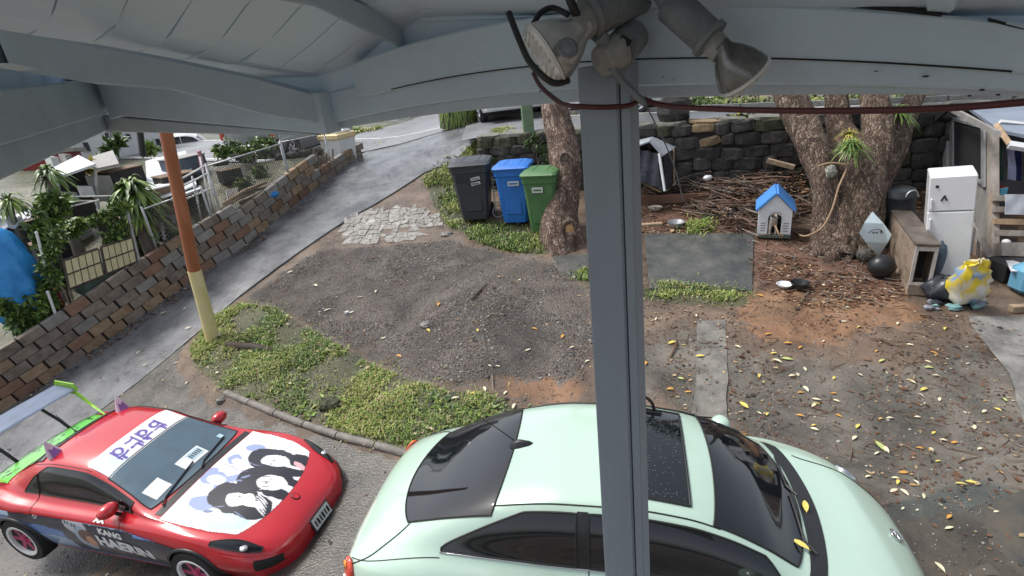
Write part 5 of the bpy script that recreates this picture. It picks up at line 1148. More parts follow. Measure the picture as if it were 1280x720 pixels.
def banner(x, y):
    c = np.full((x.size, 3), .76); ink = np.array([.13, .085, .36]); wob = (fbm(x, y, 20, 81)-.5)*.03
    c[y < -.25] = (.66, .76, .84)
    for k, cy in enumerate((-.27, -.10, .07, .24)):
        X, Y = x+wob, y-cy
        ring = el(X, Y, 2.16, .0, .055, .060) & ~el(X, Y, 2.16, .0, .028, .030); bar_ = (np.abs(X-2.235) < .013) & (np.abs(Y) < .075); st = (np.abs(Y-(.055 if k % 2 else -.05)) < .012) & (np.abs(X-2.19) < .09)
        leg_ = (np.abs(X-2.275) < .03) & (np.abs(Y-(.02 if k % 2 else -.02)) < .016); c[(ring if k != 1 else (np.abs(X-2.14) < .012) & (np.abs(Y) < .06)) | bar_ | st | leg_] = ink
    return c
M_s = rd_
rows = []
xs = np.linspace(2.04, 2.335, 50); ys = np.linspace(-1, 1, 150)
Xg, Yg = np.meshgrid(xs, ys, indexing='ij'); rows = [[rd_.P(x, 5-.93*abs(q), -1 if q < 0 else 1, .007) for q in ys] for x in xs]
o = MB().grid(rows).build('windscreen_banner', M_print, vr, smooth=True); set_cols(o, banner(Xg.ravel(), Yg.ravel()*.58))
def flank(x, z):
    n = x.size; c = np.empty((n, 3)); navy = np.array([.012, .014, .035]); blu = np.array([.10, .22, .52]); sky_ = np.array([.38, .55, .78]); wht = np.array([.70, .72, .75]); w = (fbm(x, z, 5, 91)-.5)*.10
    c[:] = navy; d = z-.62+.12*(x-1.0)+w
    c[(d < .04) & (x < 1.7)] = blu; c[(d < -.10) & (x < 1.75)] = sky_*.8; c[(np.abs(z-.79+.05*(x-2.2)**2+w*.3) < .035) & (x > 2.0)] = sky_; c[(np.abs(z-.72+w*.4) < .03) & (x > 2.8)] = blu*1.4
    c[z < .27+w*.3] = blu*.5; c[el(x, z, 1.95, .70, .17, .12, -.3)] = (.50, .54, .60); c[el(x, z, 2.02, .52, .12, .2, .2)] = (.36, .44, .55); c[(x < .9) & (z > .72)] = (.40, .55, .70)
    c[el(x+w, z, 2.06, .55, .10, .12)] = (.11, .035, .02); c[el(x, z+w*.4, 2.10, .49, .065, .09)] = (.55, .24, .12)
    for k in range(4): c[el(x, z, 1.82+.045*k, .735-.012*k, .013, .03, .2)] = navy
    c[el(x, z, .90, .80, .16, .012)] = wht; c[el(x, z, 1.36, .74, .03, .026) & ~el(x, z, 1.36, .74, .02, .016)] = wht
    return c
for sd in (-1, 1):
    o = decal('flank_print', np.linspace(.42, 3.62, 240), np.linspace(.22, .80, 60), None, flank, vr, side=sd, off=.005)
    me = o.data; b_ = bmesh.new(); b_.from_mesh(me); dead = []
    for f in b_.faces:
        q = f.calc_center_median(); X_ = q.x+rd_.L/2; x = 1.25-(1.25-X_)/.76 if X_ < 1.25 else unw(X_)
        if any((X_-rd_.wx(a))**2+(q.z-.32)**2 < .36**2 for a in (.86, 3.42)) or q.z > np.interp(x, [.4, 1.2, 2.6, 3.2, 3.62], [.80, .765, .765, .68, .60]): dead.append(f)
    bmesh.ops.delete(b_, geom=dead, context='FACES'); b_.to_mesh(me); b_.free()
def text_mesh(txt, size, off=.0):
    cu = bpy.data.curves.new('lettering', 'FONT'); cu.body = txt; cu.size = size; cu.offset = off; cu.resolution_u = 3; o = bpy.data.objects.new('lettering', cu); C.objects.link(o)
    bpy.context.view_layer.update(); me = bpy.data.meshes.new_from_object(o.evaluated_get(bpy.context.evaluated_depsgraph_get())); bpy.data.objects.remove(o); return me
def side_text(txt, size, x0, z0, slant=0., bold=.01, sx=1.):
    me = text_mesh(txt, size, bold)
    for v in me.vertices:
        x = x0+v.co.x*sx; z = z0+v.co.y+slant*v.co.x; v.co = (rd_.wx(x)-rd_.L/2, -(rd_.side(x, z)+.011), z)
    me.materials.append(M_white); return link('lettering', me, vr)
side_text('KANG', .105, 2.30, .665, -.12, .006, 1.1); side_text('HAERIN', .20, 2.22, .48, -.12, .012, 1.05)
side_text('xx', .11, 2.26, .80, 0, .004, 1.3)
# boot lid print, stickers, plates, wipers, grille
def spots(x, y):
    c = np.tile(np.array([.18, .60, .10]), (x.size, 1)); rr = np.random.default_rng(4)
    for k in range(26): c[el(x, y, rr.uniform(.1, .54), rr.uniform(-.6, .6), rr.uniform(.012, .028), rr.uniform(.02, .045), rr.uniform(0, 3))] = (.012, .016, .012)
    return c
decal('boot_print', np.linspace(.05, .58, 60), np.linspace(-.66, .66, 110), None, spots, vr, off=.006)
M_cyan = pmat('pale_cyan_sticker', (.45, .62, .70), .4, scale=20)
def wsticker(x0, x1, y0, y1, mat, off=.010, name='windscreen_sticker'):
    rows = [[(rd_.wx(x)-rd_.L/2, y, rd_.top(x, y)+off) for y in np.linspace(y0, y1, 8)] for x in np.linspace(x0, x1, 6)]; return MB().grid(rows).build(name, mat, vr)
wsticker(2.74, 2.90, -.12, .22, M_white); wsticker(2.76, 2.86, .02, .20, M_cyan, .013); wsticker(2.72, 2.90, -.56, -.34, M_white); wsticker(2.80, 2.86, .46, .52, M_cyan)
for k in range(6): wsticker(2.785, 2.84, .035+.027*k, .05+.027*k, M_seam, .016, 'sticker_letters')
for y0, y1 in ((-.60, .0), (-.02, .50)): MB().tube([(3.02-rd_.L/2, y0, rd_.top(3.02, y0)+.03)]+[(2.98-.10*k/6-rd_.L/2, y0+(y1-y0)*k/6, rd_.top(2.98-.10*k/6, y0+(y1-y0)*k/6)+.02) for k in range(1, 7)], .010, 5).build('wiper', M_blackp, vr)
rd_.panel('cowl_panel', 2.99, 3.06, 3.9, 5, 0, .004, M_blackp, vr, nx=4)
c = rd_.P(4.02, 5, 1, .002); nrm = rd_.P(4.02, 5, 1, .1)-rd_.P(4.02, 5, 1, 0); Mq = frame(c, nrm, (0, 1, 0)); MB().lathe([(.055, 0), (.055, .006), (.001, .008)], 20, Mq @ Matrix.Diagonal((1, .72, 1, 1))).build('bonnet_badge', M_blackp, vr, smooth=True)
mb = MB(); mb.lathe([(.040, .007), (.044, .010), (.036, .011), (.034, .008)], 18, Mq @ Matrix.Diagonal((1, .72, 1, 1))); mb.build('badge_ring', M_red, vr)
x_f = rd_.wx(rd_.L)-rd_.L/2
pl = MB().box((x_f+.012, 0, .40), (.02, .34, .17), ry=R(-18), ch=.004).build('number_plate', M_blackp, vr); mb = MB().box((x_f+.021, 0, .401), (.012, .305, .14), ry=R(-18)); mb.build('plate_face', pmat('pale_plate', (.62, .64, .66), .4, scale=9), pl)
mb = MB()
for k in range(6): mb.box((x_f+.029, -.115+.046*k, .40), (.004, .018+.01*(k % 2), .075), ry=R(-18))
mb.build('plate_characters', M_seam, pl)
mb = MB(); rows = [[(x_f-.03-.30*abs(y/.62)**2.2, y, z) for z in (.20, .26, .32)] for y in np.linspace(-.50, .50, 17)]; mb.grid([[(p[0]+.02, p[1], p[2]) for p in r_] for r_ in rows]); mb.build('grille', M_seam, vr)
mb = MB(); rows = [[(x_f+q-.34*abs(y/.8)**2.4, y, .17+z) for q, z in ((-.10, .0), (.05, .0), (.06, .03), (-.06, .05))] for y in np.linspace(-.80, .80, 25)]; mb.grid(rows); mb.build('front_lip', M_red, vr, smooth=True)
for sd in (-1, 1): rd_.panel('side_intake', 4.02, 4.19, .75, 1.55, sd, .006, M_seam, vr, 8, 5); rd_.panel('bumper_crease', 3.75, 4.22, 1.72, 1.80, sd, .012, M_red, vr, 10, 3)

# ------------------------------------------------------------------ stone retaining wall under the road
sw = thing('retaining_wall', 'dark lava stone retaining wall across the back of the yard below the road', 'wall', (4.5, 12.3, .7))
wdir = np.array([WX[1]-WX[0], WY[1]-WY[0]]); WLN = np.linalg.norm(wdir); wdir /= WLN; wn = np.array([wdir[1], -wdir[0]])
def wp(s, z, o=0.): q = np.array([WX[0], WY[0]])+wdir*s+wn*o; return np.array([q[0], q[1], z])
def wtop(s): q = wp(s, 0, -.4); return float(upper(q[0], q[1]))+.03
mb = MB(); rows = []
for s in np.linspace(-.6, 14, 40):
    b = wp(s, 0)[:2]; z0 = float(T0(b[0]+wn[0]*.5, b[1]+wn[1]*.5))-.3; z1 = wtop(s)-.02; rows.append([wp(s, z0, .02), wp(s, z1, .02), wp(s, z1, -.42), wp(s, z0, -.42)])
mb.grid(rows).build('mortar_core', M_mort, sw, world=True)
nst = 0; rr_ = np.random.default_rng(21); M_cop = pmat('weathered_coping', (.12, .12, .10), .8, scale=6, bump=1, col2=(.25, .245, .21), rv=.2)
for r_ in range(7):
    s = -.6+rr_.uniform(-.2, 0)
    while s < 11.5:
        wd = rr_.uniform(.28, .62) if r_ < 6 else rr_.uniform(.5, .9); b = wp(s+wd/2, 0)[:2]; zb = float(T0(b[0]+wn[0]*.5, b[1]+wn[1]*.5))-.05; H = wtop(s+wd/2)-zb; h = H/6
        if r_ == 6: z = zb+H-.0; hh = .05; mat = M_cop; th = .14
        else: z = zb+h*(r_+.5)+rr_.normal(0, .02); hh = h*.52*rr_.uniform(.85, 1.08); mat = M_lava if rr_.random() < .72 else M_moss; th = .10
        c = wp(s+wd/2, z, .03 if r_ < 6 else -.16)
        u, v = proj(c)
        if 866 < u < 898 and 150 < v < 180: mat = M_tanst; hh *= .7
        if u < 1220: 
            M = Matrix.Translation(c) @ Matrix.Rotation(math.atan2(wdir[1], wdir[0])+rr_.normal(0, .05), 4, 'Z') @ Matrix.Rotation(rr_.normal(0, .06), 4, 'Y')
            q = 1.0; w2, d2 = wd*.5*.97, (th if r_ < 6 else .26); mb = MB()
            pts = []
            for sz in (-1, 1):
                for f in (.80, 1.0) if sz < 0 else (1.0, .80):
                    zz = sz*hh*(1 if f < 1 else .72); k = 8; pts.append([(w2*f*max(-1, min(1, 1.28*math.cos(2*math.pi*i/k+.39)))*(1+rr_.uniform(-.07, .07)), d2*f*max(-1, min(1, 1.28*math.sin(2*math.pi*i/k+.39)))*(1+rr_.uniform(-.10, .10)), zz*(1+rr_.uniform(-.08, .08))) for i in range(k)])
            flp = [p for g in pts for p in g]; fs = [(a*8+i, a*8+(i+1) % 8, a*8+8+(i+1) % 8, a*8+8+i) for a in range(3) for i in range(8)]+[tuple(range(7, -1, -1)), tuple(range(24, 32))]
            mb.add(flp, fs, M).build('stone', mat, sw, world=True); nst += 1
        s += wd
# plants on and beyond the wall
def onU(u, v): P = UH(u, v); return P
def wclump(L, dep, k=.8): return [(AD(u, v, dep), (r_*dep/FPX, r_*dep/FPX*k, r_*dep/FPX)) for u, v, r_ in L]
bush('creeper', 'dark small leaved creeper hanging down the stone wall behind the blue bin', 'creeper', wp(.8, .95, .12), wclump([(668, 172, 7), (676, 186, 8), (684, 198, 8), (660, 180, 6), (690, 178, 6), (702, 190, 7)], 12.6, .3), 700, .075, [M_leafD, M_leafA, M_leafD], seed=31)
bush('shrub', 'low weedy shrub growing along the top of the retaining wall', 'shrub', wp(4.2, wtop(4.2), -.2), wclump([(925, 146, 6), (936, 147, 7), (948, 148, 6), (914, 148, 4)], 12.2, .5), 300, .10, [M_leafD, M_leafA, M_leafY], seed=32)
mb = MB()
def hedge(label, pts, dep, n, size, seed, mats):
    b = AD(*pts[len(pts)//2][:2], dep); z = float(upper(b[0], b[1])); return bush('hedge', label, 'hedge', (b[0], b[1], z), wclump(pts, dep, .6), n, size, mats, seed=seed)
hedge('bright clipped hedge across the road behind the dark boulder', [(x, 128+2*math.sin(x*.3), 8) for x in range(846, 968, 10)], 16.2, 1700, .16, 41, [M_leafB, M_leafA, M_leafB])
hedge('dark overgrown hedge across the road behind the big tree', [(x, 132+4*math.sin(x*.21), 14) for x in range(978, 1190, 15)], 14.0, 2200, .18, 42, [M_leafD, M_leafA, M_leafD])
hedge('grey green hedge across the road left of the mossy stump', [(x, 126, 9) for x in range(470, 560, 11)], 27, 500, .3, 43, [M_leafA, M_leafB, M_leafD])
t = thing('rail_fence', 'white rail fence on the far side of the road behind the clipped hedge', 'fence', UH(905, 126))
for k, u in enumerate(range(858, 970, 22)):
    p = AD(u, 128, 17.0); MB().box((p[0], p[1], p[2]-.1), (.10, .10, 1.1)).build('post', M_white, t, world=True)
for v in (114, 121): MB().tube([AD(850, v+6, 17.0), AD(975, v-8, 17.0)], .035, 6).build('rail', M_white, t, world=True)
# boulder, stump, green post, vehicles on the road
P = wp(3.15, wtop(3.15), -.25); u, v = proj(P)
tb = tag(MB().blob((0, 0, .28), (.40, .34, .38), 9, 12, .10, 5).build('boulder', M_lava, smooth=False), 'dark boulder sitting on top of the retaining wall just right of the post', 'boulder'); tb.location = Vector(VP(842, 150, wp(0, 0, -.28), wp(9, 0, -.28))-np.array([0, 0, .05]))
P = UH(574, 158); hgt = max(.8, HGT(P, 134)); t = thing('mossy_stump', 'broad mossy stump hung with grass at the road edge beside the white pickup', 'stump', P)
mb = MB(); rows = [[(.55*(1.1-.15*q)*math.cos(a)*(1+.06*math.sin(7*a)), .45*(1.1-.15*q)*math.sin(a)*(1+.06*math.sin(5*a)), hgt*q) for a in np.linspace(0, 2*math.pi, 31)] for q in (0, .25, .5, .75, 1)]
mb.grid(rows).build('trunk', M_moss, t, smooth=True)
mb = MB(); rg = np.random.default_rng(3)
for k in range(500):
    a = rg.uniform(0, 2*math.pi); h = rg.uniform(.25, 1)*hgt; r_ = .56; p = Vector((r_*math.cos(a), r_*.82*math.sin(a), h)); q = p+Vector((math.cos(a)*.08, math.sin(a)*.08, -.3)); sd_ = Vector((-math.sin(a), math.cos(a), 0))*.02; mb.add([p-sd_, p+sd_, q], [(0, 1, 2)])
mb.build('hanging_grass', M_leafB, t)
P = UH(661, 168); hgt = HGT(P, 122); t = thing('green_post', 'faded sage green square post at the road edge behind the bark trunk', 'post', P)
M_sage = pmat('sage_green_paint', (.20, .29, .17), .6, scale=5, bump=.4, var=.15); MB().box((0, 0, hgt*.55), (.27, .22, hgt*1.1), ch=.02).build('shaft', M_sage, t); MB().box((0, 0, hgt*1.1+.03), (.33, .28, .06), ch=.015).build('cap', M_sage, t)
M_whitecar = pmat('white_car_paint', (.70, .71, .73), .28, var=.03, scale=2, coat=.7); M_greycar = pmat('grey_truck_paint', (.20, .205, .21), .32, var=.05, scale=2, coat=.6)
suv_rows = [(0, .70, .42, .78, .6, .76, .85, .70, .95, .62, 1.2, 1.25), (.12, .80, .34, .88, .62, .87, .95, .80, 1.02, .68, 1.42, 1.48), (.35, .84, .30, .92, .62, .90, 1.0, .82, 1.06, .68, 1.64, 1.70), (1.2, .86, .3, .93, .62, .91, 1.02, .83, 1.08, .68, 1.70, 1.77), (2.2, .86, .3, .93, .62, .91, 1.02, .83, 1.08, .67, 1.68, 1.75),
    (2.7, .86, .3, .93, .62, .91, 1.02, .82, 1.08, .66, 1.52, 1.60), (3.25, .86, .3, .93, .62, .91, 1.02, .82, 1.06, .70, 1.10, 1.14), (4.0, .84, .3, .92, .6, .88, .95, .76, .99, .5, 1.02, 1.04), (4.4, .78, .34, .86, .58, .80, .84, .66, .88, .4, .91, .93), (4.55, .68, .40, .74, .56, .68, .70, .55, .74, .3, .77, .79)]
def simple_car(label, P, yaw, paint, cat='car', flip=False, sc=1.):
    c = Car(suv_rows); t = thing('parked_car', label, cat, P, yaw, 'vehicles beyond the yard'); 
    if sc != 1: t.matrix_basis = t.matrix_basis @ Matrix.Scale(sc, 4)
    c.shell(paint, t, [(.85, .36, .40), (3.6, .36, .40)], 60, 6)
    for sd in (-1, 1):
        for cx in (.85, 3.6): wheel(t, cx-c.L/2, sd*.82, .36, .22, M_chrome, M_chrome, 6, sd); arch(t, cx, .36, .40, lambda x, z: c.side(x, z), paint, c.L, sd)
        c.panel('side_window', .5, 2.0, 3.1, 3.9, sd, .006, M_glass, t, 10, 6, M_seam); c.panel('side_window', 2.05, 3.0, 3.1, lambda x: 3.9 if x < 2.6 else 3.9-.6*(x-2.6)/.4, sd, .006, M_glass, t, 10, 6, M_seam)
        q = c.P(.10, 2.3, sd, .01); MB().box(q, (.08, .12, .24), ch=.01).build('tail_lamp', M_lampr, t); q = c.P(4.42, 2.3, sd, .01); MB().box(q, (.08, .26, .14), ch=.01).build('head_lamp', M_chrome, t)
    c.panel('windscreen', 2.72, 3.24, 4.05, 5, 0, .006, M_glass, t, 8, 6, M_seam); c.panel('rear_window', .04, .30, 4.0, 5, 0, .006, M_glass, t, 6, 6, M_seam)
    b = MB().box((c.L/2-.05, 0, .50), (.26, 1.72, .30), ch=.05).build('front_bumper', paint, t); MB().box((c.L/2+.075, 0, .50), (.02, .9, .10)).build('bumper_slot', M_seam, b)
    b = MB().box((-c.L/2+.04, 0, .55), (.26, 1.70, .32), ch=.05).build('rear_bumper', paint, t)
    for k in (-.5, .5): MB().box((-c.L/2-.092, k*.9, .56), (.02, .42, .05)).build('bumper_slot', M_seam, b)
    MB().box((-c.L/2-.092, 0, .50), (.02, .34, .09)).build('number_plate', M_seam, b)
    MB().box((0, 0, .30), (c.L*.9, 1.5, .16)).build('underbody', M_under, t); return t
P = UH(622, 153); wa = math.atan2(rd[1], rd[0])
simple_car('white pickup nose parked across the road between mossy stump and green post', P+np.array([.2, 2.0, 0]), R(-82), M_whitecar, 'pickup')
simple_car('white car glimpsed across the road right behind the porch post', UH(716, 150)+np.array([1.2, 1.4, 0]), wa, M_whitecar)
Pn = LWV(372, 196, 2.6); P = LWV(372, 190, 3.1); zt = float(upper(P[0], P[1]))
t = simple_car('grey truck parked above the shrubs in the neighbour yard, mostly hidden by the eave', (P[0], P[1], float(AD(374, 189, (P-EYE)@F_)[2])-.1), R(74), M_greycar, 'truck')
P = LWV(246, 205, 15.0); simple_car('white van parked in the neighbour yard behind the orange pole', (P[0], P[1], P[2]-.2), R(20), M_whitecar, 'van')
P = LWV(232, 214, 4.0); t = thing('scrap_heap', 'heap of dark scrap under the white van behind the pipe gate', 'heap', (P[0], P[1], P[2]-.5))
for k in range(9): MB().box((rng.uniform(-.9, .9), rng.uniform(-.4, .4), rng.uniform(.1, .6)), (rng.uniform(.3, .8), rng.uniform(.2, .5), rng.uniform(.1, .35)), rng.uniform(0, 3), rng.uniform(-.3, .3)).build('scrap', [M_dark, M_greyw, M_black][k % 3], t)

# ------------------------------------------------------------------ refuse carts
def cart(label, u, v, vtop, w0, w1, d0, body, lid, rz, stick=True, arms=True):
    P = G(u, v); H = HGT(P, vtop); t = thing('refuse_bin', label, 'bin', P, rz, 'wheeled refuse bins by the bark trunk'); mb = MB()
    rings = []
    for z, w_, dd, yo in ((.03, w0*.92, d0*.80, 0), (H*.12, w0, d0*.84, 0), (H*.55, w0+(w1-w0)*.55, d0*.92, -.01), (H*.80, w1*.97, d0*.97, -.015), (H*.82, w1*1.03, d0*1.03, -.015), (H*.92, w1*1.04, d0*1.05, -.015)):
        c_ = .05; x, y = w_/2, dd/2; rings.append([(-x+c_, -y+yo, z), (x-c_, -y+yo, z), (x, -y+c_+yo, z), (x, y-c_+yo, z), (x-c_, y+yo, z), (-x+c_, y+yo, z), (-x, y-c_+yo, z), (-x, -y+c_+yo, z), (-x+c_, -y+yo, z)])
    mb.grid(rings); n = 9; mb.add(rings[0][:8], [tuple(range(7, -1, -1))]); mb.build('body', body, t, smooth=True, sharp=30)
    rings = []
    for z, k, yo in ((H*.915, 1.10, -.02), (H*.945, 1.13, -.02), (H*.975, 1.06, -.0), (H*1.0, .80, .02)):
        x, y = w1*k/2, d0*k*1.02/2; c_ = .06; rings.append([(-x+c_, -y+yo, z), (x-c_, -y+yo, z), (x, -y+c_+yo, z), (x, y-c_+yo, z), (x-c_, y+yo, z), (-x+c_, y+yo, z), (-x, y-c_+yo, z), (-x, -y+c_+yo, z), (-x+c_, -y+yo, z)])
    mb = MB().grid(rings); mb.add(rings[-1][:8], [tuple(range(8))]); mb.add(rings[0][:8], [tuple(range(7, -1, -1))]); ld = mb.build('lid', lid, t, smooth=True, sharp=25)
    mb = MB()
    for k in (-1, 1): mb.box((k*w1*.22, 0, H*.995), (w1*.10, d0*.8, .03), ch=.01)
    mb.build('lid_rib', lid, ld); MB().tube([(-w1*.40, d0*.55, H*.93), (-w1*.40, d0*.66, H*.95), (w1*.40, d0*.66, H*.95), (w1*.40, d0*.55, H*.93)], .018, 8).build('handle', lid, t)
    mb = MB()
    if arms:
        for k in range(4): mb.box((-w1*.38+k*w1*.09, -d0*.50, H*.72), (.02, .035, H*.12), ch=.004)
        mb.build('moulded_rib', body, t)
    for k in (-1, 1):
        MB().lathe([(.05, -.03), (.11, -.03), (.125, -.015), (.125, .015), (.11, .03), (.05, .03)], 20, Matrix.Translation((k*(w0*.5+.02), d0*.36, .125)) @ Matrix.Rotation(R(90), 4, 'Y')).build('wheel', M_rubber, t, smooth=True, sharp=40)
    MB().box((0, -d0*.44, H*.40), (w0*.62, .03, H*.46), ch=.012).build('front_panel', body, t)
    return t, H
M_binblk = pmat('charcoal_bin_plastic', (.045, .050, .058), .42, scale=7, bump=.3, bscale=120, var=.15); M_binblu = pmat('blue_bin_plastic', (.025, .17, .58), .38, scale=7, bump=.3, bscale=120, var=.10); M_bingrn = pmat('green_bin_plastic', (.060, .15, .055), .42, scale=7, bump=.3, bscale=120, var=.15, col2=(.085, .20, .07))
M_lab = pmat('white_sticker', (.60, .61, .60), .5, scale=30, var=.15)
t, H = cart('charcoal wheeled refuse bin with two white stickers, left of the blue bin', 597, 271, 198, .62, .80, .80, M_binblk, M_binblk, R(-6))
for x, z in ((.12, .62), (.12, .54)): 
    o = MB().box((x, -.442 if z < .6 else -.45, H*z+.14), (.20, .012, .065), ry=R(-8), ch=.003).build('sticker', M_lab, t); m_ = MB()
    for k in range(5): m_.box((x-.07+.033*k, -.458, H*z+.14), (.018, .006, .03), ry=R(-8))
    m_.build('sticker_print', M_binblk, o)
t, H = cart('bright blue wheeled refuse bin in the middle of the row', 648, 275, 202, .55, .70, .70, M_binblu, M_binblu, R(-14), arms=False)
o = MB().box((.05, -.385, H*.70), (.24, .012, .10), ch=.003).build('sticker', M_lab, t); MB().box((.05, -.394, H*.70), (.18, .006, .03)).build('sticker_print', M_binblu, o)
t, H = cart('green wheeled refuse bin tucked against the bark trunk', 682, 287, 210, .52, .66, .66, M_bingrn, M_bingrn, R(-18), arms=False)
o = MB().box((-.02, -.362, H*.72), (.22, .012, .11), ch=.003).build('sticker', M_lab, t); MB().box((-.02, -.371, H*.72), (.16, .006, .035)).build('sticker_print', M_bingrn, o)
t = thing('hand_trolley', 'grey wire trolley squeezed between the charcoal and blue bins', 'trolley', G(624, 272))
MB().tube([(.0+.13*math.cos(a), 0, .14+.13*math.sin(a)) for a in np.linspace(0, 2*math.pi, 20)], .014, 6).build('wheel', M_galv, t)
for k in (-.06, .06): MB().tube([(k, 0, .14), (k, .05, .95)], .012, 6).build('upright', M_galv, t)
for z in (.35, .6, .85): MB().tube([(-.06, .02, z), (.06, .02, z)], .01, 6).build('rung', M_galv, t)

# ------------------------------------------------------------------ trees
M_bk1 = barkmat('flaky_brown_bark', (.055, .034, .026), (.18, .115, .085), (.46, .36, .29)); M_bk2 = barkmat('red_soil_bark', (.045, .030, .021), (.15, .098, .068), (.40, .31, .24))
M_cutw = pmat('cut_wood', (.34, .17, .07), .7, scale=16, col2=(.55, .33, .16))
def limb(mb, path, rads, n=26, seed=1, ridge=.10, lump=.12, sub=8):
    """a bark tube with vertical ridges and lumps"""
    P = [Vector(p) for p in path]; pts = []; rs = []
    for i in range(len(P)-1):
        p0, p1, p2, p3 = P[max(i-1, 0)], P[i], P[i+1], P[min(i+2, len(P)-1)]
        for k in range(sub):
            t = k/sub; pts.append(.5*((2*p1)+(p2-p0)*t+(2*p0-5*p1+4*p2-p3)*t*t+(3*p1-p0-3*p2+p3)*t**3)); rs.append(rads[i]*(1-t)+rads[i+1]*t)
    pts.append(P[-1]); rs.append(rads[-1]); prev = None; rows = []
    for i, p in enumerate(pts):
        t = (pts[min(i+1, len(pts)-1)]-pts[max(i-1, 0)]).normalized(); a = prev or (Vector((0, 1, 0)) if abs(t.y) < .9 else Vector((1, 0, 0))); x = (a-t*a.dot(t)).normalized(); prev = x; y = t.cross(x); row = []
        for k in range(n):
            th = 2*math.pi*k/n; d = x*math.cos(th)+y*math.sin(th); q = p+d*rs[i]
            nz = mnoise.noise(Vector((d.x*3.2+seed, d.y*3.2, q.z*1.1)))*ridge*1.8+mnoise.noise(Vector((q.x*2.6, q.y*2.6, q.z*2.2+seed)))*lump*1.5+mnoise.noise(Vector((d.x*9+seed*3, d.y*9, q.z*2.6)))*ridge*.9
            row.append(p+d*rs[i]*(1+nz))
        row.append(row[0]); rows.append(row)
    mb.grid(rows)
def crown(mb, c, r, n, size, seed):
    rr = np.random.default_rng(seed); cl = [(np.array(c)+rr.normal(size=3)*np.array(r)*.5, np.array(r)*rr.uniform(.25, .5)) for _ in range(26)]; leaves(mb, cloud(cl, n, rr), size, rr, .4)
# single trunk by the bins
B = G(703, 306)-np.array([0, 0, .30]); d1 = (B-EYE)@F_
def bp(u, v, dd=0.): return AD(u, v, d1+dd)
t1 = thing('tree', 'flaky barked trunk with a sawn knot between the green bin and the post', 'tree', B)
mb = MB(); limb(mb, [B, bp(700, 292), bp(702, 262, .1), bp(708, 215, .25), bp(702, 172, .4), bp(690, 128, .55), bp(672, 40, .9), bp(660, -80, 1.3)], [.52, .40, .315, .315, .30, .27, .24, .20], 40, 3, .13, .10)
for a, l in ((-2.6, .75), (-1.9, .6), (-.9, .65), (-.2, .6), (2.6, .5)):
    q = [B+np.array([math.cos(a)*k, math.sin(a)*k, .34-.36*k/l*1.1]) for k in np.linspace(.1, l, 5)]; limb(mb, q, [.16, .13, .10, .07, .03], 10, 5, .1, .15, 3)
mb.build('trunk', M_bk1, t1, smooth=True, world=True)
def knot(parent, u, v, dep, r, ax, mat):
    M = frame(AD(u, v, dep), ax, (0, 0, 1)); mb = MB(); mb.lathe([(r*1.35, -.06), (r*1.3, .02), (r*1.05, .05), (r*.92, .03)], 18, M @ Matrix.Diagonal((.85, 1.15, 1, 1))); o = mb.build('knot', M_bk1, parent, smooth=True, world=True)
    mb = MB().lathe([(r*.93, .02), (r*.6, .032), (.001, .034)], 18, M @ Matrix.Diagonal((.85, 1.15, 1, 1))); mb.v = [tuple(parent.matrix_basis.inverted() @ Vector(p)) for p in mb.v]; mb.build('sawn_face', mat, o, smooth=True)
knot(t1, 712, 287, d1-.36, .145, (-.05, -1, .15), M_cutw); knot(t1, 706, 199, d1-.06, .10, (-.1, -1, .1), M_bk1)
mb = MB(); crown(mb, bp(660, -190, 1.6), (2.2, 2.0, 1.0), 3200, .20, 8); mb.build('crown', M_leafA, t1, world=True)
for a in range(5):
    mb = MB(); e = bp(660, -80, 1.3)+np.array([math.cos(a*1.3)*1.5, math.sin(a*1.3)*1.5, 1.1]); limb(mb, [bp(664, -50, 1.2), (bp(660, -80, 1.3)+e)/2+np.array([0, 0, .2]), e], [.15, .10, .04], 8, a, .1, .1, 4); mb.build('branch', M_bk1, t1, world=True, smooth=True)
# big many stemmed tree
B = G(1062, 308)-np.array([0, 0, .10]); d2 = (B-EYE)@F_
def bp(u, v, dd=0.): return AD(u, v, d2+dd)
t2 = thing('tree', 'big tree with leaning stems, reddish roots and a fern in its fork', 'tree', B)
mb = MB()
limb(mb, [B+np.array([.0, .1, -.1]), bp(1062, 285, .1), bp(1066, 245, .15), bp(1066, 205, .2), bp(1050, 160, .45), bp(1044, 110, .6), bp(1036, 20, .9), bp(1030, -90, 1.4)], [.62, .50, .44, .40, .22, .20, .18, .14], 44, 11, .10, .10)
limb(mb, [B+np.array([-.42, -.05, -.1]), bp(1032, 280, -.0), bp(1031, 238, -.02), bp(1020, 195, .0), bp(1001, 152, .1), bp(982, 108, .2), bp(958, 20, .5), bp(930, -90, .9)], [.32, .22, .22, .25, .25, .25, .20, .15], 34, 13, .10, .09)
limb(mb, [B+np.array([.22, -.02, -.1]), bp(1078, 270, .0), bp(1086, 215, .05), bp(1096, 168, .1), bp(1093, 128, .2), bp(1090, 95, .3), bp(1076, 0, .6), bp(1080, -90, .9)], [.34, .32, .31, .27, .24, .22, .19, .14], 34, 15, .10, .10)
limb(mb, [bp(1086, 250, .2), bp(1108, 200, .2), bp(1124, 160, .3), bp(1146, 115, .5), bp(1180, 40, .8), bp(1210, -60, 1.2)], [.25, .25, .21, .15, .12, .08], 24, 17, .12, .12)
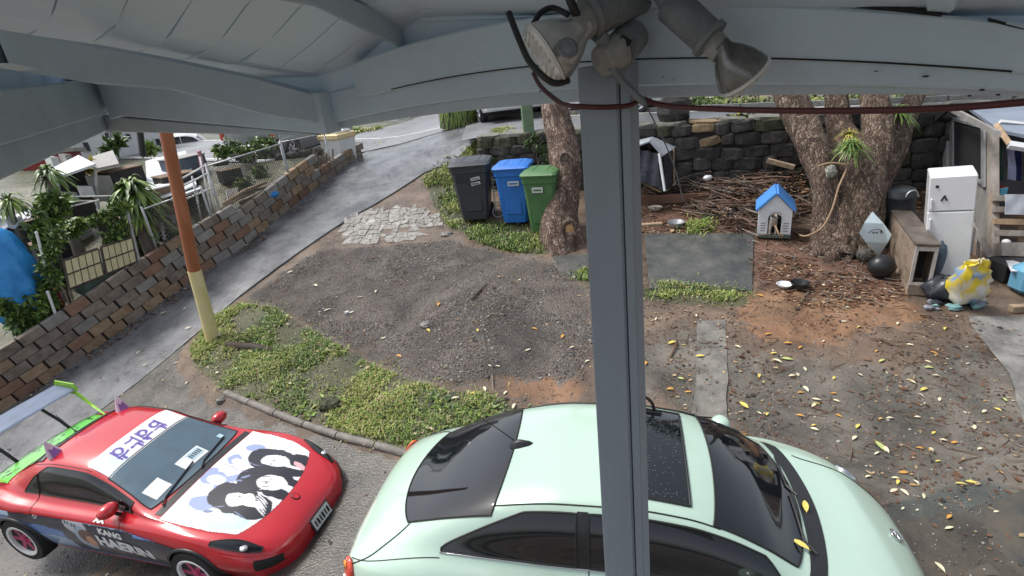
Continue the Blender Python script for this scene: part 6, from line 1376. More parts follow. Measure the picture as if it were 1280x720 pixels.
for a, l, r_ in ((-2.95, 1.1, .20), (-2.5, 1.0, .18), (-2.1, .8, .16), (-1.55, .75, .15), (-1.1, .8, .15), (-.6, .8, .14), (3.0, 1.3, .12), (-.1, .9, .12)):
    q = [B+np.array([math.cos(a)*k*.95, math.sin(a)*k*.8, .42*(1-k/l)**1.6-.02]) for k in np.linspace(.15, l, 7)]; limb(mb, q, [r_*1.25, r_*1.1, r_*.9, r_*.75, r_*.6, r_*.45, r_*.2], 12, a, .1, .18, 3)
mb.build('trunk', M_bk2, t2, smooth=True, world=True)
mb = MB(); crown(mb, bp(1040, -200, 1.2), (2.6, 2.2, 1.0), 4200, .20, 9); mb.build('crown', M_leafA, t2, world=True)
rr = np.random.default_rng(51)
def fern(parent, name, c, L, n, mats, seed, up=.8):
    rr = np.random.default_rng(seed); mb = MB()
    for k in range(n):
        a = rr.uniform(0, 2*math.pi); el = rr.uniform(-.2, 1.3); d = Vector((math.cos(a)*math.cos(el), math.sin(a)*math.cos(el), math.sin(el))); s_ = Vector((-math.sin(a), math.cos(a), 0)); l = L*rr.uniform(.5, 1.1); mb.cur = int(rr.integers(len(mats))); pts = []
        for i in range(7):
            q = i/6; p = Vector(c)+d*l*q+Vector((0, 0, -l*.7*q*q)); w_ = L*.055*(1-q)**.6*(1 if i % 2 else .35); pts.append((p-s_*w_, p+Vector((0, 0, w_*.2)), p+s_*w_))
        mb.grid(pts)
    return mb.build(name, mats, parent, world=True)
fern(t2, 'fern', bp(1064, 183, -.50), .40, 260, [M_leafA, M_leafB], 3); fern(t2, 'fern', bp(1062, 168, -.32), .30, 90, [M_leafY, M_leafB, pmat('dry_fern', (.30, .17, .05), .7)], 4); fern(t2, 'fern', bp(1122, 140, .1), .42, 150, [M_leafA, M_leafB], 6)
MB().blob(bp(1039, 214, -.36), (.10, .06, .11), 8, 10, .25, 4).build('lichen_lump', pmat('pale_lichen', (.25, .27, .22), .9, scale=12, bump=1, col2=(.42, .43, .36)), t2, world=True)
M_rope = pmat('tan_rope', (.32, .22, .13), .8, scale=20)
pts = [bp(1022, 208, -.55), bp(1036, 204, -.60), bp(1052, 205, -.62), bp(1058, 210, -.60), bp(1048, 235, -.62), bp(1040, 262, -.60), bp(1028, 284, -.52), bp(1008, 295, -.45)]
rope = pts+[G(996, 293)+np.array([0, 0, .02]), G(985, 289)+np.array([0, 0, .05]), AD(975, 281, 10.1), AD(966, 274, 10.15)]

# ------------------------------------------------------------------ doghouse, dog, kennel
M_wplas = pmat('white_moulded_plastic', (.70, .71, .73), .4, var=.05, scale=6); M_bplas = pmat('sky_blue_plastic', (.08, .27, .66), .4, var=.08, scale=6); M_gplas = pmat('grey_green_base', (.10, .12, .10), .6, scale=8)
P = G(966, 291); H = HGT(P, 234); YD = R(-25); t = thing('doghouse', 'white plastic doghouse with a bright blue gable roof beside the big tree', 'doghouse', P, YD)
W = H*.63; D = H*.72; he = H*.60
mb = MB(); MB().box((0, 0, H*.04), (W*1.04, D*1.04, H*.08), ch=.01).build('base', M_gplas, t)
pts = []
ow = W*.20; oz0, oz1 = H*.09, H*.44
outer = [(-W/2, oz0), (-ow, oz0), (-ow, oz1)]+[(-ow*math.cos(a), oz1+ow*.62*math.sin(a)) for a in np.linspace(0, math.pi, 9)][1:-1]+[(ow, oz1), (ow, oz0), (W/2, oz0), (W/2, he), (0, H*.93), (-W/2, he)]
n = len(outer); bmx = bmesh.new(); v1 = [bmx.verts.new((x, -D/2, z)) for x, z in outer]; v2 = [bmx.verts.new((x, -D/2+.03, z)) for x, z in outer]
bmx.faces.new(v1); bmx.faces.new(v2[::-1])
for i in range(n): bmx.faces.new((v1[i], v1[(i+1) % n], v2[(i+1) % n], v2[i]))
me = bpy.data.meshes.new('front_wall'); bmx.to_mesh(me); bmx.free(); me.materials.append(M_wplas); link('front_wall', me, t)
for sd in (-1, 1): MB().box((sd*(W/2-.012), 0, (oz0+he)/2), (.022, D-.07, he-oz0)).build('side_wall', M_wplas, t)
MB().prism([(-W/2, oz0), (W/2, oz0), (W/2, he), (0, H*.93), (-W/2, he)], -.015, .015, Matrix.Translation((0, D/2-.016, 0)) @ Matrix.Rotation(R(90), 4, 'X')).build('back_wall', M_wplas, t)
for sd in (-1, 1):
    a, b = (0, H*.955), (sd*W*.56, he-.01); mb = MB(); q = [(a[0], a[1]), (b[0], b[1])]; nx_, nz_ = -(q[1][1]-q[0][1]), (q[1][0]-q[0][0]); l = math.hypot(nx_, nz_); nx_, nz_ = nx_/l*.035*sd, nz_/l*.035*sd
    lo = [(a[0], -D*.58, a[1]), (b[0], -D*.58, b[1]), (b[0], D*.58, b[1]), (a[0], D*.58, a[1])]; mb.hexa(lo, [(p[0]+nx_, p[1], p[2]+nz_) for p in lo]); mb.build('roof', M_bplas, t)
mb = MB()
for sd in (-1, 1):
    for k in range(4): mb.box((sd*W*.345, -D/2-.002, H*(.16+.055*k)), (W*.15, .006, .010))
mb.build('vent_slot', M_dark, t)
M_dogw = pmat('cream_dog_coat', (.42, .37, .31), .85, scale=12, bump=.6, bscale=90, var=.2); M_dogd = pmat('dark_dog_coat', (.035, .028, .026), .8, scale=12, bump=.6, bscale=90, col2=(.10, .07, .055))
Md = Matrix.Translation(P) @ Matrix.Rotation(YD, 4, 'Z'); k_ = H/.72
dp = Md @ Vector((-W*.05, -D*.42, H*.08)); dog = thing('dog', 'small dark faced dog with cream chest standing in the doghouse doorway', 'dog', dp, YD+R(12))
def skin(name, verts, edges, rads, mat, parent, sub=2):
    me = bpy.data.meshes.new(name); me.from_pydata(verts, edges, []); o = link(name, me, parent); sk = o.modifiers.new('skin', 'SKIN')
    for i, r_ in enumerate(rads): me.skin_vertices[0].data[i].radius = (r_, r_)
    me.skin_vertices[0].data[0].use_root = True; sb = o.modifiers.new('sub', 'SUBSURF'); sb.levels = sb.render_levels = sub
    bpy.context.view_layer.update(); m2 = bpy.data.meshes.new_from_object(o.evaluated_get(bpy.context.evaluated_depsgraph_get())); o.modifiers.clear(); o.data = m2; m2.materials.clear(); m2.materials.append(mat)
    m2.polygons.foreach_set('use_smooth', [True]*len(m2.polygons)); return o
h = .27*k_
V = [(0, .17, h*.80), (0, .06, h*.80), (0, -.03, h*.82), (0, -.08, h*1.02), (0, -.10, h*1.20), (0, -.16, h*1.15), (0, -.21, h*1.10), (.045, -.03, h*.55), (.05, -.04, h*.28), (.05, -.045, .02), (.052, -.075, .012), (-.045, -.03, h*.55), (-.05, -.04, h*.28), (-.05, -.045, .02), (-.052, -.075, .012), (.045, .19, h*.6), (.05, .16, h*.42), (.05, .21, h*.22), (.05, .20, .015), (-.045, .19, h*.6), (-.05, .16, h*.42), (-.05, .21, h*.22), (-.05, .20, .015), (0, .24, h*1.0), (0, .27, h*1.2)]
E_ = [(0, 1), (1, 2), (2, 3), (3, 4), (4, 5), (5, 6), (2, 7), (7, 8), (8, 9), (9, 10), (2, 11), (11, 12), (12, 13), (13, 14), (0, 15), (15, 16), (16, 17), (17, 18), (0, 19), (19, 20), (20, 21), (21, 22), (0, 23), (23, 24)]
Rr = [.065, .065, .075, .055, .06, .04, .025, .032, .022, .018, .016, .032, .022, .018, .016, .036, .026, .017, .016, .036, .026, .017, .016, .02, .01]
db = skin('body', V, E_, Rr, M_dogw, dog)
db.data.materials.append(M_dogd)
for p in db.data.polygons:
    c = p.center
    if (c.z > h*1.03 and not (abs(c.x) < .012 and c.y < -.14)) or (c.y > .03 and c.z > h*.62): p.material_index = 1
for sd in (-1, 1):
    MB().grid([[(sd*.045, -.085, h*1.33), (sd*.06, -.10, h*1.33)], [(sd*.085, -.09, h*1.25), (sd*.09, -.115, h*1.26)], [(sd*.085, -.10, h*1.08), (sd*.08, -.12, h*1.10)]]).build('ear', M_dogd, dog)
    MB().blob((sd*.026, -.150, h*1.23), (.008, .008, .008), 5, 6, 0).build('eye', M_black, dog)
MB().blob((0, -.232, h*1.115), (.014, .010, .011), 5, 8, 0).build('nose', M_black, dog)
MB().tube([(.058*math.cos(a), -.065+.05*math.sin(a), h*1.0+.012*math.sin(a)) for a in np.linspace(0, 2*math.pi, 16)], .010, 6).build('collar', M_wplas, dog)
rope[-1] = np.array(Md @ Vector((W*.02, -D*.58, H*.30))); rope[-2] = np.array(Md @ Vector((W*.22, -D*.75, H*.10)))
P_ = [Vector(p) for p in rope]; out = []
for i in range(len(P_)-1):
    p0, p1, p2, p3 = P_[max(i-1, 0)], P_[i], P_[i+1], P_[min(i+2, len(P_)-1)]
    for k in range(5): q = k/5; out.append(.5*((2*p1)+(p2-p0)*q+(2*p0-5*p1+4*p2-p3)*q*q+(3*p1-p0-3*p2+p3)*q**3))
tag(MB().tube(out+[P_[-1]], .016, 6).build('rope', M_rope, smooth=True), 'tan rope tied round the big tree and trailing to the dog', 'rope')
# makeshift kennel with a grey roof
B = G(822, 245); dk = (B-EYE)@F_-.65
def kp(u, v, dd=0.): return AD(u, v, dk+dd)
t = thing('kennel', 'makeshift kennel with a grey pitched lid and black tarp just right of the post', 'kennel', B)
M_gtin = pmat('pale_grey_tin', (.42, .45, .49), .45, scale=5, var=.12, bump=.3); M_btarp = pmat('black_tarp', (.018, .020, .026), .35, scale=6, bump=1.5, bscale=7, col2=(.055, .06, .075))
sheetq('roof', None, None, [kp(776, 182, .55), kp(816, 172, .55), kp(812, 178, -.25), kp(780, 190, -.3)], .03, M_gtin, 0, 1, t); sheetq('roof', None, None, [kp(815, 172, .55), kp(846, 184, .6), kp(828, 196, -.2), kp(811, 177, -.25)], .03, M_gtin, 0, 1, t)
sheetq('tarp_side', None, None, [kp(782, 184, -.2), kp(822, 192, -.15), kp(828, 238, -.2), kp(788, 222, -.35)], .02, M_btarp, 0, 4, t, .025)
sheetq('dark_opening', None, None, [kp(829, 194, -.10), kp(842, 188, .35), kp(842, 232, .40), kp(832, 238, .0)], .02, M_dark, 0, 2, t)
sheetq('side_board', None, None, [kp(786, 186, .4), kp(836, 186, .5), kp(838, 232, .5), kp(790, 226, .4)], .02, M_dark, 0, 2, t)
MB().tube([kp(824, 192, -.22), kp(831, 239, -.22)], .032, 4).build('white_post', M_wplas, t, world=True); MB().box(kp(824, 193, -.24), (.16, .10, .07), .3).build('post_cap', M_wplas, t, world=True) if False else None
for a, b in (((790, 222), (826, 240)), ((842, 186), (843, 232)), ((833, 239), (845, 228)), ((797, 226), (797, 240))): MB().tube([kp(*a, -.2 if a[0] < 830 else .3), kp(*b, -.15 if b[0] < 834 else .3)], .018, 5).build('frame_bar', M_log, t, world=True)
M_redb = pmat('rust_stained_board', (.13, .055, .035), .8, scale=5, bump=.8, col2=(.24, .13, .085), stretch=(.3, 1, 1))
def plank(label, a, b, hgt, thick, mat, lift=0., name='plank'):
    A, B = np.array(a), np.array(b); c = (A+B)/2; e = B-A; L = np.linalg.norm(e); ang = math.atan2(e[1], e[0]); t_ = MB().box((0, 0, hgt/2), (L, thick, hgt), ch=.006).build(name, mat); t_.matrix_basis = Matrix.Translation(Vector(c)+Vector((0, 0, lift))) @ Matrix.Rotation(ang, 4, 'Z') @ Matrix.Rotation(-math.asin(max(-1, min(1, e[2]/L))), 4, 'Y'); return tag(t_, label, 'plank')
plank('rust red board on edge along the soil bed below the kennel', G(795, 256), G(886, 252), .20, .04, M_redb)
plank('tan timber offcut resting on the brush pile left of the big tree', AD(958, 203, 11.3), AD(992, 212, 11.1), .09, .12, M_log)
plank('short grey plank lying on the soil between the post and doghouse', G(800, 283), G(828, 281), .05, .12, M_log)
plank('mossy timber sleeper at the back right of the doghouse', G(988, 268), G(1020, 262), .16, .14, M_log)
plank('loose yellowish timber offcut at the right edge below the blue jug', G(1262, 390), G(1300, 388), .10, .10, M_log)

# ------------------------------------------------------------------ house corner at the right with its clutter
M_shed = pmat('weathered_grey_boarding', (.19, .185, .175), .75, scale=3, bump=.8, bscale=40, col2=(.29, .28, .27), stretch=(1, 1, .25)); M_screen = pmat('dark_fly_screen', (.022, .023, .025), .55, scale=60, var=.2)
M_grwood = pmat('grey_weathered_wood', (.22, .19, .16), .75, scale=5, bump=.7, col2=(.38, .34, .30), stretch=(1, 1, .3)); M_tanw = pmat('tan_raw_wood', (.30, .20, .12), .7, scale=5, bump=.6, col2=(.44, .32, .21), stretch=(1, 1, .3)); M_roofg = pmat('blue_grey_roof_sheet', (.23, .27, .34), .5, scale=3, var=.12, bump=.4)
C1 = G(1237, 327); C0 = AD(1179, 225, 11.2)
def SP(u, v, o=0.):
    d = (C0-C1)[:2]/np.linalg.norm((C0-C1)[:2]); n = np.array([d[1], -d[0]]); 
    if n @ (EYE-C1)[:2] < 0: n = -n
    q = np.array([n[0], n[1], 0])*o; return VP(u, v, C1+q, C0+q), np.array([n[0], n[1], 0])
sh = thing('house_annex', 'weathered grey annex with a dark screened window and open porch at the right edge', 'house', C1)
def sboard(name, px, o, th, mat, par=sh):
    P = []; nn = None
    for u, v in px: p, nn = SP(u, v, o); P.append(p)
    a, b, c, d = P; mb = MB().hexa([a-nn*th, b-nn*th, b, a], [d-nn*th, c-nn*th, c, d])
    if par is not sh: mb.v = [tuple(sh.matrix_basis.inverted() @ Vector(p)) for p in mb.v]; return mb.build(name, mat, par)
    return mb.build(name, mat, par, world=True)
us = np.linspace(1179, 1237, 8)
def vt(u): return 138+(u-1179)*.52
def vb_(u): return 250+(u-1179)*1.33
for i in range(7):
    a, b = us[i]+.25, us[i+1]-.25; sboard('wall_board', [(a, vb_(a)), (b, vb_(b)), (b, vt(b)), (a, vt(a))], (.0 if i % 2 else .006), .05, M_shed)
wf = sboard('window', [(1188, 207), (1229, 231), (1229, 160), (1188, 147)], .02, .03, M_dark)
sboard('screen', [(1190.5, 204), (1226.5, 225), (1226.5, 161.5), (1190.5, 150)], .028, .01, M_screen, wf)
for px in ([(1186.5, 212), (1190.5, 214), (1190.5, 146), (1186.5, 145)], [(1226, 232), (1229.5, 234), (1229.5, 158), (1226, 157)], [(1187, 149.5), (1229, 161), (1229, 157.5), (1187, 146)], [(1187, 209), (1229, 232), (1229, 227.5), (1187, 204.5)]): sboard('frame', px, .05, .03, M_galv, wf)
sboard('corner_post', [(1178.5, 226), (1183.5, 229), (1183.5, 141), (1178.5, 138)], .06, .08, M_galv); sboard('corner_post', [(1233.5, 326), (1239.5, 330), (1239.5, 168), (1233.5, 165)], .05, .1, M_grwood)
sboard('roof_edge', [(1168, 152), (1186, 136), (1186, 130), (1166, 147)], .35, .06, M_dark); sboard('roof_edge', [(1184, 138), (1246, 172), (1246, 164), (1184, 131)], .30, .05, M_shed)
def AR(u, v, d): return AD(u, v, d)
dC = (C1-EYE)@F_
sheetq('roof', None, None, [AR(1196, 128, dC+2.6), AR(1330, 118, dC+2.0), AR(1330, 184, dC-.6), AR(1250, 166, dC-.1)], .05, M_roofg, 0, 1, sh)
for (a, b, w_, m) in (((1246, 156, -.1), (1263, 181, -.55), .07, M_tanw), ((1261, 181, -.55), (1330, 192, -.75), .09, M_wplas), ((1250, 152, .3), (1330, 160, .2), .05, M_white)): MB().tube([AR(a[0], a[1], dC+a[2]), AR(b[0], b[1], dC+b[2])], w_*.7, 4).build('fascia', m, sh, world=True)
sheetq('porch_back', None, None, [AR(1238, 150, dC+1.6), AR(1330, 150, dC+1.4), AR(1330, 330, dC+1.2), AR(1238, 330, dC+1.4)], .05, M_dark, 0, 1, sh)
for k, (u0, u1, m) in enumerate(((1244, 1252, pmat('dark_green_cloth', (.03, .075, .055), .8)), (1259, 1267, pmat('pale_lilac_cloth', (.45, .46, .62), .7)), (1268, 1274, pmat('navy_cloth', (.02, .03, .11), .8)))): tag(sheetq('hanging_cloth', ['dark green cloth hanging in the porch by the corner post', 'pale lilac cloth hanging in the dark porch', 'navy cloth hanging next to the pale lilac one'][k], 'cloth', [AR(u0, 178, dC+.9), AR(u1, 178, dC+.9), AR(u1+1, 226, dC+.9), AR(u0, 224, dC+.9)], .02, m, 0, k, None, .02))
ps = thing('porch_steps', 'grey slatted porch steps and railing stacked beside the annex corner', 'steps', G(1262, 330))
for k, v in enumerate((248, 262, 277, 291)): sheetq('slat', None, None, [AR(1239, v-3, dC-.05), AR(1330, v-1, dC-.3), AR(1330, v+6, dC-.3), AR(1239, v+4, dC-.05)], .10, M_grwood if k != 2 else M_tanw, 0, 1, ps)
sheetq('platform', None, None, [AR(1238, 305, dC-.1), AR(1330, 305, dC-.35), AR(1330, 324, dC-.35), AR(1238, 321, dC-.1)], .3, M_grwood, 0, 1, ps)
for u, d_ in ((1241, -.02), (1277, -.1)): MB().tube([AR(u, 244, dC+d_), AR(u-1, 320, dC+d_)], .05, 4).build('upright', M_tanw, ps, world=True)
sheetq('towel', 'pale grey towel draped over the porch slats', 'towel', [AR(1256, 243, dC-.32), AR(1330, 243, dC-.5), AR(1330, 270, dC-.5), AR(1256, 268, dC-.32)], .015, pmat('pale_grey_cloth', (.40, .42, .46), .85, scale=10, var=.1), 0, 2, None, .01)
t = thing('carton', 'small bright blue carton on the porch slats by the corner post', 'box', AR(1249, 243, dC+.15), R(15)); MB().box((0, 0, .06), (.17, .12, .12), ch=.005).build('body', pmat('cyan_carton', (.10, .40, .55), .5), t); MB().box((0, 0, .125), (.12, .10, .02)).build('lid', M_redp, t)
tag(MB().blob((0, 0, .03), (.06, .06, .05), 7, 10, .04).build('white_pot', M_wplas, smooth=True), 'small white pot on the step below the slats', 'pot').location = AR(1257, 305, dC-.18)
# stair rail leaning on the wall by the fridge
t = thing('stair_rail', 'short sloping wooden stair rail with balusters leaning on the annex wall', 'rail', G(1222, 335))
MB().tube([AR(1208, 266, dC+.1), AR(1238, 322, dC-.35)], .045, 4).build('hand_rail', M_grwood, t, world=True)
for u, v in ((1210, 272), (1217, 285), (1224, 298), (1231, 311)): MB().tube([AR(u, v, dC-.1), AR(u-3, v+32, dC-.15)], .022, 4).build('baluster', M_grwood, t, world=True)
# fridge
P = G(1179, 338); H = HGT(P, 213); YF = R(-34); t = thing('fridge', 'white top freezer fridge standing outdoors against the annex wall', 'fridge', P, YF, ry=R(-6.0)); W, D = H*.345, H*.34
M_enam = pmat('white_enamel', (.72, .73, .74), .3, var=.04, scale=4, coat=.3)
MB().box((0, .03, H*.5), (W, D, H), ch=.012).build('cabinet', M_enam, t)
f1 = MB().box((0, -D/2-.012, H*.83), (W, .06, H*.325), ch=.012).build('freezer_door', M_enam, t); f2 = MB().box((0, -D/2-.012, H*.335), (W, .06, H*.645), ch=.012).build('door', M_enam, t)
for f, z in ((f1, H*.74), (f2, H*.55)): MB().box((-W*.43, -D/2-.06, z), (.025, .04, H*.10), ch=.006).build('handle', M_wplas, f)
MB().lathe([(.022, 0), (.022, .012), (.001, .014)], 12, Matrix.Translation((-W*.33, -D/2-.043, H*.905)) @ Matrix.Rotation(R(90), 4, 'X')).build('magnet', M_black, f1)
mb = MB(); c = Vector((-W*.16, -D/2-.046, H*.79))
for a, b in (((0, .03), (-.035, -.035)), ((0, .03), (.035, -.03)), ((-.01, .03), (.012, .045)), ((-.035, -.035), (-.02, -.03)), ((.035, -.03), (.022, -.03))): mb.tube([c+Vector((a[0], 0, a[1])), c+Vector((b[0], 0, b[1]))], .012, 5)
mb.build('magnet', M_black, f1)
# long wooden box, barrel
fa, fb_ = G(1133, 368), G(1160, 370); ba = AD(1113, 305, dC+1.1); dirb = (G(1113, 318)-fa); dirb[2] = 0; dirb = dirb/np.linalg.norm(dirb); LBX = 1.75
YC = math.atan2(dirb[1], dirb[0])-R(90); P = (fa+fb_)/2; Wc = np.linalg.norm((fb_-fa)[:2])*1.02; Hc = HGT(P, 304)
t = thing('wooden_cabinet', 'long low weathered wooden cabinet with an open framed end beside the fridge', 'cabinet', P, YC)
M_cab = pmat('weathered_plywood', (.17, .125, .09), .7, scale=5, bump=.7, col2=(.31, .24, .18), stretch=(1, .3, 1)); M_ctop = pmat('wet_dark_timber_top', (.07, .055, .045), .4, scale=4, bump=.6, col2=(.15, .125, .105)); M_pale = pmat('peeling_pale_paint', (.36, .33, .30), .65, scale=6, bump=.6, col2=(.52, .49, .46))
MB().box((0, LBX/2, .06), (Wc*1.02, LBX, .12), ch=.008).build('plinth', M_cab, t)
for k in range(5): MB().box((-Wc/2+.012, .02+LBX*(k+.5)/5, Hc*.54), (.022, LBX/5-.008, Hc*.86-.06)).build('side_board', M_cab, t)
MB().box((Wc/2-.012, LBX/2, Hc*.54), (.022, LBX-.02, Hc*.86-.06)).build('side_panel', M_cab, t); MB().box((0, LBX/2-.02, Hc-.02), (Wc*1.08, LBX*1.03, .04), ch=.006).build('top', M_ctop, t)
MB().box((0, .42, Hc*.54), (Wc-.06, .02, Hc*.8)).build('inner_back', M_dark, t)
for x, z, a, b in ((-Wc*.42, Hc*.54, Wc*.16, Hc*.84), (Wc*.42, Hc*.54, Wc*.16, Hc*.84), (0, Hc*.90, Wc*.68, Hc*.09), (0, Hc*.20, Wc*.68, Hc*.10)): MB().box((x, -.0, z), (a, .03, b), ch=.004).build('end_frame', M_pale, t)
MB().box((0, -.02, Hc*.115), (Wc*1.0, .03, Hc*.20), ch=.004).build('kick_board', M_cab, t)
q = Matrix.Translation(P) @ Matrix.Rotation(YC, 4, 'Z') @ Vector((.05, LBX*1.0+.22, 0)); zb = float(T(q.x, q.y)); Pb = np.array([q.x, q.y, zb]); Hb = HGT(Pb, 236)
t = thing('barrel', 'dark plastic barrel standing behind the wooden cabinet', 'barrel', Pb, 0, ry=R(-4)); rb = .235
MB().lathe([(rb*.9, 0), (rb, .04), (rb, Hb*.45), (rb*1.05, Hb*.48), (rb, Hb*.51), (rb, Hb*.84), (rb*1.06, Hb*.86), (rb*1.06, Hb*.90), (rb*.92, Hb*.97), (rb*.90, Hb), (rb*.80, Hb), (rb*.78, Hb*.97)], 28).build('body', pmat('dark_barrel_plastic', (.030, .036, .040), .45, scale=6, var=.3), t, smooth=True, sharp=40)
tag(MB().tube([(Pb[0]-.12+.10*math.cos(a), Pb[1]-.34, Pb[2]+Hc+.03+.10*math.sin(a)) for a in np.linspace(0, math.pi, 12)], .012, 6).build('handle_loop', M_galv), 'grey wire loop on the cabinet top in front of the barrel', 'wire')
# diamond shaped board leaning on the tree with a sketch of a round face
a, b, c, d = G(1098, 322)+np.array([0, 0, .02]), AD(1114, 294, d2-.72), AD(1090, 265, d2-.66), AD(1074, 292, d2-.80)
M_ice = pmat('pale_ice_blue_board', (.62, .74, .78), .4, scale=5, var=.05)
t = thing('leaning_board', 'pale ice blue kite shaped board with a black doodle leaning on the big tree', 'board', a)
pts = [a, (a*.35+b*.65)+(b-d)*.03, b, (b*.5+c*.5)+(b-d)*.04, c, (c*.5+d*.5)-(b-d)*.04, d, (d*.65+a*.35)-(b-d)*.03]
cen = sum(pts)/8; nn = np.cross(b-a, c-a); nn /= np.linalg.norm(nn); nn = nn if nn @ (EYE-cen) > 0 else -nn
MB().add([tuple(p) for p in pts]+[tuple(p-nn*.03) for p in pts], [tuple(range(8)), tuple(range(15, 7, -1))]+[(i, 8+i, 8+(i+1) % 8, (i+1) % 8) for i in range(8)]).build('panel', M_ice, t, world=True)
ex_ = (b-d)/np.linalg.norm(b-d); ey_ = np.cross(nn, ex_); s_ = np.linalg.norm(b-d)*.22; mb = MB(); cc = cen*1.0+nn*.004-ey_*s_*.2
for el_ in ([(math.cos(q), 1.25*math.sin(q)) for q in np.linspace(0, 4.8, 22)], [(.55+.2*math.cos(q), .2+.7*math.sin(q)) for q in np.linspace(-2, 2, 12)], [(-.3+.12*math.cos(q), .4+.15*math.sin(q)) for q in np.linspace(0, 6.3, 10)], [(.15+.12*math.cos(q), .45+.15*math.sin(q)) for q in np.linspace(0, 6.3, 10)], [(-.4+.8*q, -.45-.25*math.sin(math.pi*q)) for q in np.linspace(0, 1, 8)], [(-.2+.25*q, -.8-.3*math.sin(3*q)) for q in np.linspace(0, 1, 6)]):
    mb.tube([cc+ex_*p[0]*s_+ey_*p[1]*s_ for p in el_], .006, 4)
mb.build('doodle', M_dark, t, world=True)
tag(MB().blob((0, 0, .17), (.21, .18, .19), 8, 12, .06, 8).build('black_pot', M_blackp, smooth=True), 'round black pot at the foot of the kite shaped board', 'pot').location = G(1100, 345)
tag(MB().blob((0, 0, .10), (.15, .12, .12), 6, 9, .14, 9).build('stone', M_lava), 'dark stone between the tree roots and the black pot', 'stone').location = G(1080, 326)
# trash heap
def bagobj(name, label, cat, P, r, mat, seed, rz=0., rx=0.):
    t = thing(name, label, cat, P, rz, None, rx); rr = random.Random(seed); rows = []
    for i in range(15):
        a = math.pi*i/14; rows.append([(r[0]*math.sin(a)**.7*math.cos(q)*(1+.10*math.sin(5*q+seed+4*a)+.06*math.sin(11*q+7*a)), r[1]*math.sin(a)**.7*math.sin(q)*(1+.12*math.sin(4*q+seed)), r[2]*(1+math.cos(a))*(1+.06*math.sin(6*q+seed))) for q in np.linspace(0, 2*math.pi, 29)])
    o = MB().grid(rows).build('sack', mat, t, smooth=True); return t, o
t, o = bagobj('rubbish_bag', 'bulging yellow and blue printed sack slumped in front of the stair rail', 'bag', G(1200, 378), (.25, .17, .40), M_print, 3, R(-25), R(22))
for v in o.data.vertices:
    c_ = v.co.copy(); k_z = min(1, max(0, c_.z/.78)); v.co.x = c_.x*(1.12-.35*k_z)+.05*mnoise.noise(c_*9)+.02*math.sin(c_.z*40); v.co.y = c_.y*(1.1-.55*k_z)+.05*mnoise.noise(c_*9+Vector((5, 1, 2))); v.co.z = c_.z*1.02+.03*mnoise.noise(c_*7+Vector((1, 7, 3)))+.02*math.sin(c_.x*22)*k_z
n = len(o.data.vertices); cs = np.array([v.co[:] for v in o.data.vertices]); ff = fbm(cs[:, 0]*2+3, cs[:, 2]*2+3, 2.2, 5); f2_ = fbm(cs[:, 0]*2+9, cs[:, 2]*2+3, 3.5, 15)
col = np.where((ff > .44)[:, None], np.array([.72, .56, .03]), np.array([.66, .62, .50])); col[f2_ > .66] = (.16, .30, .55); col[(f2_ < .33)] = (.70, .71, .70); col[cs[:, 2] < .10] = (.30, .45, .45); set_cols(o, col)
bagobj('rubbish_bag', 'crumpled black rubbish bag between the cabinet and the yellow sack', 'bag', G(1174, 372), (.26, .22, .17), M_btarp, 7); bagobj('rubbish_bag', 'slate blue folded bag standing beside the fridge foot', 'bag', G(1168, 345), (.13, .12, .32), pmat('slate_blue_cloth', (.085, .12, .16), .7, scale=6, var=.2, bump=1, bscale=12), 9)
sheetq('cardboard', 'brown cardboard sheet leaning behind the yellow sack', 'cardboard', [AR(1214, 318, dC-.35), AR(1238, 330, dC-.4), AR(1230, 368, dC-.65), AR(1212, 350, dC-.6)], .015, pmat('brown_cardboard', (.30, .16, .075), .8, scale=6, var=.12), 0, 1)
sheetq('blue_tarp', 'folded blue tarp wedged behind the fridge and rail', 'tarp', [AR(1206, 272, dC+.2), AR(1212, 268, dC+.2), AR(1213, 320, dC-.1), AR(1207, 322, dC-.1)], .03, pmat('navy_blue_tarp', (.03, .045, .24), .5, scale=6), 0, 2, None, .03)
P = G(1276, 366); t = thing('water_jug', 'large pale blue water container at the right edge under the steps', 'container', P); MB().box((0.1, 0, .23), (.46, .40, .46), ch=.09).build('body', pmat('pale_blue_plastic', (.12, .32, .46), .4, scale=5, var=.1), t, smooth=True, sharp=35); MB().lathe([(.05, .46), (.05, .52), (.001, .52)], 14).build('cap', M_wplas, t)
sheetq('white_sheet_offcut', 'white flat panel lying on the dark crate under the steps', 'panel', [AR(1257, 327, dC-.5), AR(1330, 328, dC-.6), AR(1330, 341, dC-1.0), AR(1264, 340, dC-.9)], .02, M_wplas, 0, 1)
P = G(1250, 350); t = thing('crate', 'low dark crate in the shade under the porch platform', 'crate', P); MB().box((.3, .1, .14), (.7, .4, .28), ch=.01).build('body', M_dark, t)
rgl = np.random.default_rng(77); M_litter = [pmat('litter_white', (.62, .63, .66), .5), pmat('litter_grey', (.18, .19, .22), .5), pmat('litter_teal', (.16, .30, .30), .5), M_btarp]
mb = MB()
for k in range(60):
    P = G(rgl.uniform(1160, 1232), rgl.uniform(352, 388)); s = rgl.uniform(.03, .10); mb.cur = k % 4; mb.blob((P[0], P[1], P[2]+s*.4), (s, s*.7, s*.5), 5, 7, .35, k)
o = mb.build('rubbish_litter', M_litter); o['kind'] = 'stuff'
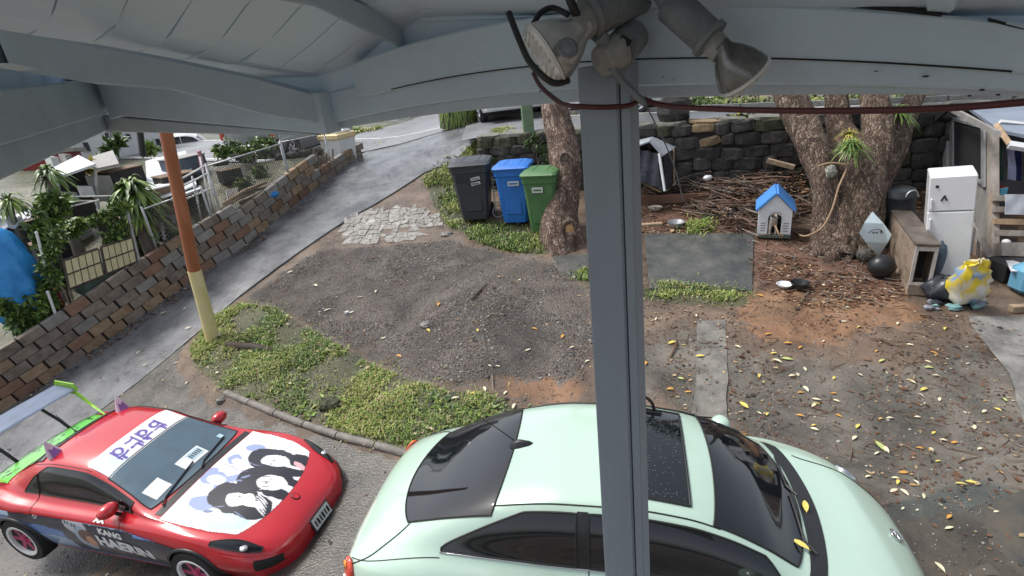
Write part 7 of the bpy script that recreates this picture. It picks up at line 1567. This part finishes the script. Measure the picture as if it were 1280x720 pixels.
# bowls and small finds
def bowl(label, u, v, r, mat, h=.4):
    t = thing('bowl', label, 'bowl', G(u, v)); MB().lathe([(r*.7, 0), (r, r*h), (r*1.02, r*h), (r*.96, r*h), (r*.62, r*.08), (.001, r*.07)], 22).build('dish', mat, t, smooth=True, sharp=40); return t
bowl('white enamel bowl on the soil in front of the big tree', 980, 358, .12, M_wplas); bowl('dark pet bowl beside the white enamel one', 999, 360, .14, M_blackp, .75); bowl('pale dish lying in the leaf litter below the kennel', 819, 262, .15, pmat('cream_dish', (.45, .43, .37), .5)); bowl('grey basin at the edge of the damp concrete pad near the kennel', 845, 283, .17, M_galv, .6)
tag(MB().lathe([(.06, 0), (.06, .22), (.001, .22)], 14, Matrix.Rotation(R(90), 4, 'X') @ Matrix.Rotation(.5, 4, 'Y')).build('tin_can', pmat('red_white_can', (.55, .35, .34), .4, scale=18, col2=(.7, .66, .65)), smooth=True, sharp=40), 'pale can lying in the leaf litter left of the doghouse', 'can').location = Vector(G(906, 266))+Vector((0, 0, .06))
tag(MB().blob((0, 0, .05), (.10, .07, .06), 6, 8, .2, 4).build('white_rag', M_wtarp, smooth=True), 'white rag on the brush pile near the stone wall', 'rag').location = AD(884, 225, 11.6)

# ------------------------------------------------------------------ ground cover, litter and leaves
def gz(x, y):
    x = np.asarray(x, float); y = np.asarray(y, float); i = np.clip(np.searchsorted(gx, x)-1, 0, len(gx)-2); j = np.clip(np.searchsorted(gy, y)-1, 0, len(gy)-2)
    a = (x-gx[i])/(gx[i+1]-gx[i]); b = (y-gy[j])/(gy[j+1]-gy[j]); return Z[i, j]*(1-a)*(1-b)+Z[i+1, j]*a*(1-b)+Z[i, j+1]*(1-a)*b+Z[i+1, j+1]*a*b
DRP = list(map(tuple, DRL))+list(map(tuple, DRR))[::-1]; PADP = gp(PADA+PADB[::-1]); APP = list(map(tuple, APA))+list(map(tuple, APB))[::-1]
def surf(x, y):
    z = gz(x, y); t_ = T(x, y); z = np.where(pip(x, y, DRP), t_+.016, z); z = np.where(pip(x, y, PADP), t_+.015, z); return np.where(pip(x, y, APP), np.maximum(z, t_+.012), z)
def inpoly(poly, n, g):
    P = np.array(poly); lo, hi = P.min(0), P.max(0); out = np.zeros((0, 2))
    while len(out) < n:
        q = lo+(hi-lo)*g.random((n*2, 2)); out = np.vstack([out, q[pip(q[:, 0], q[:, 1], poly)]])
    return out[:n]
def mesh_np(name, V, F, mats, mi=None, kind='stuff', smooth=False):
    me = bpy.data.meshes.new(name); me.vertices.add(len(V)); me.vertices.foreach_set('co', np.asarray(V, np.float32).ravel()); k = F.shape[1]
    me.loops.add(F.size); me.loops.foreach_set('vertex_index', F.astype(np.int32).ravel()); me.polygons.add(len(F)); me.polygons.foreach_set('loop_start', np.arange(0, F.size, k, dtype=np.int32))
    for m in mats: me.materials.append(m)
    if mi is not None: me.polygons.foreach_set('material_index', mi.astype(np.int32))
    if smooth: me.polygons.foreach_set('use_smooth', np.ones(len(F), bool))
    me.update(calc_edges=True); o = link(name, me); o['kind'] = kind; return o
M_g1 = pmat('grass_fresh', (.13, .215, .035), .5, scale=2, col2=(.25, .345, .07), world=True); M_g2 = pmat('grass_yellow', (.30, .31, .08), .55, scale=2, col2=(.43, .41, .15), world=True); M_g3 = pmat('grass_deep', (.045, .085, .02), .5, scale=2, col2=(.09, .14, .035), world=True); M_g4 = pmat('grass_dead', (.24, .18, .10), .7, scale=2, col2=(.34, .27, .16), world=True)
def grass(name, xy, hgt, wid, g, p):
    j_ = g.random(len(xy)) < .14; xy = xy+np.where(j_[:, None], g.normal(0, .16, xy.shape), 0); xy = xy[~pip(xy[:, 0], xy[:, 1], DRP)]
    n = len(xy); cl = fbm(xy[:, 0], xy[:, 1], 1.8, 7); keep = g.random(n) < np.clip((cl-.34)*4.2, .05, 1); xy = xy[keep]; n = len(xy); cl = cl[keep]
    z = surf(xy[:, 0], xy[:, 1]); a = g.uniform(0, 2*np.pi, n); h = hgt*g.uniform(.45, 1.3, n)*(.6+.9*cl); ln = h*g.uniform(.3, 1.5, n); w_ = wid*g.uniform(.6, 1.4, n); d = np.c_[np.cos(a), np.sin(a)]; s = np.c_[-d[:, 1], d[:, 0]]
    b = np.c_[xy, z-.005]; V = np.empty((n, 5, 3)); m = b+np.c_[d*ln[:, None]*.4, h*.75]; t_ = b+np.c_[d*ln[:, None], h*g.uniform(.5, 1.05, n)]
    V[:, 0] = b-np.c_[s*w_[:, None]*.6, 0*w_]; V[:, 1] = b+np.c_[s*w_[:, None]*.6, 0*w_]; V[:, 2] = m+np.c_[s*w_[:, None], 0*w_]; V[:, 3] = m-np.c_[s*w_[:, None], 0*w_]; V[:, 4] = t_
    o = np.arange(n)[:, None]*5; F = np.concatenate([np.c_[o, o+1, o+2], np.c_[o, o+2, o+3], np.c_[o+3, o+2, o+4]]); tone = fbm(xy[:, 0], xy[:, 1], .9, 17); mi = np.array([g.choice(4, p=p) for _ in range(n)]); mi = np.where((tone > .56) & (mi == 2), 1, mi); mi = np.where((tone < .42) & (mi == 1), 2, mi)
    mesh_np(name, V.reshape(-1, 3), F, [M_g1, M_g2, M_g3, M_g4], np.tile(mi, 3))
g8 = np.random.default_rng(88)
grass('grass', inpoly(GRASS_ISLE, 34000, g8), .055, .0065, g8, [.46, .25, .17, .12])
grass('grass', inpoly(GRASS_BINS, 20000, g8), .075, .008, g8, [.46, .34, .12, .08])
grass('grass', inpoly(VERGE, 3000, g8), .10, .011, g8, [.5, .35, .1, .05])
grass('grass', inpoly(gp([(805, 352), (942, 362), (942, 374), (880, 380), (806, 372)]), 2600, g8), .05, .007, g8, [.5, .25, .15, .1]); grass('grass', inpoly(gp([(855, 284), (888, 276), (892, 290), (860, 293)]), 1500, g8), .10, .009, g8, [.6, .25, .15, .0])
grass('grass', inpoly(gp([(712, 338), (735, 338), (736, 352), (715, 352)]), 500, g8), .07, .008, g8, [.6, .2, .2, .0])
# verges across the road (seen far off)
def road_patch(s0, s1, o0, o1, n):
    q = np.c_[g8.uniform(s0, s1, n), g8.uniform(o0, o1, n)]; return np.array([RF0+rd*a+rn*b for a, b in q])
grass('grass', road_patch(-1.0, 16, -1.6, -.25, 6000), .16, .022, g8, [.5, .4, .1, 0]); grass('grass', road_patch(-11, -6.8, -2.6, -.1, 4000), .16, .022, g8, [.4, .5, .1, 0])
# weeds: rosettes of small broad leaves
mb = MB(); xy = np.vstack([inpoly(GRASS_ISLE, 900, g8), inpoly(GRASS_BINS, 550, g8)]); zz = surf(xy[:, 0], xy[:, 1])
for (x, y), z in zip(xy, zz):
    if fbm(np.array([x]), np.array([y]), 1.8, 7)[0] < .40: continue
    for k in range(int(g8.integers(4, 8))):
        a = g8.uniform(0, 6.28); l = g8.uniform(.03, .075)*(1.7 if fbm(np.array([x+5]), np.array([y]), 2.5, 9)[0] > .56 else 1); d = np.array([math.cos(a), math.sin(a), g8.uniform(.1, .8)]); s = np.array([-d[1], d[0], 0])*l*.26; b = np.array([x, y, z]); mb.cur = int(g8.choice(4, p=[.5, .2, .25, .05])); mb.add([b, b+d*l*.55+s, b+d*l*[1, 1, .6], b+d*l*.55-s], [(0, 1, 2, 3)])
o = mb.build('weeds', [M_g1, M_g2, M_g3, M_g4]); o['kind'] = 'stuff'
# gravel
def pebbles(name, xy, size, g, mats, p, flat=.6):
    n = len(xy); z = surf(xy[:, 0], xy[:, 1]); B = np.array([(-1,-1,-1),(1,-1,-1),(1,1,-1),(-1,1,-1),(-1,-1,1),(1,-1,1),(1,1,1),(-1,1,1)], float)*.62
    s = size*np.exp(g.normal(0, .38, n)); V = B[None]*(1+g.uniform(-.35, .35, (n, 8, 3))); a = g.uniform(0, 6.28, n); c, q = np.cos(a)[:, None], np.sin(a)[:, None]; x = V[..., 0]*c-V[..., 1]*q; y = V[..., 0]*q+V[..., 1]*c
    V = np.stack([x*s[:, None], y*s[:, None]*.8, V[..., 2]*s[:, None]*flat], -1)+np.c_[xy, z+s*flat*.15][:, None]; F = np.array([(3,2,1,0),(4,5,6,7),(0,1,5,4),(1,2,6,5),(2,3,7,6),(3,0,4,7)]); F = (np.arange(n)[:, None, None]*8+F[None]).reshape(-1, 4); mi = np.repeat(g.choice(len(mats), n, p=p), 6)
    mesh_np(name, V.reshape(-1, 3), F, mats, mi)
M_p1 = pmat('gravel_dark', (.07, .068, .07), .6, scale=20, var=.3, world=True); M_p2 = pmat('gravel_mid', (.15, .145, .145), .6, scale=20, var=.3, world=True); M_p3 = pmat('gravel_pale', (.33, .32, .30), .6, scale=20, var=.25, world=True); M_p4 = pmat('gravel_brown', (.17, .115, .08), .6, scale=20, var=.3, world=True)
PM = [M_p1, M_p2, M_p3, M_p4]
q = inpoly(GRAVEL, 19000, g8); pebbles('gravel', q[fbm(q[:, 0], q[:, 1], 1.1, 27) > .44], .011, g8, PM, [.38, .26, .10, .26])
YARD = gp([(330, 370), (440, 300), (545, 300), (720, 330), (940, 370), (1200, 390), (1290, 420), (1290, 720), (1130, 720), (700, 560), (620, 500), (400, 420)])
pebbles('gravel', inpoly(YARD, 9000, g8), .008, g8, PM, [.25, .25, .2, .3]); pebbles('gravel', inpoly(APP, 900, g8), .007, g8, PM, [.3, .3, .3, .1])
# leaf litter and twigs
def flakes(name, xy, size, g, mats, p, lift=.01, curl=.5):
    fq = fbm(xy[:, 0], xy[:, 1], 1.3, 57); xy = xy[g.random(len(xy)) < np.clip((fq-.34)*5, .06, 1)]; n = len(xy); z = surf(xy[:, 0], xy[:, 1]); a = g.uniform(0, 6.28, n); s = size*np.exp(g.normal(0, .3, n)); d = np.c_[np.cos(a), np.sin(a)]; e = np.c_[-d[:, 1], d[:, 0]]; b = np.c_[xy, z+lift*g.random(n)]; w_ = s*g.uniform(.16, .34, n); cu = s*curl*g.uniform(0, .5, n); V = np.empty((n, 6, 3))
    def pt(u, v, h): return b+np.c_[d*(s*u)[:, None]+e*(w_*v)[:, None], h]
    V[:, 0] = pt(-.5, 0, 0*s+.004); V[:, 1] = pt(-.12, 1, cu); V[:, 2] = pt(.22, .85, cu); V[:, 3] = pt(.5, 0, cu*g.uniform(0, 1, n)+.004); V[:, 4] = pt(.22, -.85, cu*.8); V[:, 5] = pt(-.12, -1, cu*.8)
    o = np.arange(n)[:, None]*6; F = np.concatenate([np.c_[o, o+3, o+2, o+1], np.c_[o, o+5, o+4, o+3]]); mi = g.choice(len(mats), n, p=p); mesh_np(name, V.reshape(-1, 3), F, mats, np.tile(mi, 2))
M_l1 = pmat('leaf_brown', (.12, .055, .028), .6, scale=6, var=.35, world=True); M_l2 = pmat('leaf_rust', (.16, .08, .042), .6, scale=6, var=.3, world=True); M_l3 = pmat('leaf_tan', (.36, .26, .15), .6, scale=6, var=.25, world=True); M_l4 = pmat('leaf_dark', (.035, .026, .02), .55, scale=6, var=.3, world=True); M_l5 = pmat('leaf_pale', (.52, .47, .34), .55, scale=6, var=.2, world=True)
LM = [M_l1, M_l2, M_l3, M_l4, M_l5]
flakes('leaf_litter', inpoly(REDS, 3200, g8), .055, g8, LM, [.42, .28, .14, .13, .03]); flakes('leaf_litter', inpoly(REDS2, 4200, g8), .06, g8, LM, [.42, .28, .12, .15, .03]); flakes('leaf_litter', inpoly(gp([(1080, 215), (1175, 215), (1160, 260), (1110, 268)]), 1200, g8), .07, g8, LM, [.4, .3, .1, .2, .0])
RIGHT = gp([(800, 380), (940, 372), (1200, 392), (1290, 420), (1290, 640), (1130, 640), (990, 570), (900, 520), (800, 500)])
flakes('leaf_litter', inpoly(RIGHT, 1900, g8), .04, g8, LM, [.42, .12, .13, .31, .02]); flakes('leaf_litter', inpoly(YARD, 1300, g8), .042, g8, LM, [.34, .20, .22, .20, .04]); flakes('leaf_litter', inpoly(GRASS_ISLE, 160, g8), .05, g8, LM, [.2, .1, .3, .1, .3], .05)
base_strip = [tuple(p) for p in LW[1:]]+[tuple(p+np.array([.40, -.12])) for p in LW[1:][::-1]]
flakes('leaf_litter', inpoly(base_strip, 1300, g8), .055, g8, LM, [.35, .25, .22, .15, .03]); flakes('leaf_litter', inpoly(DRP, 420, g8), .05, g8, LM, [.15, .05, .15, .55, .10]); flakes('leaf_litter', inpoly(APP, 220, g8), .05, g8, LM, [.2, .1, .35, .2, .15])
def twigs(name, xy, L, r, g, mats, zs=None, lift=.02):
    mb = MB(); z = surf(xy[:, 0], xy[:, 1]) if zs is None else zs
    for (x, y), z_ in zip(xy, z):
        a = g.uniform(0, 6.28); l = L*g.uniform(.4, 1.6); d = np.array([math.cos(a), math.sin(a), g.normal(0, .15 if zs is not None else .03)]); s = np.array([-d[1], d[0], 0])*l*g.normal(0, .16); b = np.array([x, y, z_+lift*g.random()]); rr = r*g.uniform(.5, 1.5); mb.cur = int(g.integers(len(mats))); mb.tube([b-d*l/2, b-d*l*.15+s, b+d*l*.2+s*.6, b+d*l/2], [rr, rr*.9, rr*.75, rr*.4], 4)
    o = mb.build(name, mats); o['kind'] = 'stuff'
M_t1 = pmat('twig_red_brown', (.13, .075, .05), .75, scale=8, var=.3, world=True); M_t2 = pmat('twig_grey', (.20, .165, .135), .75, scale=8, var=.3, world=True); M_t3 = pmat('twig_dark', (.05, .036, .028), .75, scale=8, var=.3, world=True)
twigs('twig_litter', inpoly(YARD, 260, g8), .14, .004, g8, [M_t1, M_t2, M_t3]); twigs('twig_litter', inpoly(RIGHT, 260, g8), .18, .005, g8, [M_t1, M_t2, M_t1]); twigs('twig_litter', np.vstack([inpoly(REDS, 260, g8), inpoly(REDS2, 160, g8)]), .28, .008, g8, [M_t1, M_t2, M_t1], None, .05)
BP_ = gp([(868, 262), (905, 236), (1000, 232), (1010, 262), (985, 285), (905, 288)]); q = inpoly(BP_, 460, g8); c = np.mean(BP_, axis=0); dd_ = np.linalg.norm((q-c)/np.array([1.3, 1.1]), axis=1)
flakes('leaf_litter', inpoly(BP_, 2600, g8), .07, g8, LM, [.42, .25, .13, .18, .02], .45)
twigs('brush_pile', q, .75, .014, g8, [M_t1, M_t1, M_t1, M_t2, M_t3], surf(q[:, 0], q[:, 1])+np.clip(.72*(1-dd_/1.15), 0, 1)*g8.random(len(q)), .05)
BP2 = gp([(800, 244), (1000, 226), (1010, 236), (800, 250)]); q = inpoly(BP2, 170, g8); twigs('brush_pile', q, .6, .011, g8, [M_t1, M_t2, M_t3], surf(q[:, 0], q[:, 1])+.35*g8.random(len(q)), .05)
# named sticks, rocks, edging
tag(MB().tube([G(590, 376)+np.array([0, 0, .03]), G(600, 366)+np.array([0, 0, .04]), G(609, 356)+np.array([0, 0, .03])], [.018, .016, .008], 6).build('stick', M_t3), 'black stick lying on the gravel near the post', 'stick')
tag(MB().tube([G(617, 492)+np.array([0, 0, .02]), G(616, 478)+np.array([0, 0, .03]), G(615, 468)+np.array([0, 0, .02])], [.010, .010, .006], 6).build('stick', M_t2), 'pale stick upright in the photo at the grass edge above the green car', 'stick')
for (a, b) in (((1150, 395), (1170, 402)), ((1115, 432), (1085, 424)), ((838, 448), (846, 425)), ((1010, 360), (1040, 340))): tag(MB().tube([G(*a)+np.array([0, 0, .02]), (G(*a)+G(*b))/2+np.array([.02, 0, .05]), G(*b)+np.array([0, 0, .02])], [.016, .013, .006], 6).build('stick', M_t1), {1150: 'brown stick below the yellow sack', 1115: 'brown stick on the mud right of the post', 838: 'thin curved stick beside the porch post', 1010: 'brown stick in front of the big tree roots'}[a[0]], 'stick')
def rock(label, u, v, r, mat, seed): o = MB().blob((0, 0, r[2]*.5), r, 7, 10, .14, seed).build('rock', mat); o.location = G(u, v); return tag(o, label, 'rock')
rock('grey rock half sunk in the grass island near the edging', 415, 512, (.16, .13, .13), M_moss, 3); rock('small dark rock beside the fallen log in the grass', 362, 445, (.09, .08, .07), M_lava, 4); rock('pale flat stone at the edge of the bins grass', 558, 294, (.14, .10, .05), M_conc, 5); rock('pale stone on the gravel beside a yellow leaf', 533, 407, (.10, .09, .05), M_conc, 6); rock('grey stone by the start of the edging', 277, 503, (.08, .07, .06), M_conc, 7)
tag(MB().tube([G(284, 436)+np.array([0, 0, .08]), G(320, 440)+np.array([0, 0, .10]), G(352, 446)+np.array([0, 0, .07])], [.06, .07, .05], 9).build('fallen_log', M_t3, smooth=True), 'short dark rotten log lying in the grass near the orange pole', 'log')
ed = line_w([G(u, v) for u, v in ((284, 494), (330, 513), (372, 530), (425, 548), (480, 562), (536, 578))], 26)
eg = thing('edging', 'low grey curved edging between the grass island and the dark apron', 'edging', (ed[12][0], ed[12][1], float(T(*ed[12]))))
for k in range(0, 24, 4):
    P_ = [np.array([x, y, float(T(x, y))+.035]) for x, y in ed[k:k+5]]; P_[-1] = P_[-1]-(P_[-1]-P_[-2])*.12; MB().tube(P_, .055, 8, flat=1.0).build('edging_length', pmat('grey_edging', (.15, .135, .12), .75, scale=6, bump=.8, col2=(.25, .23, .21)) if k == 0 else bpy.data.materials['grey_edging'], eg, world=True, smooth=True, sharp=50)
# broken pale paving
bpv = thing('broken_paving', 'patch of broken pale concrete paving beside the driveway edge', 'paving', G(485, 280)); PV = gp([(418, 302), (440, 270), (470, 258), (535, 258), (552, 276), (540, 290), (500, 304), (460, 306)])
M_rub = pmat('broken_pale_concrete', (.12, .112, .10), .6, scale=11, bump=1.3, bscale=35, rv=.2, col2=(.40, .388, .36))
c4 = [np.array(p) for p in gp([(408, 306), (446, 262), (548, 252), (552, 300)])]; NA, NB = 13, 9
nod = [[(c4[0]*(1-a/NA)+c4[3]*(a/NA))*(1-b/NB)+(c4[1]*(1-a/NA)+c4[2]*(a/NA))*(b/NB)+g8.normal(0, .055, 2) for b in range(NB+1)] for a in range(NA+1)]
for a in range(NA):
    for b in range(NB):
        q = [nod[a][b], nod[a+1][b], nod[a+1][b+1], nod[a][b+1]]; c = sum(q)/4
        if not pip(c[0], c[1], PV) or g8.random() < .10: continue
        q = [c+(p-c)*g8.uniform(.90, .97) for p in q]; pp = []
        for n_ in range(4): e = q[(n_+1) % 4]-q[n_]; pp += [q[n_]+e*.12, q[n_]+e*.5+g8.normal(0, .012, 2), q[n_]+e*.88]
        h_ = g8.uniform(.004, .016); zt = [float(surf(x, y))+h_ for x, y in pp]; m_ = len(pp)
        MB().add([(x, y, z-.05) for (x, y), z in zip(pp, zt)]+[(x, y, z) for (x, y), z in zip(pp, zt)], [tuple(range(m_-1, -1, -1)), tuple(range(m_, 2*m_))]+[(n_, (n_+1) % m_, m_+(n_+1) % m_, m_+n_) for n_ in range(m_)]).build('slab_piece', M_rub, bpv, world=True)
# litter in the grass
for u, v, s, lab in ((481, 500, .06, 'white plastic scrap in the grass left of the dark hollow'), (494, 503, .05, 'second white plastic scrap right beside the first in the grass'), (538, 497, .05, 'white crumpled paper in the grass above the green car roof'), (560, 528, .05, 'white scrap at the lower edge of the grass near the green car'), (434, 393, .05, 'pale chip of paper on the gravel')):
    o = MB().blob((0, 0, s*.5), (s, s*.6, s*.5), 6, 8, .3, int(u)).build('paper_scrap', M_wtarp); o.location = G(u, v)+np.array([0, 0, .02]); tag(o, lab, 'litter')
# individual fallen leaves
M_y1 = pmat('fallen_leaf_yellow', (.62, .46, .07), .45, scale=9, col2=(.72, .60, .18)); M_y2 = pmat('fallen_leaf_cream', (.60, .54, .36), .45, scale=9, col2=(.70, .66, .48)); M_y3 = pmat('fallen_leaf_orange', (.50, .23, .045), .45, scale=9, col2=(.62, .34, .08)); M_y4 = pmat('fallen_leaf_green', (.38, .46, .14), .45, scale=9, col2=(.50, .56, .22))
def leaf_mesh(mat, cu):
    rows = []
    for i in range(7):
        t = i/6; w_ = .19*math.sin(math.pi*(t*.94+.03))**.8; rows.append([((t-.5), -w_, cu*.10*math.sin(3.1*t)+.05*cu), ((t-.5), 0, cu*.10*math.sin(3.1*t)), ((t-.5), w_, cu*.10*math.sin(3.1*t)+.05*cu)])
    mb = MB().grid(rows); mb.tube([(-.5, 0, 0), (-.66, .02, .02)], .012, 3); o = mb.build('fallen_leaf', mat, smooth=True); me = o.data; bpy.data.objects.remove(o); return me
LMESH = [[leaf_mesh(m, c_) for c_ in (.6, 1.2)] for m in (M_y1, M_y2, M_y3, M_y4)]
LPX = [(930, 506, 0, 16), (875, 447, 0, 12), (840, 429, 0, 13), (807, 455, 2, 10), (922, 434, 1, 9), (950, 371, 2, 9), (949, 470, 0, 10), (971, 452, 1, 13), (983, 449, 3, 15), (967, 442, 0, 9), (1042, 474, 0, 9), (1007, 487, 1, 13), (1020, 501, 1, 11), (1017, 508, 1, 11), (1102, 452, 3, 12), (1161, 460, 3, 11), (1167, 441, 2, 10), (1181, 411, 0, 9), (1139, 477, 1, 12), (1155, 487, 0, 13), (1174, 500, 1, 10), (1230, 515, 1, 10), (1256, 500, 3, 8), (1137, 432, 1, 8), (1042, 493, 2, 8), (990, 471, 1, 10), (1006, 462, 1, 10),
       (1112, 524, 1, 10), (1072, 534, 0, 12), (1068, 549, 1, 12), (1100, 558, 3, 22), (1107, 562, 1, 14), (1096, 567, 1, 10), (1119, 599, 1, 10), (1117, 614, 1, 13), (1130, 617, 1, 13), (1154, 621, 1, 11), (1201, 606, 0, 13), (1214, 602, 0, 12), (1186, 648, 2, 12), (1186, 662, 1, 13), (1174, 711, 1, 16), (1167, 540, 0, 9), (1179, 550, 1, 9), (1193, 552, 2, 11), (1018, 537, 1, 10), (1129, 591, 2, 12), (1085, 597, 1, 9), (1218, 534, 1, 11), (1122, 604, 0, 11), (1020, 506, 0, 9), (1147, 521, 1, 8),
       (410, 389, 1, 10), (535, 414, 0, 11), (572, 400, 2, 7), (548, 381, 2, 11), (480, 423, 1, 8), (499, 447, 2, 10), (612, 457, 1, 7), (622, 458, 1, 7), (632, 494, 1, 9), (606, 490, 1, 12), (590, 497, 0, 12), (570, 505, 1, 12), (660, 437, 1, 9), (668, 411, 2, 9), (703, 420, 2, 11), (715, 435, 1, 8), (734, 452, 1, 8), (643, 512, 1, 12), (363, 340, 1, 9), (395, 358, 1, 9), (450, 372, 1, 9), (470, 365, 1, 8), (440, 391, 1, 8), (597, 413, 0, 8), (555, 555, 1, 9), (540, 545, 1, 9), (455, 556, 1, 8), (470, 562, 1, 9), (428, 552, 1, 8), (440, 545, 1, 8),
       (233, 362, 1, 6), (205, 393, 1, 8), (232, 387, 1, 8), (236, 412, 1, 9), (173, 442, 1, 6), (182, 458, 1, 6), (221, 455, 1, 7), (234, 480, 1, 6), (95, 487, 1, 7), (370, 250, 1, 5), (330, 290, 1, 5), (410, 240, 1, 5), (960, 418, 2, 10), (985, 430, 2, 11), (1000, 435, 2, 9), (905, 465, 0, 8), (860, 490, 2, 9), (838, 487, 2, 11), (820, 400, 1, 8), (870, 395, 1, 8), (1055, 402, 1, 7), (1122, 405, 1, 8), (1095, 440, 2, 7), (1075, 470, 1, 7), (1210, 455, 1, 7), (1225, 560, 1, 9), (1245, 640, 1, 8), (1150, 560, 2, 9), (1048, 520, 2, 9), (1000, 520, 2, 10), (1160, 452, 1, 8), (1170, 470, 1, 8)]
for _ in range(34):
    u, v = g8.uniform(820, 1270), g8.uniform(385, 640)
    if not (v > 500 and u < 860+(v-500)*1.6): LPX.append((u, v, int(g8.choice(4, p=[.3, .45, .2, .05])), g8.uniform(5, 9)))
COLN = ['yellow', 'cream', 'orange', 'green yellow']
LMK = [(893, 430, 'the top of the worn concrete strip'), (890, 500, 'the bottom of the worn concrete strip'), (940, 370, 'the grass fringe below the damp pad'), (985, 362, 'the white bowl'), (1050, 380, 'the roots of the big tree'), (1150, 385, 'the wooden cabinet end'), (1200, 395, 'the yellow sack'), (1010, 430, 'the orange mud'), (1240, 450, 'the concrete slab at the far right'), (1100, 450, 'the middle of the brown yard'), (1170, 470, 'the stony ground left of the concrete slab'), (1230, 560, 'the right border below the concrete slab'), (1190, 620, 'the dark puddle'), (1110, 560, 'the tip of the green car bonnet'), (1120, 620, 'the nose badge of the green car'), (1040, 525, 'the windscreen of the green car'), (960, 480, 'the sunroof of the green car'), (820, 440, 'the right side of the porch post'), (700, 430, 'the left side of the porch post'), (600, 365, 'the black stick on the gravel'), (540, 405, 'the pale stone on the gravel'), (470, 380, 'the middle of the gravel'), (480, 290, 'the broken pale paving'), (620, 480, 'the tip of the grass island'), (540, 560, 'the far end of the edging'), (430, 550, 'the middle of the edging'), (250, 420, 'the yellow foot of the pole'), (180, 450, 'the wing of the red car'), (370, 250, 'the upper driveway')]
def where(u, v): return 'nearest '+min(LMK, key=lambda q: (q[0]-u)**2+(q[1]-v)**2)[2]
for k, (u, v, m, L) in enumerate(LPX):
    P = G(u, v); dep = (P-EYE)@F_; s = L*dep/FPX*.92; o = bpy.data.objects.new('fallen_leaf', LMESH[m][k % 2]); C.objects.link(o); x, y = P[0], P[1]; z = float(surf(x, y)); 
    o.matrix_basis = Matrix.Translation((x, y, z+.012)) @ Matrix.Rotation(g8.uniform(0, 6.28), 4, 'Z') @ Matrix.Rotation(g8.normal(0, .15), 4, 'X') @ Matrix.Scale(s, 4)
    tag(o, ('large ' if L > 12.5 else 'small ' if L < 8 else '')+COLN[m]+' fallen leaf '+where(u, v), 'leaf', 'fallen leaves on the yard')
# leaves lying on the green car
for k, (u, v, m, L, x, y, lab) in enumerate(((1030, 650, 0, 17, 3.49, -.05, 'yellow leaf lying on the black cowl of the green car'), (983, 678, 0, 15, 3.36, -.42, 'yellow leaf lying at the foot of the windscreen of the green car'))):
    q = vb.matrix_basis @ Vector((x-bt.L/2, y, bt.top(x, y)+.022)); o = bpy.data.objects.new('fallen_leaf', LMESH[0][0]); C.objects.link(o); o.matrix_basis = Matrix.Translation(q) @ Matrix.Rotation(1.2+k, 4, 'Z') @ Matrix.Scale(.11, 4); tag(o, lab, 'leaf')
